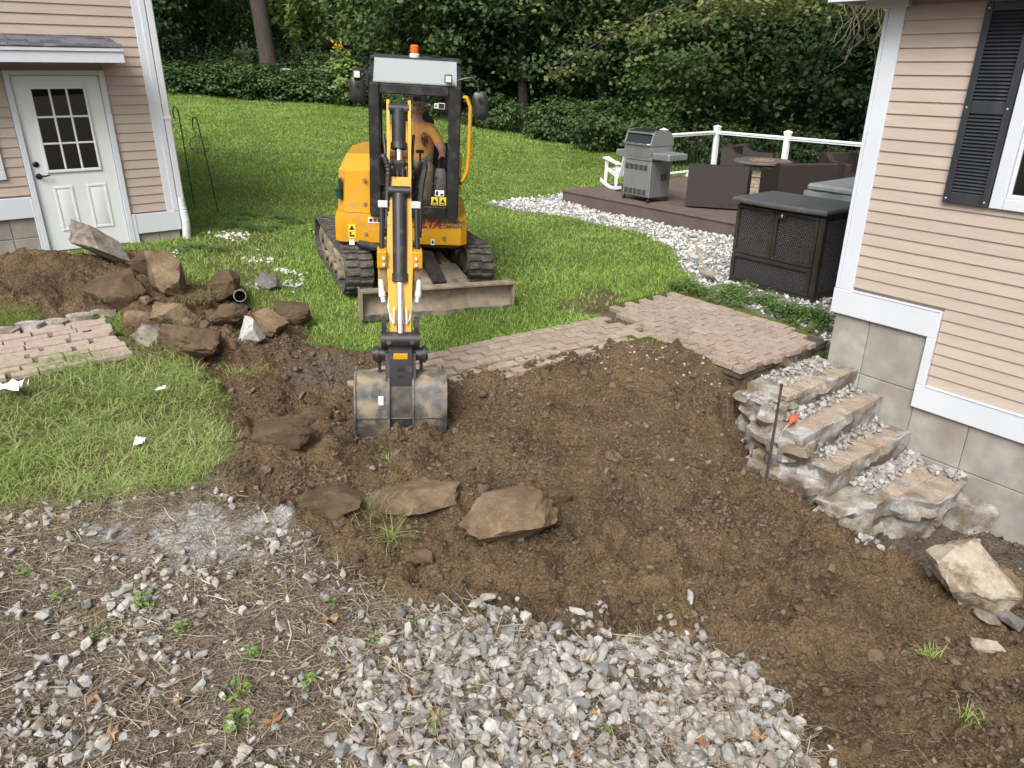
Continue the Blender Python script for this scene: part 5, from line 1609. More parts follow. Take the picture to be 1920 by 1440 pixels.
hose([ap(3.15, 1.62, -.13), ap(3.22, 1.80, -.14), ap(3.30, 1.86, -.12), ap(3.36, 1.78, -.085), ap(3.40, 1.62, -.09), ap(3.46, 1.42, -.10), ap(3.50, 1.28, -.12)], .022)
hose([ap(3.10, 1.55, .12), ap(3.18, 1.68, .14), ap(3.28, 1.82, .18), ap(3.34, 1.80, .20), ap(3.40, 1.64, .17), ap(3.45, 1.44, .16), ap(3.50, 1.28, .15)], .022)
for x0 in (-.045, -.01, .028, .06):
    hose([ap(3.20, 1.80, x0), ap(3.30, 1.70, x0 * 1.1), ap(3.37, 1.60, x0 * .9), ap(3.40, 1.50, x0)], .014, False)
for s in (-1, 1):
    hose([ap(3.05, 2.0, s * .12), ap(3.12, 1.9, s * .11), ap(3.16, 1.82, s * .105), ap(3.2, 1.76, s * .11)], .012, False)
# quick hitch and link plates
mb = A(); mb.cyl(ap(3.88, .56, -.15), ap(3.88, .56, .15), .062, 20); QH = mb.build('quick_hitch', m_blackmetal, EXR)
for s in (-1, 1):
    mb = aprism([(3.80, .72), (3.86, .73), (3.90, .60), (3.86, .42), (3.80, .42)], s * .125 - .018, s * .125 + .018); mb.build('link_plate', m_blackmetal, QH)
    mb = A(); mb.cyl(ap(3.86, .43, s * .10), ap(3.86, .43, s * .215), .052, 16); mb.cyl(ap(3.86, .43, s * .17), ap(3.86, .43, s * .20), .068, 16); mb.build('pin_boss', m_blackmetal, QH)
    mb = aprism([(3.82, .48), (3.92, .46), (4.03, .20), (4.09, .06), (4.10, -.06), (4.03, -.09), (3.90, .05), (3.80, .3)], s * .105 - .014, s * .105 + .014); mb.build('hitch_side_plate', m_blackmetal, QH)
    mb = aprism([(3.76, .45), (3.84, .40), (3.88, .18), (3.84, .12), (3.76, .2)], s * .165 - .012, s * .165 + .012); mb.build('bucket_link', m_blackmetal, QH)
    mb = A(); mb.cyl(ap(3.95, .215, s * .10), ap(3.95, .215, s * .19), .045, 14); mb.build('pin_boss', m_blackmetal, QH)
    mb = A(); mb.cyl(ap(3.88, .56, s * .09), ap(3.945, .56, s * .09), .018, 8); mb.build('bolt', m_bucket_dk, QH)
    mb = A(); mb.cyl(ap(4.05, -.01, s * .10), ap(4.05, -.01, s * .165), .042, 14); mb.build('pin_boss', m_bucket if s > 0 else m_blackmetal, QH)
mb = A(); mb.prism([(-3.90, .52), (-3.95, .50), (-4.03, .24), (-4.05, .10), (-4.03, -.02), (-3.95, -.04), (-3.88, .4)], -.088, .088, 'x'); mb.build('hitch_body', m_blackmetal, QH)
mb = A(); mb.box(-.055, .055, -3.975, -3.93, .43, .475, .003); mb.build('yellow_latch', m_yel2, QH)
mb = A(); mb.box(-.055, .055, -4.075, -4.0, .0, .075, .01); mb.build('yellow_latch', m_yel2, QH)
mb = A(); mb.box(-.092, .092, -4.10, -3.95, -.10, -.015, .01); mb.build('hitch_base', m_blackmetal, QH)
for z in (.34, .28):
    mb = A(); mb.cyl((0, -4.035 + (z - .2) * .25, z), (0, -3.955, z), .03, 12); mb.build('pin_hole', m_dark, QH)
# bucket: the curved back faces the viewer, the mouth faces the machine
bpf = [(3.80, .27), (3.98, .272), (4.06, .23), (4.10, .10), (4.115, .0), (4.10, -.14), (4.05, -.26), (3.96, -.34), (3.82, -.36)]
inn = [(r - .016 * (1 if i > 1 else .2), z - (.016 if i < 3 else 0) + (.014 if i > 5 else 0)) for i, (r, z) in enumerate(bpf)]
poly = bpf + inn[::-1]
for a, b, m in ((-.36, -.095, m_bucket), (.095, .36, m_bucket)):
    aprism(poly, a, b).build('bucket_shell', m, EXR)
aprism([(r - .02, z) for r, z in bpf[2:]] + [(r - .02, z) for r, z in inn[2:][::-1]], -.095, .095).build('bucket_channel', m_bucket_dk, EXR)
for x in (-.36, -.10, .09, .348):
    wd = .012
    big = x in (-.36, .348)
    side = [(3.56, .20), (3.80, .275), (3.99, .285), (4.075, .24), (4.12, .10), (4.13, .0), (4.115, -.14), (4.06, -.27), (3.96, -.35), (3.82, -.365), (3.62, -.30)]
    aprism(side if big else [(r * 1 - .004, z) for r, z in side[2:9]], x - .002, x + wd).build('bucket_side' if big else 'bucket_rib', m_bucket, EXR)
for s in (-1, 1):
    aprism([(4.117, -.01), (4.121, -.01), (4.121, -.016), (4.117, -.016)], s * .228 - .125, s * .228 + .125).build('weld_seam', m_bucket_dk, EXR)
mb = A(); mb.box(-.175, -.135, -4.105, -4.10, .10, .175); mb.build('bucket_label', m_sticker, EXR)

# cup in the recess of the engine cover
m_cup = mat('dark_green_cup', (.015, .06, .05), .4)
CUP = thing('cup', 'dark green cup tucked in the side recess of the excavator', 'cup', (0, 0, 0))
CUP.matrix_world = EXR.matrix_basis @ MU @ tr(-.615, -.80, 1.035) @ Matrix.Rotation(R(-8), 4, 'Y')
mb = MB(); mb.lathe([(.028, 0), (.038, .10), (.034, .10), (.026, .01), (.001, .01)], 16); mb.build('cup_body', m_cup, CUP)
mb = MB(); mb.lathe([(.040, .088), (.041, .10), (.036, .104), (.035, .09)], 16); mb.build('cup_rim', m_black, CUP)
# jug beside the seat
JUG = thing('water_jug', 'pale water jug with red tap standing beside the operator in the cab', 'jug', (0, 0, 0))
JUG.matrix_world = EXR.matrix_basis @ MU @ tr(.50, -.66, 1.0)
mb = MB(); mb.lathe([(.06, 0), (.066, .02), (.066, .33), (.05, .38), (.035, .40), (.001, .40)], 20); mb.build('jug_body', mat('pale_plastic', (.5, .5, .5), .4), JUG)
mb = MB(); mb.lathe([(.045, .395), (.045, .44), (.02, .46), (.001, .46)], 18); mb.build('jug_lid', m_black, JUG)
mb = MB(); mb.cyl((-.05, -.07, .29), (-.05, -.045, .29), .018, 10); mb.build('tap', m_red, JUG)

# ------------------------------------------------------------------ operator
m_skin = mat('skin', (.56, .33, .24), .55, var=.08)
m_shirt = mat('orange_tshirt', (.80, .40, .11), .85, var=.1, scale=5, bump=.3, bscale=14, bdist=.02)
m_pants = mat('khaki_trousers', (.36, .30, .21), .9, var=.15, scale=6, bump=.35, bscale=16, bdist=.02)
m_boot = mat('tan_boots', (.30, .21, .11), .8, var=.2)
m_cap = mat('grey_brown_cap', (.22, .19, .165), .85, var=.2)
m_beard = mat('grey_beard', (.30, .23, .19), .9, var=.3, scale=40)
PER = thing('person', 'operator in orange t-shirt, khaki trousers and cap seated in the cab', 'person', (0, 0, 0))
PER.matrix_world = EXR.matrix_basis @ MU @ tr(.225, -.22, -.02)
jn = {  # name: (x, y, z, radius, material)
    'pel': (0, .0, 1.33, .165, 2), 'sp': (0, .03, 1.48, .165, 1), 'ch': (0, .03, 1.68, .165, 1), 'nb': (0, .01, 1.83, .085, 1), 'nk': (0, -.015, 1.90, .058, 0),
    'hd0': (0, -.04, 1.95, .07, 0), 'hd1': (0, -.045, 2.02, .086, 0), 'hd2': (0, -.03, 2.10, .072, 0)}
ed = [('pel', 'sp'), ('sp', 'ch'), ('ch', 'nb'), ('nb', 'nk'), ('nk', 'hd0'), ('hd0', 'hd1'), ('hd1', 'hd2')]
for s, t in ((1, 'l'), (-1, 'r')):
    jn['sh' + t] = (s * .175, .02, 1.78, .082, 1)
    jn['ua' + t] = (s * .235, -.06, 1.68, .068, 1)
    jn['el' + t] = (s * .29, -.12, 1.58, .050, 0)
    jn['fa' + t] = (s * .295, -.22, 1.555, .045, 0)
    jn['wr' + t] = (s * .295, -.31, 1.535, .030, 0)
    jn['ha' + t] = (s * .295, -.36, 1.545, .036, 0)
    for i, (dx, dz) in enumerate(((-.024, .006), (-.008, .010), (.008, .008), (.022, .002))):
        jn['f%d%s' % (i, t)] = (s * .295 + dx, -.405, 1.55 + dz, .011, 0); jn['g%d%s' % (i, t)] = (s * .295 + dx, -.425, 1.525 + dz, .009, 0)
        ed += [('ha' + t, 'f%d%s' % (i, t)), ('f%d%s' % (i, t), 'g%d%s' % (i, t))]
    jn['th' + t] = (s * .295 - s * .035, -.375, 1.52, .012, 0); jn['ti' + t] = (s * .295 - s * .04, -.40, 1.50, .010, 0)
    jn['hp' + t] = (s * .10, -.06, 1.31, .115, 2); jn['td' + t] = (s * .12, -.25, 1.37, .095, 2); jn['kn' + t] = (s * .13, -.44, 1.42, .075, 2)
    jn['cf' + t] = (s * .125, -.50, 1.24, .07, 2); jn['an' + t] = (s * .12, -.53, 1.09, .055, 2); jn['he' + t] = (s * .12, -.54, 1.045, .05, 3); jn['to' + t] = (s * .13, -.70, 1.03, .042, 3)
    ed += [('ch', 'sh' + t), ('sh' + t, 'ua' + t), ('ua' + t, 'el' + t), ('el' + t, 'fa' + t), ('fa' + t, 'wr' + t), ('wr' + t, 'ha' + t), ('ha' + t, 'th' + t), ('th' + t, 'ti' + t),
           ('pel', 'hp' + t), ('hp' + t, 'td' + t), ('td' + t, 'kn' + t), ('kn' + t, 'cf' + t), ('cf' + t, 'an' + t), ('an' + t, 'he' + t), ('he' + t, 'to' + t)]
names = list(jn); idx = {n: i for i, n in enumerate(names)}
me = bpy.data.meshes.new('body')
me.from_pydata([jn[n][:3] for n in names], [(idx[a], idx[b]) for a, b in ed], [])
bo = place('body', me)
mod = bo.modifiers.new('skin', 'SKIN'); mod.use_smooth_shade = True
for i, n in enumerate(names):
    sv = me.skin_vertices[0].data[i]; r_ = jn[n][3]
    sv.radius = (r_ * (1.18 if n in ('pel', 'sp', 'ch') else 1), r_ * (.78 if n in ('pel', 'sp', 'ch') else 1))
    sv.use_root = n == 'pel'
bo.modifiers.new('sub', 'SUBSURF').levels = 2; bo.modifiers['sub'].render_levels = 2
bpy.context.view_layer.update()
nm = bpy.data.meshes.new_from_object(bo.evaluated_get(bpy.context.evaluated_depsgraph_get()))
bpy.data.objects.remove(bo); bpy.data.meshes.remove(me)
nm.materials.clear()
for m in (m_skin, m_shirt, m_pants, m_boot): nm.materials.append(m)
J = np.array([jn[n][:3] for n in names]); E0 = np.array([idx[a] for a, b in ed]); E1 = np.array([idx[b] for a, b in ed])
mi = np.array([jn[n][4] for n in names])
for p in nm.polygons:
    c = np.array(p.center); a = J[E0]; d = J[E1] - a
    t = np.clip(((c - a) * d).sum(1) / (d * d).sum(1), 0, 1); q = np.linalg.norm(c - a - d * t[:, None], axis=1); k_ = q.argmin()
    p.material_index = int(mi[E1[k_]] if t[k_] > .5 else mi[E0[k_]])
    if c[2] < 1.42 and p.material_index == 1: p.material_index = 2
    p.use_smooth = True
place('body', nm, PER)
mb = MB(); mb.lathe([(.102, 2.065), (.104, 2.10), (.095, 2.14), (.06, 2.175), (.01, 2.185)], 20, tr(0, -.035, 0)); 
cv = []; 
for i in range(9):
    a = math.pi * (1 + i / 8); cv.append((.095 * math.cos(a), -.035 + .19 * math.sin(a)))
mb.prism(cv, 2.06, 2.072, 'z'); mb.build('cap', m_cap, PER)
mb = MB(); mb.box(-.045, .045, -.143, -.134, 2.09, 2.135, .003); mb.build('cap_badge', m_ink, PER)
mb = MB(); mb.lathe([(.001, 1.935), (.05, 1.94), (.074, 1.965), (.078, 1.99), (.07, 2.0)], 16, tr(0, -.062, 0)); mb.build('beard', m_beard, PER)
mb = MB(); mb.tube([(0, -.125, 2.035), (0, -.148, 2.005), (0, -.13, 1.998)], [.008, .014, .008], 8); mb.build('nose', m_skin, PER)
for s in (-1, 1):
    mb = MB(); mb.lathe([(.001, -.01), (.011, 0), (.001, .01)], 8, tr(s * .033, -.125, 2.035)); mb.build('eye', m_ink, PER)
# print on the shirt: interlaced upright rectangles
mb = MB()
for (a, b, c, d) in ((.065, .072, 1.62, 1.75), (.085, .092, 1.60, 1.74), (.105, .112, 1.62, 1.75), (.065, .112, 1.743, 1.75), (.065, .09, 1.62, 1.627), (.085, .112, 1.60, 1.607), (.05, .057, 1.64, 1.73), (.12, .127, 1.64, 1.73), (.05, .092, 1.68, 1.687), (.09, .127, 1.66, 1.667)):
    mb.box(a, b, -.132, -.10, c, d)
mb.build('shirt_print', m_ink, PER)
# ------------------------------------------------------------------ boulders
m_bsoil = stone_mat('soil_caked_rock', [(.105, .072, .044), (.135, .093, .058), (.10, .068, .042)], .95, 7, 1.0, dirt=(.062, .04, .023), damt=(.40, .62), bsc=34)
m_btan = stone_mat('tan_rock', [(.20, .145, .09), (.23, .17, .105)], .93, 6, 1.0, dirt=(.10, .066, .038), damt=(.42, .64), bsc=36)
m_bmid = stone_mat('dusty_tan_rock', [(.17, .122, .074), (.20, .146, .09)], .93, 6, 1.0, dirt=(.095, .063, .036), damt=(.42, .62), bsc=36)
m_bpale = stone_mat('pale_rock', [(.31, .265, .20), (.34, .295, .23)], .92, 5, .9, dirt=(.13, .095, .06), damt=(.50, .62), bsc=30)
m_bgrey = stone_mat('lichen_grey_rock', [(.21, .185, .155), (.25, .225, .19)], .92, 7, .9, dirt=(.095, .075, .058), damt=(.44, .62), bsc=20)
m_bwhite = stone_mat('white_granite', [(.42, .42, .40), (.48, .48, .46)], .85, 11, .6, dirt=(.20, .18, .16), damt=(.52, .68), bsc=40)
m_bslate = stone_mat('dark_slate', [(.13, .12, .115), (.17, .16, .15)], .85, 8, .7, dirt=(.26, .22, .17), damt=(.5, .7), bsc=30)


def boulder(label, x, y, size, ang, m, seed, tilt=(0, 0), lift=.30, cuts=13, lo=.5, group=None, name='boulder', z=None):
    v, f = shard(seed, 22 if cuts > 9 else 13, (1, .95, .9))
    bm = bmesh.new()
    for q in v: bm.verts.new(q)
    bm.verts.ensure_lookup_table()
    for t in f: bm.faces.new([bm.verts[i] for i in t])
    bmesh.ops.subdivide_edges(bm, edges=bm.edges, cuts=7, use_grid_fill=True, smooth=.25 if cuts > 9 else .05)
    bmesh.ops.triangulate(bm, faces=bm.faces)
    bm.verts.index_update()
    v = np.array([x.co[:] for x in bm.verts]); f = np.array([[q.index for q in t.verts] for t in bm.faces]); bm.free()
    v -= (v.max(0) + v.min(0)) / 2; v /= np.abs(v).max(0)
    r = np.random.default_rng(seed)
    # broken, pitted skin
    v = v * (1 + .13 * fbm(v[:, 0] * 1.6 + seed, v[:, 1] * 1.6 + v[:, 2] * 1.9, 1.0, 5, seed, .6) + .06 * fbm(v[:, 2] * 6 + seed, v[:, 0] * 2 - v[:, 1] * 5, 1.0, 3, seed + 4))[:, None]
    v = v * np.array(size) / 2 * 1.06
    me = np_mesh(name, v, f, m, True, 30)
    zz = gz(x, y) if z is None else z
    o = place(name, me, None, (x, y, zz + size[2] * lift), (R(tilt[0]), R(tilt[1]), R(ang)))
    return tag(o, label, 'boulder' if max(size) > .3 else 'rock', group)


BG = 'rocks dug out near the door'
rg0 = np.random.default_rng(99)
boulder('long grey lichened slab lying on top of the spoil heap', -4.5, 7.95, (.76, .34, .36), -28, m_bgrey, 111, (12, 24), .40, 9, .45, BG)
boulder('soil-caked boulder with hanging grass roots below the grey slab', -4.02, 7.3, (.56, .42, .34), -25, m_bsoil, 12, (10, 22), .34, 10, .5, BG)
boulder('angular brown boulder leaning on the right end of the spoil heap', -3.62, 7.55, (.52, .36, .40), -30, m_btan, 13, (8, 30), .34, 8, .4, BG)
boulder('upright lump of brown soil behind the angular boulder', -3.95, 7.85, (.28, .26, .34), 10, m_bsoil, 14, (0, 0), .3, 14, .6, BG)
boulder('brown round-shouldered boulder standing beside the black pipe', -3.13, 7.85, (.31, .28, .36), 10, m_bsoil, 15, (0, 8), .38, 12, .5, BG)
boulder('dark flat stone alone on the thin grass near the left track', -2.87, 8.42, (.35, .24, .20), -20, m_bslate, 16, (0, 14), .32, 8, .4, BG)
boulder('blocky tan stone just above the end of the brick path', -3.28, 6.88, (.38, .28, .22), 2, m_btan, 17, (6, 0), .32, 7, .4, BG)
boulder('smooth brown boulder in front of the smaller pipe end', -2.72, 6.80, (.36, .26, .20), 14, m_bsoil, 18, (0, -10), .36, 14, .6, BG)
boulder('white and grey granite stone standing on end at the heap foot', -2.45, 6.55, (.24, .20, .30), 10, m_bwhite, 19, (0, -14), .34, 7, .4, BG)
boulder('brown stone with a pale grey right face', -2.36, 6.92, (.36, .26, .27), -10, m_btan, 20, (0, 0), .34, 8, .45, BG)
boulder('round soil-covered boulder at the grass edge, rightmost of the dug rocks', -2.26, 7.30, (.37, .30, .26), 5, m_bsoil, 21, (0, 0), .34, 14, .6, BG)
boulder('grey mottled stone beside the corner of the brick path', -3.34, 6.46, (.29, .24, .20), 20, m_bgrey, 22, (0, 10), .30, 9, .5, BG)
boulder('small tan stone behind the corner of the brick path', -3.62, 6.85, (.26, .22, .17), 0, m_btan, 23, (0, 0), .3, 9, .5, BG)
boulder('large soil-smothered boulder at the edge of the tall grass', -2.88, 6.28, (.58, .40, .30), -16, m_bsoil, 24, (6, 6), .28, 12, .55, BG)
boulder('tan wedge of stone beside the white granite stone', -2.6, 6.38, (.26, .20, .16), -20, m_btan, 25, (0, 16), .28, 8, .45, BG)
for i in range(16):
    a_ = rg0.uniform(0, 6.28); x_, y_ = -3.1 + 1.1 * rg0.uniform(-1, 1), 7.0 + .5 * rg0.uniform(-1, 1)
    s_ = rg0.uniform(.07, .16)
    boulder('small brown rock filling the dug heap', x_, y_, (s_, s_ * .8, s_ * .7), i * 50, (m_bsoil, m_btan, m_bsoil)[i % 3], 250 + i, (0, 0), .3, 11, .55, 'small rocks in the heap', 'heap_rock')
rank_labels([o for o in bpy.data.objects if o.name.startswith('heap_rock')], 'small brown rock filling gaps in the dug heap, %s from the left')
boulder('big tan boulder with flat sloping top alone in mid dirt', -.01, 4.2, (.60, .44, .30), 32, m_bmid, 131, (14, -6), .26, 12, .45)
boulder('fist-sized brown stone touching the big tan boulder', .33, 4.50, (.17, .15, .14), 10, m_bsoil, 32, (0, 0), .32, 10, .5)
boulder('long flat tan slab half sunk in the soil left of the big boulder', -.72, 4.42, (.72, .36, .15), 18, m_bmid, 133, (6, -5), .10, 12, .45)
boulder('low brown slab end poking out above the sod clump', -1.22, 4.24, (.46, .28, .16), 4, m_bsoil, 34, (0, -6), .14, 9, .5)
boulder('flat-topped brown boulder below and left of the bucket', -1.71, 5.0, (.44, .30, .22), -4, m_bsoil, 35, (8, 0), .26, 11, .55)
boulder('rounded soil boulder close to the left side of the bucket', -1.58, 5.46, (.25, .20, .15), 0, m_bsoil, 36, (0, 0), .28, 12, .6)
boulder('pale tan slab rock stained dark, largest beside the foundation', 3.04, 4.05, (.56, .44, .26), -30, m_bpale, 41, (24, 10), .42, 7, .4)
boulder('brown cracked stone against the pale slab rock', 3.36, 4.12, (.22, .22, .26), 20, m_btan, 42, (0, 0), .34, 8, .45)
boulder('dark slaty stone below the pale slab rock', 3.20, 3.86, (.28, .12, .12), -38, m_bslate, 43, (14, 16), .4, 6, .35)
boulder('small grey slaty stone beneath the dark slaty one', 3.06, 3.82, (.17, .10, .08), -30, m_bgrey, 44, (0, 14), .3, 6, .4)
boulder('small pale stone on the dirt below the slaty stones', 2.90, 3.55, (.19, .11, .09), -20, m_bpale, 45, (0, 8), .3, 9, .5)
boulder('brown stone at the picture edge beside the foundation', 3.57, 4.36, (.18, .15, .14), 0, m_bsoil, 46, (0, 0), .3, 9, .5)
boulder('rounded tan cobble under the lowest step', *rpos(1.10, 1.12), (.11, .10, .09), 0, m_btan, 47, (0, 0), .35, 20, .7)
for i, (x, y, s, c) in enumerate(((.75, 3.62, .085, m_bsoil), (1.0, 3.3, .10, m_btan), (1.72, 3.95, .06, m_bgrey), (-.55, 3.92, .15, m_bsoil), (-.95, 3.82, .10, m_bsoil), (1.25, 5.1, .05, m_bgrey), (-.25, 5.9, .09, m_bsoil), (.95, 4.75, .11, m_bsoil), (2.15, 4.42, .075, m_btan), (2.05, 3.25, .09, m_btan), (1.9, 2.9, .11, m_bsoil), (2.4, 3.0, .10, m_bsoil), (-1.0, 4.7, .05, m_bgrey))):
    boulder(['small brown stone sitting in loose dirt', 'small pale stone sitting in loose dirt'][c is m_bwhite], x, y, (s, s * .8, s * .7), i * 40, c, 60 + i, (0, 0), .3, 11, .55, 'small stones lying in the dirt', 'rock')

# ------------------------------------------------------------------ crushed stone in the foreground
m_grav = stone_mat('crushed_stone', [(.17, .17, .168), (.36, .35, .33), (.44, .425, .39), (.39, .345, .275), (.25, .25, .245), (.50, .485, .45), (.30, .255, .20), (.40, .39, .375), (.14, .135, .13)], .88, 22, .5, dirt=(.17, .13, .095), damt=(.60, .74), bsc=110, bd=.003)
gp = [shard(100 + i, 13 + i % 6) for i in range(18)]
rg = np.random.default_rng(8)


def samples(n, x0, x1, y0, y1, fn):
    x = rg.uniform(x0, x1, n); y = rg.uniform(y0, y1, n); k = rg.random(n) < fn(x, y)
    return x[k], y[k]


x1_, y1__ = samples(4300, -.9, 1.6, 2.0, 3.6, lambda x, y: sstep(.30, -.28, sdf(Z_GRAV, x, y) + .30 * fbm(x, y, .25, 3, 3)))
s1_ = .012 + .044 * rg.random(len(x1_)) ** 1.7
x2_, y2__ = samples(11500, -3.3, .3, 1.9, 4.3, lambda x, y: sstep(.05, -.08, sdf(Z_LITT, x, y)) * (.22 + .8 * sstep(.0, .25, fbm(x, y, .5, 3, 12) + .05 * (3.2 - y))) * sstep(.28, .45, np.hypot((x + 2.02) / 1.35, (y - 3.92) / .75)))
s2_ = .004 + .042 * rg.random(len(x2_)) ** 3.4
x3_, y3__ = samples(500, -1.4, 1.0, 5.9, 6.9, lambda x, y: sstep(.45, .1, np.hypot((x + .55) / 1.2, y - 6.35)) + .5 * sstep(.5, .1, np.hypot(x + 1.5, (y - 6.75) / .6)))
s3_ = .008 + .022 * rg.random(len(x3_)) ** 2
x4_, y4__ = samples(420, .4, 2.1, 5.9, 6.8, lambda x, y: sstep(.45, .0, np.abs(y - 6.45 + .25 * (x - 1.4))) * .8)
s4_ = .007 + .018 * rg.random(len(x4_)) ** 2
X = np.r_[x1_, x2_, x3_, x4_]; Y = np.r_[y1__, y2__, y3__, y4__]; SS = np.r_[s1_, s2_, s3_, s4_]
Zb = ground(X, Y) + SS * rg.uniform(-.1, .55, len(X))
P = np.stack([X, Y, Zb], 1); S = SS[:, None] * rg.uniform(.62, 1.15, (len(SS), 3)) * np.array([1.1, .95, .75])
app = SS / Y
big = np.argsort(-app)[:300]; sm = np.setdiff1d(np.arange(len(P)), big)
GV = tag(place('gravel_bed', scatter_mesh('gravel_bed', gp, P[sm], S[sm], rg, m_grav, flat=.85)), 'pale grey crushed stone bed across the foreground', 'gravel', kind='stuff')
gpm = [np_mesh('stone', v, f, m_grav) for v, f in gp]
for i in big:
    place('stone', gpm[i % 18], GV, P[i], tuple(rg.uniform(0, 6.28, 3)), S[i])

# white stones round the deck
m_wst = stone_mat('white_landscape_stone', [(.52, .515, .50), (.66, .65, .63), (.74, .73, .71), (.40, .40, .40), (.55, .52, .48)], .85, 30, .2, bsc=90, bd=.003)
i0 = ico(1); bm = bmesh.new(); bmesh.ops.create_icosphere(bm, subdivisions=1, radius=1); bm.free()


def ico0():
    p = (1 + 5 ** .5) / 2
    v = np.array([(-1, p, 0), (1, p, 0), (-1, -p, 0), (1, -p, 0), (0, -1, p), (0, 1, p), (0, -1, -p), (0, 1, -p), (p, 0, -1), (p, 0, 1), (-p, 0, -1), (-p, 0, 1)]) / math.hypot(1, p)
    f = np.array([(0, 11, 5), (0, 5, 1), (0, 1, 7), (0, 7, 10), (0, 10, 11), (1, 5, 9), (5, 11, 4), (11, 10, 2), (10, 7, 6), (7, 1, 8), (3, 9, 4), (3, 4, 2), (3, 2, 6), (3, 6, 8), (3, 8, 9), (4, 9, 5), (2, 4, 11), (6, 2, 10), (8, 6, 7), (9, 8, 1)])
    return v, f


wp = [shard(300 + i, 9) for i in range(14)]
xw, yw = samples(17000, -.6, 4.6, 7.1, 16.2, lambda x, y: sstep(.06, -.1, sdf(Z_WHIT, x, y) + .14 * fbm(x, y, .3, 4, 21)) * (1 - (np.maximum(np.abs((x - 3.4) * .6 - (y - 9.1) * .8) - .5, 0) < 0)))
xl, yl = samples(2600, -4.4, -2.5, 8.3, 11.6, lambda x, y: sstep(.02, .22, fbm(x, y, .55, 3, 17)) * sstep(.5, -.2, sdf([(-4.4, 9.9), (-4.2, 11.2), (-3.2, 11.0), (-2.9, 9.6), (-2.5, 8.3), (-3.2, 8.2), (-3.9, 9.2)], x, y)))
xw = np.r_[xw, xl]; yw = np.r_[yw, yl]
sw = .014 + .024 * rg.random(len(xw)) ** 1.6
P = np.stack([xw, yw, ground(xw, yw) + sw * rg.uniform(0, .9, len(xw))], 1)
tag(place('white_stone_bed', scatter_mesh('white_stone_bed', wp, P, sw[:, None] * rg.uniform(.7, 1.25, (len(sw), 3)), rg, m_wst, flat=.8)), 'white landscape stones spread beside the deck and lawn', 'stones', kind='stuff')

# ------------------------------------------------------------------ loose soil: clods and crumbs
m_clod = stone_mat('soil_clod', [(.07, .046, .029), (.11, .073, .046), (.15, .105, .07), (.09, .06, .038), (.20, .16, .125)], .97, 30, .6, bsc=80)
cp = [shard(400 + i, 8 + i % 4, (1, .9, .8)) for i in range(14)] + [rock(430 + i, ICO1, 7, .4, .9, .1) for i in range(4)]


def dirtd(x, y):
    d, l, w, b, t = zone_masks(x, y); tt, ww = rloc(x, y)
    trk = np.exp(-(((x - .55) * .99 + (y - 4.2) * .12) / .19) ** 4) * sstep(4.2, 4.5, y) * sstep(6.3, 5.8, y)
    return d * (1 - .85 * trk) * (1 - sstep(1.45, 1.2, ww) * sstep(.0, .15, tt) * sstep(1.55, 1.4, tt))


dens = lambda x, y: dirtd(x, y) * (.15 + .85 * sstep(-.2, .25, fbm(x, y, .45, 3, 71)))
xa, ya = samples(80000, -3.0, 4.2, 2.2, 7.0, dens)
xb, yb = samples(6000, -6.0, -2.2, 6.2, 9.2, dens)
xc = np.r_[xa, xb]; yc = np.r_[ya, yb]
sc_ = .0035 + .018 * rg.random(len(xc)) ** 5 + .012 * rg.random(len(xc)) ** 9
P = np.stack([xc, yc, ground(xc, yc) + sc_ * .25], 1)
tag(place('soil_clods', scatter_mesh('soil_clods', cp, P, sc_[:, None] * rg.uniform(.7, 1.3, (len(sc_), 3)), rg, m_clod, flat=.85)), 'loose brown soil clods and crumbs over the dug area', 'soil', kind='stuff')
# larger clods one could pick up
xq, yq = samples(420, -2.6, 3.6, 2.4, 6.6, dirtd)
cm = [np_mesh('soil_clod', *rock(450 + i, ICO2, 8, .4, .9, .07), m_clod, True, 30) for i in range(6)]
CL = bpy.data.objects['soil_clods']
for i in range(min(280, len(xq))):
    s = rg.uniform(.014, .040) * (.7 + .5 * rg.random())
    place('soil_clod', cm[i % 6], CL, (xq[i], yq[i], gz(xq[i], yq[i]) + s * .3), tuple(rg.uniform(0, 6.28, 3)), (s * 1.15, s, s * .75))

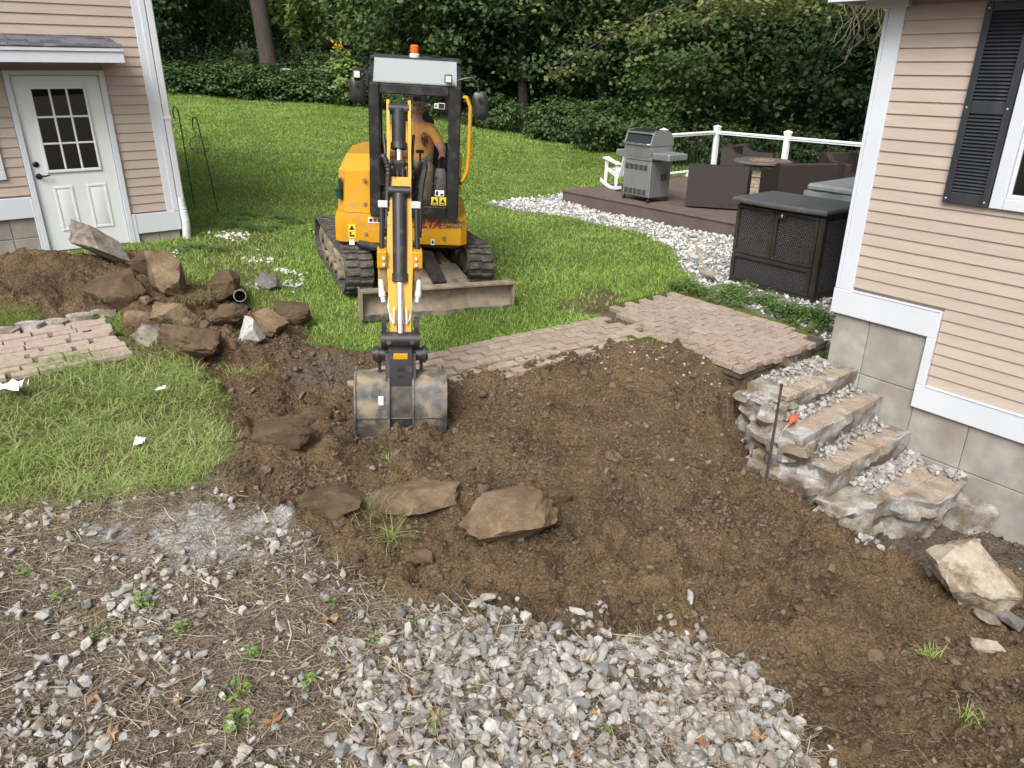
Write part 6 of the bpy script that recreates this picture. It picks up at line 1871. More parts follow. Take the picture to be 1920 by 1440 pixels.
# ------------------------------------------------------------------ thin strands: straw, twigs, roots
def strands(n, xy, length, rad, rise, seed, lift=0.0, bend=.5):
    r = np.random.default_rng(seed)
    x, y = xy; n = len(x)
    a = r.uniform(0, 6.283, n); L = length[0] + (length[1] - length[0]) * r.random(n) ** 2
    up = rise[0] + (rise[1] - rise[0]) * r.random(n) ** 2
    base = np.stack([x, y, ground(x, y) + .003 + lift], 1)
    d = np.stack([np.cos(a) * np.cos(up), np.sin(a) * np.cos(up), np.sin(up)], 1)
    side = np.stack([-np.sin(a), np.cos(a), np.zeros(n)], 1)
    p1 = base + d * (L * .5)[:, None] + side * (L * bend * r.normal(size=n) * .15)[:, None]
    p2 = base + d * L[:, None] + side * (L * bend * r.normal(size=n) * .25)[:, None]
    for q in (p1, p2): q[:, 2] = np.maximum(q[:, 2], ground(q[:, 0], q[:, 1]) + .002 + lift) 
    rr_ = (rad[0] + (rad[1] - rad[0]) * r.random(n) ** 3)
    V = np.zeros((n, 9, 3))
    upv = np.cross(d, side)
    for k_, (c, sc) in enumerate(((base, 1.0), (p1, .9), (p2, .55))):
        for j in range(3):
            an = 2.094 * j
            V[:, k_ * 3 + j] = c + (side * math.cos(an) + upv * math.sin(an)) * (rr_ * sc)[:, None]
    f = []
    for k_ in range(2):
        for j in range(3):
            q0, q1 = k_ * 3 + j, k_ * 3 + (j + 1) % 3
            f += [(q0, q1, q1 + 3), (q0, q1 + 3, q0 + 3)]
    f += [(6, 7, 8)]
    f = np.array(f)
    F = (f[None] + (np.arange(n) * 9)[:, None, None]).reshape(-1, 3)
    return V.reshape(-1, 3), F


m_straw = stone_mat('straw', [(.22, .165, .11), (.42, .35, .26), (.08, .055, .04), (.55, .50, .41), (.12, .085, .06), (.34, .27, .19)], .9, 40, .1)
m_root = stone_mat('fine_roots', [(.13, .09, .06), (.24, .18, .12), (.17, .12, .08)], .9, 40, .1)
littf = lambda x, y: sstep(.1, -.06, sdf(Z_LITT, x, y)) * (.35 + .65 * sstep(.15, -.1, -sdf(Z_GRAV, x, y) - .05))
v, f = strands(0, samples(26000, -3.3, 1.6, 1.9, 4.4, littf), (.02, .18), (.0009, .0042), (-.05, .35), 3)
v2, f2 = strands(0, samples(2600, -.8, 1.6, 1.9, 3.5, lambda x, y: sstep(.15, -.1, sdf(Z_GRAV, x, y)) * sstep(-.05, .3, fbm(x, y, .5, 3, 99) + .12)), (.05, .24), (.0010, .0045), (-.05, .45), 31, lift=.026)
v, f = np.concatenate([v, v2]), np.concatenate([f, f2 + len(v)])
tag(place('dead_stalk_litter', np_mesh('dead_stalk_litter', v, f, m_straw)), 'dry stalks and twigs littering the stony ground', 'litter', kind='stuff')
v, f = strands(0, samples(260, -2.9, 1.5, 2.0, 4.0, littf), (.06, .16), (.002, .0045), (.7, 1.5), 4, bend=.25)
tag(place('cut_stem_stubble', np_mesh('cut_stem_stubble', v, f, m_root)), 'short cut brown stems sticking up from the stones', 'stubble', kind='stuff')
v, f = strands(0, samples(2600, -2.6, 3.6, 2.3, 6.9, lambda x, y: dirtd(x, y) * sstep(-.1, .3, fbm(x, y, .5, 3, 88))), (.02, .12), (.0005, .0018), (-.05, .7), 5)
v2, f2 = strands(0, samples(2400, 1.0, 2.25, 5.7, 6.7, lambda x, y: sstep(.38, .1, np.abs(sdf(Z_DIRT, x, y) + .1)) * 1.0), (.04, .16), (.0007, .0022), (-.3, .8), 6)
v3, f3 = strands(0, samples(1500, 1.6, 2.6, 2.2, 3.6, lambda x, y: sstep(.3, .05, np.abs(x - 2.1 - .2 * (y - 3)))), (.03, .13), (.0006, .0018), (-.2, .8), 7)
V = np.concatenate([v, v2, v3]); F = np.concatenate([f, f2 + len(v), f3 + len(v) + len(v2)])
bank = [rpos(-.16, .1), rpos(-.17, .7), rpos(-.18, 1.12), rpos(-.05, 1.3), (1.55, 6.0), (1.2, 6.05)]
bl = np.array(bank); sg = np.r_[0, np.cumsum(np.hypot(*np.diff(bl, axis=0).T))]; uu = rg.uniform(0, sg[-1], 900)
bxx = np.interp(uu, sg, bl[:, 0]) + rg.normal(size=900) * .04; byy = np.interp(uu, sg, bl[:, 1]) + rg.normal(size=900) * .04
v4, f4 = strands(0, (bxx, byy), (.06, .22), (.0008, .0028), (-1.2, .6), 8)
v4[:, 2] = np.maximum(v4[:, 2], -.9) + rg.uniform(.0, .02)
F = np.concatenate([F, f4 + len(V)]); V = np.concatenate([V, v4])
tag(place('torn_roots', np_mesh('torn_roots', V, F, m_root)), 'torn fine roots and fibres in the turned soil', 'roots', kind='stuff')


# ------------------------------------------------------------------ grass
def blade_mesh(name, x, y, h, w, lean, seed, m, segs=1, z=None, curl=1.0, up=1.0):
    r = np.random.default_rng(seed); n = len(x)
    a = r.uniform(0, 6.283, n)
    z0 = ground(x, y) - .004 if z is None else z
    base = np.stack([x, y, z0], 1)
    ld = np.stack([np.cos(a), np.sin(a), np.zeros(n)], 1)
    b2 = a + r.uniform(.6, 2.5, n); sd = np.stack([np.cos(b2), np.sin(b2), np.zeros(n)], 1)
    nv = 2 * segs + 1
    V = np.zeros((n, nv, 3))
    for s in range(segs + 1):
        t = s / segs if s else 0
        c = base + ld * (h * lean * (t ** 1.6) * curl)[:, None]
        c[:, 2] += h * up * (t - .45 * np.minimum(lean, 1.3) * t ** 2.4)
        if s < segs:
            ww = (w * (1 - .55 * t))[:, None] * .5
            V[:, 2 * s] = c - sd * ww; V[:, 2 * s + 1] = c + sd * ww
        else:
            V[:, 2 * s] = c
    f = []
    for s in range(segs - 1): f += [(2 * s, 2 * s + 1, 2 * s + 3), (2 * s, 2 * s + 3, 2 * s + 2)]
    f.append((2 * segs - 2, 2 * segs - 1, 2 * segs))
    f = np.array(f)
    F = (f[None] + (np.arange(n) * nv)[:, None, None]).reshape(-1, 3)
    return np_mesh(name, V.reshape(-1, 3), F, m)


def grass_mat(name, cols, trans=.35):
    k = NT(name); v = k.vec('World')
    g = k.new('ShaderNodeNewGeometry')
    cr = k.new('ShaderNodeValToRGB'); e = cr.color_ramp.elements
    e[0].color = (*cols[0], 1); e[1].color = (*cols[-1], 1)
    for i, c in enumerate(cols[1:-1]):
        q = e.new((i + 1) / (len(cols) - 1)); q.color = (*c, 1)
    fac = k.math('ADD', k.math('MULTIPLY', g.outputs['Random Per Island'], .6), k.math('MULTIPLY', k.ramp(k.noise(v, .7, 5, .65), .3, .7), .4))
    k.l.new(fac, cr.inputs[0])
    k.l.new(cr.outputs[0], k.b.inputs['Base Color']); k.b.inputs['Roughness'].default_value = .55; k.b.inputs['Specular IOR Level'].default_value = .3
    tl = k.new('ShaderNodeBsdfTranslucent'); k.l.new(cr.outputs[0], tl.inputs[0])
    m = k.new('ShaderNodeMixShader'); m.inputs[0].default_value = trans
    k.l.new(k.b.outputs[0], m.inputs[1]); k.l.new(tl.outputs[0], m.inputs[2]); k.l.new(m.outputs[0], k.n['Material Output'].inputs['Surface'])
    return k.m


m_lawn = grass_mat('lawn_blades', [(.09, .155, .025), (.185, .295, .05), (.27, .405, .083), (.35, .49, .125), (.43, .46, .185)])
m_tall = grass_mat('tall_blades', [(.07, .12, .028), (.16, .25, .055), (.25, .35, .09), (.33, .42, .13), (.44, .43, .23), (.20, .31, .07)])
m_dry = grass_mat('dry_blades', [(.13, .13, .05), (.22, .20, .09), (.30, .25, .13), (.10, .14, .04)])


def lawn_density(x, y):
    d, l, wt, b, t = zone_masks(x, y)
    tt, ww = rloc(x, y)
    g = (1 - d) * (1 - l) * (1 - wt) * (1 - .8 * b) * (1 - .45 * t)
    pat = (tt > -2.25) & (tt < .1) & (ww < 1.05)
    lx = (x - l0[0]) * la[0] + (y - l0[1]) * la[1]; ly = (x - l0[0]) * lb[0] + (y - l0[1]) * lb[1]
    path = (lx > -.08) & (ly > -.05) & (ly < 1.12)
    s_ = (x - w0[0]) * wa[0] + (y - w0[1]) * wa[1]; q_ = (x - w0[0]) * wb[0] + (y - w0[1]) * wb[1]
    walk = (s_ > -.1) & (s_ < 2.9) & (q_ > .02) & (q_ < .8)
    tall = sdf(Z_TALL, x, y) < -.02
    hl = ((x - OL[0]) * NL[0] + (y - OL[1]) * NL[1] < .03) & ((x - OL[0]) * UL[0] + (y - OL[1]) * UL[1] < 2.6)
    dw = (x - d0[0]) * -NR[0] + (y - d0[1]) * -NR[1]; ds = (x - d0[0]) * -UR[0] + (y - d0[1]) * -UR[1]
    deck = (dw > -.05) & (ds > -.05)
    edge = y > np.interp(x, [-11, -5.4, -1, .75, 2.4, 6, 12], [26.5, 25.5, 24.5, 24, 21.7, 20, 18.5])
    return np.where(pat | path | walk | tall | hl | deck | edge, 0, g)


def frustum(n, ya, yb, pw):
    u = rg.random(n); y = (ya ** pw + (yb ** pw - ya ** pw) * u) ** (1 / pw)
    x = y * rg.uniform(-.62, .52, n)
    return x, y


x, y = frustum(470000, 5.6, 26.5, .8)
kq = rg.random(len(x)) < lawn_density(x, y)
x, y = x[kq], y[kq]
h = (.028 + .035 * rg.random(len(x))) * (1 + .5 * fbm(x, y, 1.3, 3, 55)) * (1 + .012 * y)
tag(place('lawn_grass', blade_mesh('lawn_grass', x, y, h, .0032 + .0007 * y, .3 + .9 * rg.random(len(x)), 1, m_lawn)), 'short green lawn grass around the excavator', 'grass', kind='stuff')
# unmown grass left of the dig
x, y = samples(52000, -4.6, -1.9, 3.7, 6.5, lambda x, y: sstep(.08, -.1, sdf(Z_TALL, x, y) + .16 * fbm(x, y, .3, 4, 21)) * (.3 + .7 * sstep(-.2, .25, fbm(x, y, .35, 3, 66))))
h = .05 + .11 * rg.random(len(x)) ** 1.7
tag(place('tall_grass', blade_mesh('tall_grass', x, y, h, .003 + .0045 * rg.random(len(x)), .6 + 1.1 * rg.random(len(x)), 2, m_tall, 3)), 'lush unmown grass patch beside the brick path', 'grass', kind='stuff')
x, y = samples(5000, -4.6, -1.6, 3.6, 4.7, lambda x, y: sstep(.3, .0, np.abs(sdf(Z_TALL, x, y) - .1)) * .8)
tag(place('dry_grass', blade_mesh('dry_grass', x, y, .04 + .10 * rg.random(len(x)), np.full(len(x), .0035), 1.0 + 1.2 * rg.random(len(x)), 3, m_dry, 3)), 'flattened yellow grass along the edge of the tall patch', 'grass', kind='stuff')
xs1, ys1 = samples(3000, .6, 2.2, 5.9, 8.2, lambda x, y: .9 * np.exp(-((np.abs(rloc(x, y)[1] - 1.02 - .05 * np.sin(3 * x))) / .09) ** 2) * (rloc(x, y)[0] < -.2))
xs2, ys2 = samples(1500, -5.6, -4.1, 6.75, 7.2, lambda x, y: sstep(.25, .05, np.hypot((x + 4.95) / 1.6, y - 7.02)))
xs3, ys3 = samples(2500, -4.4, -2.6, 7.4, 10.2, lambda x, y: np.exp(-(sdf(Z_PILE, x, y) / .15) ** 2) * .8)
x, y = np.r_[xs1, xs2, xs3], np.r_[ys1, ys2, ys3]
zt = ground(x, y) - .004; tt, ww = rloc(x, y)
zt = np.where((ww < 1.12) & (tt > -2.2) & (ww > -.3) & (x > .5), -.285, zt)
tag(place('edge_grass', blade_mesh('edge_grass', x, y, .035 + .07 * rg.random(len(x)), np.full(len(x), .005), .5 + 1.0 * rg.random(len(x)), 4, m_dry, 2, zt)), 'straggling yellow green grass along paving and heap edges', 'grass', kind='stuff')


def tuft(label, x, y, n, rad, h, m, seed, lean=(.5, 1.4), dz=0.0, group='grass tufts in the dirt'):
    r = np.random.default_rng(seed)
    xx = x + r.normal(size=n) * rad; yy = y + r.normal(size=n) * rad
    me = blade_mesh('grass_tuft', xx, yy, h * (.5 + .5 * r.random(n)), np.full(n, .005), lean[0] + (lean[1] - lean[0]) * r.random(n), seed, m, 3, np.full(n, gz(x, y) + dz))
    return tag(place('grass_tuft', me), label, 'grass tuft', group)


tuft('green grass tuft growing at the edge of the tall patch', -2.36, 6.05, 130, .06, .20, m_tall, 501)
tuft('grass tuft half buried in dirt below the bucket', -.90, 4.93, 60, .06, .12, m_tall, 502)
tuft('pale grass on the sod clump left of the big boulder', -.93, 4.22, 150, .07, .13, m_dry, 503, dz=.06)
tuft('long grass blades hanging off the sod clump', -.78, 4.05, 40, .03, .2, m_tall, 504, (1.2, 1.9), dz=.04)
tuft('yellow grass tuft in dirt near the gravel edge', .98, 3.45, 70, .06, .07, m_dry, 505, (1, 1.8))
tuft('small bright grass sprig between the tall patch and the bucket', -1.95, 5.35, 24, .03, .09, m_tall, 506)
tuft('grass sprig on the dirt ridge by the stones', 2.35, 3.25, 40, .03, .10, m_tall, 507)
tuft('grass sprig on the dirt lump in the bottom right corner', 2.25, 2.72, 34, .03, .10, m_tall, 508)
tuft('fringe of roots and grass hanging below the soil-caked boulder', -3.98, 7.12, 90, .07, .16, m_dry, 509, (1.0, 1.8), dz=.16)
tuft('shaggy sod of grass lying between the two brown boulders', -3.32, 7.42, 420, .12, .14, m_dry, 510, (.8, 1.8), dz=.10)
tuft('dry grass on the soil-smothered boulder', -3.0, 6.42, 90, .06, .10, m_dry, 511, (1.0, 1.8), dz=.12)

# ------------------------------------------------------------------ broad-leaved weeds
def leaf_cards(r, n, size, spread, height, stem=True):
    """small plant: leaves folded along the midrib on arching stalks"""
    V = []; F = []
    for i in range(n):
        a = r.uniform(0, 6.283); rr_ = spread * math.sqrt(r.random()); zz = height * (.25 + .75 * r.random()) * (1 - .5 * rr_ / max(spread, 1e-6))
        c = np.array([math.cos(a) * rr_, math.sin(a) * rr_, zz])
        b = a + r.normal() * .8; d = np.array([math.cos(b), math.sin(b), r.uniform(-.35, .35)]); d /= np.linalg.norm(d)
        s = np.cross(d, [0, 0, 1]); s /= np.linalg.norm(s); u = np.cross(s, d)
        L = size * r.uniform(.6, 1.2); W_ = L * r.uniform(.32, .45)
        o = len(V)
        pts = [c, c + d * L * .35 + s * W_ + u * W_ * .25, c + d * L * .7 + s * W_ * .75 + u * W_ * .2, c + d * L - u * L * .1, c + d * L * .7 - s * W_ * .75 + u * W_ * .2, c + d * L * .35 - s * W_ + u * W_ * .25, c + d * L * .45]
        V += pts; F += [(o, o + 6, o + 1), (o + 1, o + 6, o + 2), (o + 2, o + 6, o + 3), (o + 3, o + 6, o + 4), (o + 4, o + 6, o + 5), (o + 5, o + 6, o)]
        if stem and i % 2 == 0:
            o = len(V); q = np.array([r.normal() * .01, r.normal() * .01, -.01]); w_ = .0015
            V += [q - s * w_, q + s * w_, q + u * w_, c - s * w_, c + s * w_, c + u * w_]
            F += [(o, o + 1, o + 4), (o, o + 4, o + 3), (o + 1, o + 2, o + 5), (o + 1, o + 5, o + 4), (o + 2, o, o + 3), (o + 2, o + 3, o + 5)]
    return np.array(V), np.array(F)


m_weed = leaf_mat('weed_leaves', (.075, .14, .035), (.14, .22, .06), .3)
m_weed2 = leaf_mat('young_weed_leaves', (.12, .22, .04), (.20, .30, .07), .35)
wr = np.random.default_rng(77)
weed_np = [leaf_cards(wr, 90, .046, .15, .20) for _ in range(4)]
seed_me = [np_mesh('seedling', *leaf_cards(wr, 16, .020, .03, .06), m_weed2) for _ in range(4)]
spots = []
for cx_, cy_, sg_, n_ in ((2.62, 8.42, .17, 20), (2.95, 8.08, .12, 7), (3.22, 7.74, .17, 17), (2.12, 8.66, .13, 8), (3.6, 7.5, .12, 6)):
    while n_:
        q_ = (cx_ + wr.normal() * sg_ * .7, cy_ + wr.normal() * sg_)
        if rloc(*q_)[1] < -.30: spots.append(q_); n_ -= 1


def weed_patch(pts, lo, hi, zs, label):
    V = []; F = []; b = 0
    for i, (x, y) in enumerate(pts):
        v, f = weed_np[i % 4]; a = wr.uniform(0, 6.28); s_ = wr.uniform(lo, hi); c_, n_ = math.cos(a) * s_, math.sin(a) * s_
        q = np.stack([v[:, 0] * c_ - v[:, 1] * n_ + x, v[:, 0] * n_ + v[:, 1] * c_ + y, v[:, 2] * s_ * zs + gz(x, y) - .006], 1)
        V.append(q); F.append(f + b); b += len(q)
    tag(place('weeds', np_mesh('weeds', np.concatenate(V), np.concatenate(F), m_weed)), label, 'weeds', kind='stuff')


lsp = [(-4.3 + .55 * wr.random(), 9.35 + .5 * wr.random()) for _ in range(9)] + [(-4.25 + .9 * wr.random(), 10.6 + 1.3 * wr.random()) for _ in range(26)] + [(-5.9 + .6 * wr.random(), 8.55 + .25 * wr.random()) for _ in range(6)]
weed_patch(spots, .5, 1.0, 1.0, 'bushy green weeds between the brick patio and the storage box')
weed_patch(lsp, .4, .8, .7, 'low leafy weeds at the foot of the house with the white door')
for i, (x, y, s) in enumerate(((-2.45, 3.28, 1.3), (-1.98, 3.22, 1.6), (-1.7, 3.05, 1.3), (-1.3, 2.68, 1.6), (-1.22, 2.5, 1.9), (-.98, 2.75, 1.2), (-1.3, 2.9, 1.3), (-.72, 3.1, 1.0), (-.35, 2.55, 1.0), (-.42, 2.28, 1.2), (-.55, 3.25, .9), (-2.1, 3.0, 1.2), (.45, 2.6, .8), (-1.0, 3.35, 1.0), (-2.75, 3.45, 1.2))):
    o = place('seedling', seed_me[i % 4], None, (x, y, gz(x, y)), (0, 0, i * 1.3), (s, s, s * 1.3))
    tag(o, 'small bright green seedling among the stones and dry stalks', 'seedling', 'seedlings in the stony ground')
rank_labels([o for o in bpy.data.objects if o.name.startswith('seedling')], 'small bright green seedling among the foreground stones, %s from the left')
# fallen leaves
m_fall = stone_mat('fallen_leaf', [(.24, .12, .06), (.32, .19, .10), (.36, .27, .16), (.20, .09, .05)], .8, 30, .1)
FLV = []
for s_ in range(3):
    r = np.random.default_rng(s_ + 900); n = 14; V = [(0, 0, .012)]
    for i in range(n):
        a = i / n * 6.283; rad = .034 * (1 + .45 * (1 if i % 2 else -.4)) * r.uniform(.85, 1.15)
        V.append((rad * math.cos(a), rad * .8 * math.sin(a), .008 * r.normal() + .012 * (i % 3)))
    FLV.append(np_mesh('fallen_leaf', np.array(V), np.array([(0, i + 1, (i + 1) % n + 1) for i in range(n)]), m_fall))
for i, (x, y) in enumerate(((-1.55, 2.62), (-1.93, 2.6), (-.87, 2.85), (-.45, 2.75), (-.35, 2.62), (-1.08, 2.52), (-.58, 2.42), (.42, 2.68), (.78, 2.78), (-.98, 3.2), (.9, 2.55), (-1.75, 2.4), (.3, 2.45), (1.2, 2.62))):
    o = place('fallen_leaf', FLV[i % 3], None, (x, y, gz(x, y) + .022), (wr.uniform(-.4, .4), wr.uniform(-.4, .4), wr.uniform(0, 6)), (s := wr.uniform(.7, 1.2), s, s))
    tag(o, 'curled brown fallen leaf on the foreground stones', 'leaf', 'fallen leaves on the stones')

rank_labels([o for o in bpy.data.objects if o.name.startswith('fallen_leaf')], 'curled brown fallen leaf on the foreground stones, %s from the left')
rank_labels([o for o in bpy.data.objects if o.name.startswith('rock') and o.get('group') == 'small stones lying in the dirt'], 'small stone lying loose in the dirt, %s from the left of its kind')

# ------------------------------------------------------------------ small things
m_paper = mat('white_paper', (.8, .8, .8), .8)


def scrap(label, x, y, s, seed, dz):
    r = np.random.default_rng(seed); n = 7
    gx_, gy_ = np.meshgrid(np.linspace(-1, 1, n), np.linspace(-1, 1, n))
    V = np.stack([gx_.ravel() * s * (1 + .2 * r.random(n * n)), gy_.ravel() * s * .6 * (1 + .3 * r.random(n * n)), np.abs(r.normal(size=n * n)) * s * .35], 1)
    q = np.array([(j * n + i, j * n + i + 1, (j + 1) * n + i + 1, (j + 1) * n + i) for j in range(n - 1) for i in range(n - 1)])
    o = place('paper_scrap', np_mesh('paper_scrap', V, q, m_paper), None, (x, y, gz(x, y) + dz), (0, 0, seed))
    o.modifiers.new('t', 'SOLIDIFY').thickness = .002
    return tag(o, label, 'litter')


scrap('crumpled white paper in the tall grass at the picture edge', -3.90, 5.32, .10, 3, .09)
scrap('small white paper scrap in the middle of the tall grass', -2.82, 5.48, .035, 4, .10)
scrap('torn pale paper bit low in the tall grass', -2.70, 4.80, .05, 5, .06)
m_rust = mat('rusty_bar', (.06, .045, .035), .8, .3, var=.3, scale=20)
sx, sy = 2.07, 5.27
SK = thing('steel_stake', 'dark steel stake stuck upright beside the broken steps', 'stake', (sx, sy, -.83))
mb = MB(); mb.tube([(-.01, -.02, -.3), (.02, .04, .4), (.036, .08, .75)], [.012, .012, .011], 8); mb.build('shaft', m_rust, SK)
mb = MB(); mb.lathe([(.013, .74), (.015, .755), (.010, .77), (.001, .772)], 8, tr(.036, .08, 0)); mb.build('head', m_rust, SK)
m_orl = mat('orange_twine', (.75, .10, .035), .6, var=.15, bump=.6, bscale=150)
ox, oy = rpos(.45, 1.2)
OT = thing('mason_line_reel', 'orange wound string line lying on the second broken step', 'string reel', (ox, oy, -.525), R(55))
mb = MB(); mb.tube([(-.075, 0, .02), (-.04, 0, .028), (0, 0, .03), (.04, 0, .026), (.07, 0, .018)], [.010, .026, .032, .026, .012], 12); mb.build('wound_line', m_orl, OT)
mb = MB(); mb.tube([(-.12, .005, .012), (-.05, 0, .02)], [.012, .014], 8); mb.build('spool_end', m_orl, OT)
mb = MB(); mb.tube([(-.12, .005, .012), (-.17, .03, -.03), (-.16, .05, -.14)], .0015, 5); mb.build('loose_line', m_paper, OT)
# drain pipe ends
m_pipe = mat('black_corrugated_pipe', (.012, .012, .012), .5, dirt=(.12, .085, .055), damt=(.45, .65), dscale=12)
for (x, y, z, r_, an, lab) in ((-2.93, 7.72, -.08, .062, 20, 'black drain pipe mouth with pale rim beside the brown boulder'), (-2.70, 7.30, -.12, .036, 30, 'smaller black pipe end between the dug rocks')):
    T = thing('drain_pipe', lab, 'pipe', (x, y, z), R(an))
    Mx = Matrix.Rotation(R(-8), 4, 'X')
    n = 18; V = []; F = []
    for k_ in range(12):
        rr_ = r_ * (1 + (.06 if k_ % 2 else 0)); V += [(rr_ * math.cos(6.283 * j / n), k_ * .03, rr_ * math.sin(6.283 * j / n)) for j in range(n)]
    for k_ in range(11):
        for j in range(n): F.append((k_ * n + j, k_ * n + (j + 1) % n, (k_ + 1) * n + (j + 1) % n, (k_ + 1) * n + j))
    mb = MB(Mx); mb.add(V, F); o = place('pipe_wall', np_mesh('pipe_wall', mb.v, mb.f, m_pipe, True), T); o.modifiers.new('t', 'SOLIDIFY').thickness = .006
    mb = MB(Mx); mb.tube([(r_ * math.cos(6.283 * j / 16), -.002, r_ * math.sin(6.283 * j / 16)) for j in range(17)], .005, 6); mb.build('rim', m_bpale if r_ > .05 else m_pipe, T)
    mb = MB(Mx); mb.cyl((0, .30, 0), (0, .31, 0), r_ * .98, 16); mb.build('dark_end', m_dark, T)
# shepherd hooks
m_hook = mat('green_black_iron', (.018, .03, .02), .5)
m_wire = mat('rusty_wire', (.22, .18, .13), .7, .3)
for i, (x, y, lab, H, ty) in enumerate(((-5.12, 12.1, 'iron shepherd hook with round wire hoop, farther of the pair', 1.40, 0), (-4.6, 11.72, 'iron shepherd hook with hanging wire basket, nearer of the pair', 1.30, 1))):
    T = thing('shepherd_hook', lab, 'garden hook', (x, y, gz(x, y)), R(-10), 'shepherd hooks on the lawn')
    lx_ = -.12 if ty else -.02
    pts = [(0, 0, -.05), (lx_ * .5, 0, .7), (lx_, 0, H)] + [(lx_ - .045 + .045 * math.cos(a), 0, H + .045 * math.sin(a) * 2) for a in np.linspace(.2, math.pi, 7)] + [(lx_ - .092, 0, H - .06), (lx_ - .085, 0, H - .085), (lx_ - .07, 0, H - .07)]
    mb = MB(); mb.tube(pts, .0085, 7); mb.build('rod', m_hook, T)
    if ty == 0:
        mb = MB(); mb.tube([(-.05 + .12 * math.cos(a), 0, H - .27 + .12 * math.sin(a)) for a in np.linspace(0, 6.283, 25)], .004, 5); mb.tube([(-.05 + .05 * math.cos(a), 0, H - .27 + .05 * math.sin(a)) for a in np.linspace(0, 6.283, 15)], .003, 5)
        mb.tube([(lx_ - .08, 0, H - .08), (-.05, 0, H - .15)], .003, 5); mb.build('wire_hoop', m_wire, T)
    else:
        mb = MB(); cx = lx_ - .02; 
        for q in range(9):
            an = q / 9 * math.pi
            mb.tube([(cx + .15 * math.cos(a) * math.cos(an), .15 * math.cos(a) * math.sin(an), H - .3 + .13 * math.sin(a)) for a in np.linspace(0, 6.283, 19)], .0022, 4)
        for zz in (-.11, -.06, 0, .05):
            rr_ = .15 * math.sqrt(max(.02, 1 - (zz / .13) ** 2)); mb.tube([(cx + rr_ * math.cos(a), rr_ * math.sin(a), H - .3 + zz) for a in np.linspace(0, 6.283, 19)], .0022, 4)
        mb.tube([(lx_ - .08, 0, H - .08), (cx, 0, H - .17)], .003, 5); mb.build('wire_basket', m_wire, T)
# ------------------------------------------------------------------ woods
m_bark = mat('bark', (.048, .039, .032), .95, var=.3, scale=10, bump=.8, bscale=18, stretch=(1, 1, .25), bdist=.03)
m_leafA = leaf_mat('dark_green_leaves', (.028, .055, .018), (.06, .105, .034), .28)
m_leafB = leaf_mat('mid_green_leaves', (.048, .088, .026), (.10, .155, .048), .3)
m_leafC = leaf_mat('light_green_leaves', (.15, .24, .065), (.25, .34, .10), .45)
m_leafD = leaf_mat('yellow_green_leaves', (.11, .14, .045), (.19, .21, .075), .4)
m_bram = leaf_mat('bramble_leaves', (.030, .062, .020), (.07, .12, .035), .25)


def leaves(r, C, L, out=None, flat=.55, fold=.18):
    """leaf blades, two faces each, at points C; out: outward direction per leaf"""
    n = len(C)
    nrm = r.normal(size=(n, 3)) * flat + np.array([0, 0, 1.0])
    if out is not None: nrm += out * .7
    nrm /= np.linalg.norm(nrm, axis=1)[:, None]
    a = r.normal(size=(n, 3)); a[:, 2] -= .4
    d = a - nrm * (a * nrm).sum(1)[:, None]; d /= np.linalg.norm(d, axis=1)[:, None]
    s = np.cross(nrm, d)
    L = L * r.uniform(.65, 1.25, n)
    W_ = L * r.uniform(.30, .42, n)
    V = np.zeros((n, 4, 3))
    V[:, 0] = C; V[:, 2] = C + d * L[:, None]
    m_ = C + d * (L * .42)[:, None] + nrm * (W_ * fold)[:, None]
    V[:, 1] = m_ + s * W_[:, None]; V[:, 3] = m_ - s * W_[:, None]
    f = np.array([(0, 1, 2), (0, 2, 3)])
    F = (f[None] + (np.arange(n) * 4)[:, None, None]).reshape(-1, 3)
    return V.reshape(-1, 3), F


def crown_mesh(name, seed, nclump, per, center, rad, leaf, m, cr=.45, shell=.45):
    r = np.random.default_rng(seed)
    u = r.normal(size=(nclump, 3)); u /= np.linalg.norm(u, axis=1)[:, None]
    q = (shell + (1 - shell) * r.random(nclump) ** .7)[:, None] * (1 + .22 * np.sin(u[:, :1] * 5 + seed) * np.cos(u[:, 2:] * 6))
    C = np.array(center) + u * q * np.array(rad)
    k_ = r.uniform(.5, 1.3, nclump)
    P = (C[:, None] + r.normal(size=(nclump, per, 3)) * np.array([cr, cr, cr * .38]) * k_[:, None, None]).reshape(-1, 3)
    out = np.repeat(u, per, 0)
    v, f = leaves(r, P, np.full(len(P), leaf), out)
    return np_mesh(name, v, f, m)


def trunk_mesh(seed, h, r0, limbs=7, start=.3, lean=.05):
    r = random.Random(seed); mb = MB()
    pts = []; x = y = 0
    for i in range(9):
        t = i / 8; pts.append((x, y, -.3 + h * t)); x += r.uniform(-1, 1) * lean * h * .12; y += r.uniform(-1, 1) * lean * h * .12
    mb.tube(pts, [r0 * (1.25 if i == 0 else 1) * (1 - .8 * i / 8) for i in range(9)], 10)
    for k_ in range(limbs):
        t = start + (1 - start) * k_ / limbs; i = min(7, int(t * 8)); p = Vector(pts[i]).lerp(Vector(pts[i + 1]), t * 8 - i)
        a = r.uniform(0, 6.28); L = h * r.uniform(.22, .36) * (1.1 - .5 * t)
        q = [p + Vector((math.cos(a) * L * s, math.sin(a) * L * s, L * (.35 * s + .25 * s * s))) + Vector((r.uniform(-1, 1), r.uniform(-1, 1), r.uniform(-1, 1))) * .06 * L for s in (0, .35, .7, 1.0)]
        q[0] = p
        rb = r0 * (1 - .75 * t) * .5
        mb.tube(q, [rb, rb * .7, rb * .45, rb * .15], 6)
    return mb.mesh('trunk', m_bark)


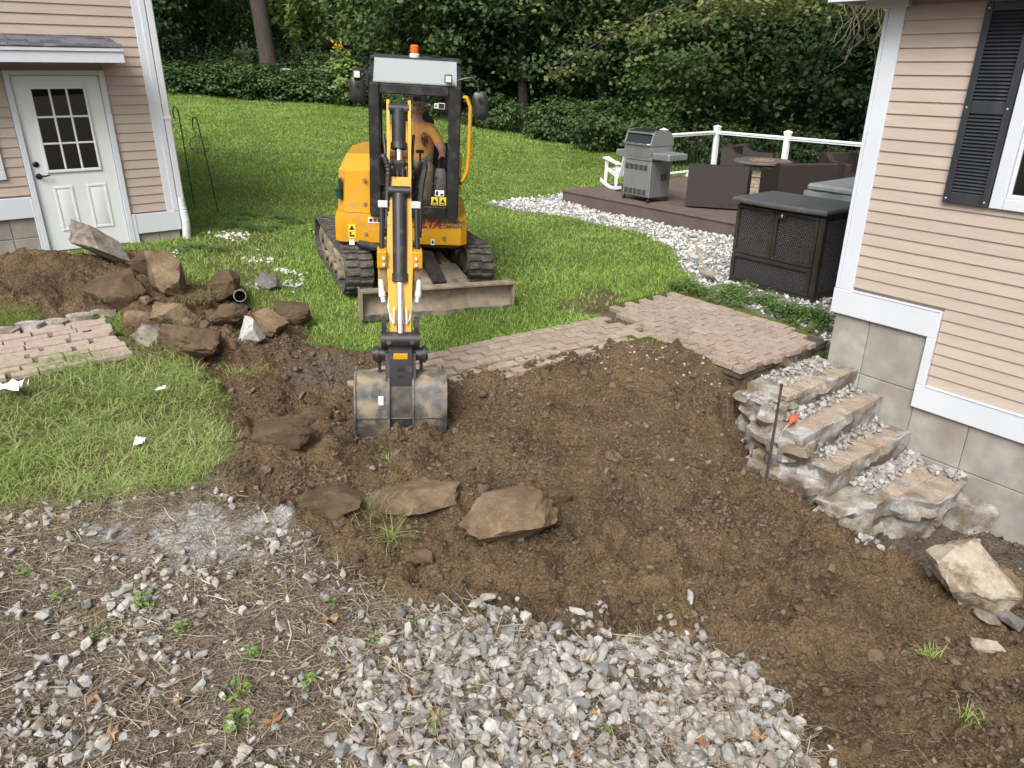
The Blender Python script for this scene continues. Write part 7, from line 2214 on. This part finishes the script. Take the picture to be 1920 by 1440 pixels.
crA = [crown_mesh('crown', 600 + i, 300, 44, (0, 0, 5.0), (2.9, 2.9, 4.3), .17, m_leafA, .42) for i in range(3)]
crB = [crown_mesh('crown', 620 + i, 280, 44, (0, 0, 4.6), (2.8, 2.8, 4.1), .18, m_leafB, .42) for i in range(3)]
tkA = [trunk_mesh(640 + i, 8.5, .17) for i in range(3)]
tree_words = ['dense dark green', 'broad mid green', 'ragged dark green', 'tall mid green', 'drooping dark green']


def tree(label, x, y, cr, tk, s, sz, rot, dz=0.0, group='trees at the lawn edge'):
    T = thing('tree', label, 'tree', (x, y, gz(x, y, False) - .05 + dz), rot, group)
    T.scale = (s, s, sz)
    place('trunk', tk, T); place('crown', cr, T)
    return T


front = [  # x, y, kind, scale, height scale, what singles it out
    (-13.2, 27.5, 0, 1.05, 1.0, 'dark tree directly right of the house with the white door'),
    (-12.0, 29.8, 0, 1.0, 1.05, 'ivy-dark tree left of the big bare trunk'),
    (-4.1, 29.5, 1, .95, 1.0, 'mid green tree above the left mirror of the cab'),
    (-2.2, 28.0, 1, 1.1, 1.0, 'mid green tree right above the excavator roof'),
    (.3, 27.4, 0, 1.1, 1.0, 'dark tree just right of the excavator cab'),
    (2.9, 26.2, 0, 1.0, 1.0, 'dark tree with black trunk left of the grill'),
    (5.6, 25.2, 1, 1.05, .95, 'dark tree behind the grill'),
    (5.2, 22.2, 1, .82, .72, 'broad-leaved low tree behind the railing, left of the fire table'),
    (8.2, 21.6, 0, 1.0, .9, 'dark broad-leaved tree behind the middle railing post'),
    (11.0, 20.4, 0, 1.0, .9, 'dark tree partly hidden by the house with the shutter'),
    (13.5, 18.5, 0, 1.0, 1.0, 'dark tree beyond the corner of the shuttered house')]
for i, (x, y, kd, s, sz, lab) in enumerate(front):
    tree(lab, x, y, (crA, crB)[kd][i % 3], tkA[i % 3], s, sz, i * 1.7)
rt = random.Random(12)
i = 0
for yy, x0, x1, st in ((33.5, -18, 17, 3.1), (40, -22, 22, 3.6), (48, -26, 26, 4.2)):
    x = x0
    while x < x1:
        if not ((yy < 35 and -14.5 < x < -2.6) or (yy == 40 and -13 < x < -3.5)):
            lab = ['dark tree deep in the wood, second row', 'dark tree deep in the wood, third row', 'dark tree at the back of the wood'][(33.5, 40, 48).index(yy)]
            tree(lab, x + rt.uniform(-.8, .8), yy + rt.uniform(-1.4, 1.4), (crA if i % 3 else crB)[i % 3], tkA[i % 3], rt.uniform(1.0, 1.25), rt.uniform(.95, 1.25), rt.uniform(0, 6), group='trees inside the wood')
            i += 1
        x += st
if True:
    for row, txt in (('dark tree deep in the wood, second row', 'dark tree in the second row of the wood, %s from the left'), ('dark tree deep in the wood, third row', 'dark tree in the third row of the wood, %s from the left'), ('dark tree at the back of the wood', 'dark tree in the last row of the wood, %s from the left')):
        rank_labels([o for o in bpy.data.objects if o.get('label') == row], txt)
# big bare trunk with the crown far above
T = thing('tree', 'big straight bare trunk rising behind the bramble hedge', 'tree', (-8.35, 27.6, gz(-8.35, 27.6, False)), .4)
mb = MB(); mb.tube([(0, 0, -.4), (.02, 0, .4), (-.08, 0, 2), (-.22, 0, 4), (-.35, .1, 8), (-.4, .2, 14)], [.42, .31, .27, .25, .22, .12], 14); mb.build('trunk', m_bark, T)
place('crown', crown_mesh('crown', 700, 160, 44, (-.4, .2, 15), (3.2, 3.2, 2.6), .2, m_leafB, .5), T)
# light green sapling with feathery shoots
r = np.random.default_rng(71); PP = []; mb = MB()
for q in range(30):
    a = r.uniform(0, 6.283); el = r.uniform(.55, 1.35); L = r.uniform(1.3, 2.3)
    d = np.array([math.cos(a) * math.cos(el), math.sin(a) * math.cos(el), math.sin(el)]); b = np.array([0, 0, r.uniform(.7, 1.5)])
    ts = np.linspace(.15, 1, 80); c = b + d * L * ts[:, None] + np.array([math.cos(a), math.sin(a), 0]) * (.25 * ts ** 2)[:, None]
    PP.append(c + r.normal(size=c.shape) * .07); mb.tube([b, b + d * L * .5, b + d * L * .95], [.02, .012, .004], 5)
mb.tube([(0, 0, -.2), (.03, 0, .8), (0, 0, 1.6)], [.07, .05, .03], 7)
for (x, y, s, lab) in ((-8.0, 31.0, 1.45, 'feathery light green young tree right of the bare trunk'), (-9.9, 32.5, 1.3, 'feathery light green young tree left of the bare trunk'), (-11.2, 31.5, 1.0, 'small light green tree beside the ivy-dark tree')):
    T = thing('tree', lab, 'tree', (x, y, gz(x, y, False)), x, 'light green young trees'); T.scale = (s, s, s)
    if x == -8.0:
        sap_t = mb.mesh('trunk', m_bark); v, f = leaves(r, np.concatenate(PP), np.full(2400, .17), None, .8); sap_c = np_mesh('crown', v, f, m_leafC)
    place('trunk', sap_t, T); place('crown', sap_c, T)
crC = crown_mesh('crown', 660, 280, 44, (0, 0, 4.6), (2.8, 2.8, 4.1), .2, leaf_mat('sunlit_green_leaves', (.10, .16, .05), (.18, .255, .085), .4), .42)
# distant trees in the gap, leaf colour lightened to stand in for sunlight
for i, (x, y) in enumerate(((-8.8, 42), (-6.2, 44), (-11.5, 45), (-4.2, 41))):
    tree('hazy mid green tree far back in the gap behind the young trees', x, y, crC, tkA[i % 3], 1.15, .95 + .1 * i, i * 2., group='trees far back in the gap')
rank_labels([o for o in bpy.data.objects if o.get('group') == 'trees far back in the gap'], 'mid green tree far back in the gap behind the young trees, %s from left')
# brambles along the edge of the lawn
brm = [crown_mesh('foliage', 720 + i, 130, 34, (0, 0, .62), (1.25, .8, .72), .12, m_bram, .2, .6) for i in range(3)]
stm = MB()
for q in range(12):
    a = q * .52; stm.tube([(0, 0, -.1), (.4 * math.cos(a), .3 * math.sin(a), .6), (.9 * math.cos(a), .6 * math.sin(a), .85)], [.012, .01, .005], 5)
stm = stm.mesh('stems', m_bark)
brs = [(-13.6, 26.6), (-12.2, 26.7), (-10.9, 26.5), (-9.7, 26.6), (-8.4, 26.3), (-7.2, 26.2), (-6.1, 26.0), (-5.0, 26.0)]
for i, (x, y) in enumerate(brs):
    T = thing('bramble_bush', 'bramble bush in the hedge above the lawn, number %s from the white-doored house' % ('one two three four five six seven eight'.split()[i]), 'bush', (x, y, gz(x, y, False)), rt.uniform(-.3, .3), 'bramble hedge')
    T.scale = (1.0, 1.0, rt.uniform(.68, .88)); place('foliage', brm[i % 3], T); place('stems', stm, T)
for i, (x, y, s, lab) in enumerate(((1.4, 23.6, .85, 'low dark bush where the lawn meets the wood'), (2.6, 22.2, .95, 'bright bush at the lawn edge left of the grill'), (3.7, 20.8, .9, 'dark bush behind the rocking chair'), (-.6, 24.8, .7, 'small bush at the lawn edge right of the cab'), (-3.2, 25.6, .8, 'bush at the lawn edge hidden by the cab'), (5.6, 20.3, .8, 'leafy bush behind the railing near the grill'), (7.3, 19.6, .8, 'leafy bush behind the railing beside the fire table'), (9.0, 18.8, .8, 'leafy bush behind the railing by the far armchair'), (10.6, 17.6, .8, 'leafy bush behind the last stretch of railing'))):
    T = thing('bush', lab, 'bush', (x, y, gz(x, y, False) - .05), i, 'bushes at the wood edge'); T.scale = (s, s, s * 1.1); place('foliage', brm[i % 3], T); place('stems', stm, T)
for i in range(16):
    x = -15 + 2.0 * i + rt.uniform(-.6, .6); y = (28.5 + rt.uniform(0, 3)) if x < 4 else (24.5 + rt.uniform(-1.5, 2))
    T = thing('undergrowth_bush', 'x', 'bush', (x, y, gz(x, y, False) - .05), i * 1.1, 'bushes in the shade of the wood'); s = rt.uniform(.9, 1.25); T.scale = (s, s, s * 1.1)
    place('foliage', brm[i % 3], T); place('stems', stm, T)
rank_labels([o for o in bpy.data.objects if o.name.startswith('undergrowth_bush')], 'shady bush between the trunks behind the lawn, %s from the left')
# goldenrod by the hedge end
T = thing('goldenrod', 'tall pale green goldenrod with a yellow flower head', 'plant', (-5.35, 25.4, gz(-5.35, 25.4, False)))
place('foliage', crown_mesh('foliage', 750, 60, 40, (0, 0, .75), (.42, .4, .75), .13, m_leafC, .14, .3), T)
m_gold = mat('yellow_flowers', (.60, .42, .03), .8)
mb = MB(); mb.tube([(-.1, 0, .9), (-.16, 0, 1.5), (-.18, 0, 1.75)], .012, 5); mb.build('stem', m_weed, T)
v, f = leaves(r, np.array([-.18, 0, 1.72]) + r.normal(size=(110, 3)) * np.array([.09, .09, .07]), np.full(110, .06)); place('flower_head', np_mesh('flower_head', v, f, m_gold), T)
# utility box beyond the hedge
UB = thing('utility_box', 'small beige utility box beyond the hedge beside the bare trunk', 'utility box', (-8.6, 30.2, gz(-8.6, 30.2, False)))
m_beige = mat('beige_metal', (.55, .53, .44), .6)
mb = MB(); mb.box(-.26, .26, -.2, .2, 0, .62, .02); mb.build('cabinet', m_beige, UB)
mb = MB(); mb.box(-.28, .28, -.22, .22, .62, .68, .015); mb.build('cap', m_beige, UB)
# overhanging limbs with paler leaves in front of the dark wood
OH = thing('tree', 'pale-leaved tree whose limbs hang across the wood above the railing', 'tree', (10.2, 17.6, gz(10.2, 17.6, False)))
mb = MB(); mb.tube([(0, 0, -.3), (0, .1, 2), (-.2, .1, 4.2), (-.3, 0, 7)], [.26, .2, .17, .08], 10); mb.build('trunk', m_bark, OH)
limbs = [[(-.2, 0, 3.6), (-2.6, .2, 4.7), (-5.2, .3, 4.4), (-7.4, .4, 3.6), (-9.0, .2, 2.75)], [(-.2, 0, 4.0), (-2.4, -.6, 4.6), (-4.6, -.9, 4.3), (-6.2, -1.0, 3.9)], [(-.2, 0, 3.3), (-1.6, -.3, 4.0), (-3.4, -.4, 4.15), (-5.0, -.2, 3.75)], [(-.2, 0, 3.8), (-3.0, .8, 5.0), (-6.4, 1.1, 4.9), (-9.4, 1.0, 4.1)]]
PP = []; mb = MB(); r = np.random.default_rng(90)
for lm in limbs:
    lp = np.array(lm); mb.tube(lm, [.075, .055, .04, .025, .01][:len(lm)], 7)
    seg = np.r_[0, np.cumsum(np.linalg.norm(np.diff(lp, axis=0), axis=1))]
    for q in range(46):
        s = seg[-1] * (.18 + .82 * r.random()); c = np.array([np.interp(s, seg, lp[:, k_]) for k_ in range(3)])
        e = c + r.normal(size=3) * np.array([.35, .35, .2]) + np.array([-.25, 0, -.22])
        mb.tube([c, (c + e) / 2 + np.array([0, 0, .06]), e], [.012, .008, .004], 4)
        PP.append(e + r.normal(size=(26, 3)) * np.array([.2, .2, .07]))
mb.build('limb', m_bark, OH)
PP = np.concatenate(PP)
v, f = leaves(r, PP, np.full(len(PP), .125), None, .6); place('crown', np_mesh('crown', v, f, m_leafD), OH)
mb = MB(); m_twig = mat('bare_twig', (.16, .13, .10), .9)
for q in range(16):
    p = Vector((-3.0 - 1.0 * r.random() * 1.3, -2.2 - .6 * r.random(), 3.9 + .3 * r.random())); pts = [p]
    for s in range(6):
        p = p + Vector((r.normal() * .12, r.normal() * .08, -.15 - .12 * r.random() + .1 * (s > 4))); pts.append(p)
    mb.tube(pts, [.009, .008, .007, .006, .005, .004, .003], 5)
mb.tube([(-.2, 0, 3.7), (-2.0, -1.5, 4.1), (-3.6, -2.4, 4.05), (-4.4, -2.5, 3.95)], [.04, .03, .02, .012], 6)
mb.build('bare_vines', m_twig, OH)
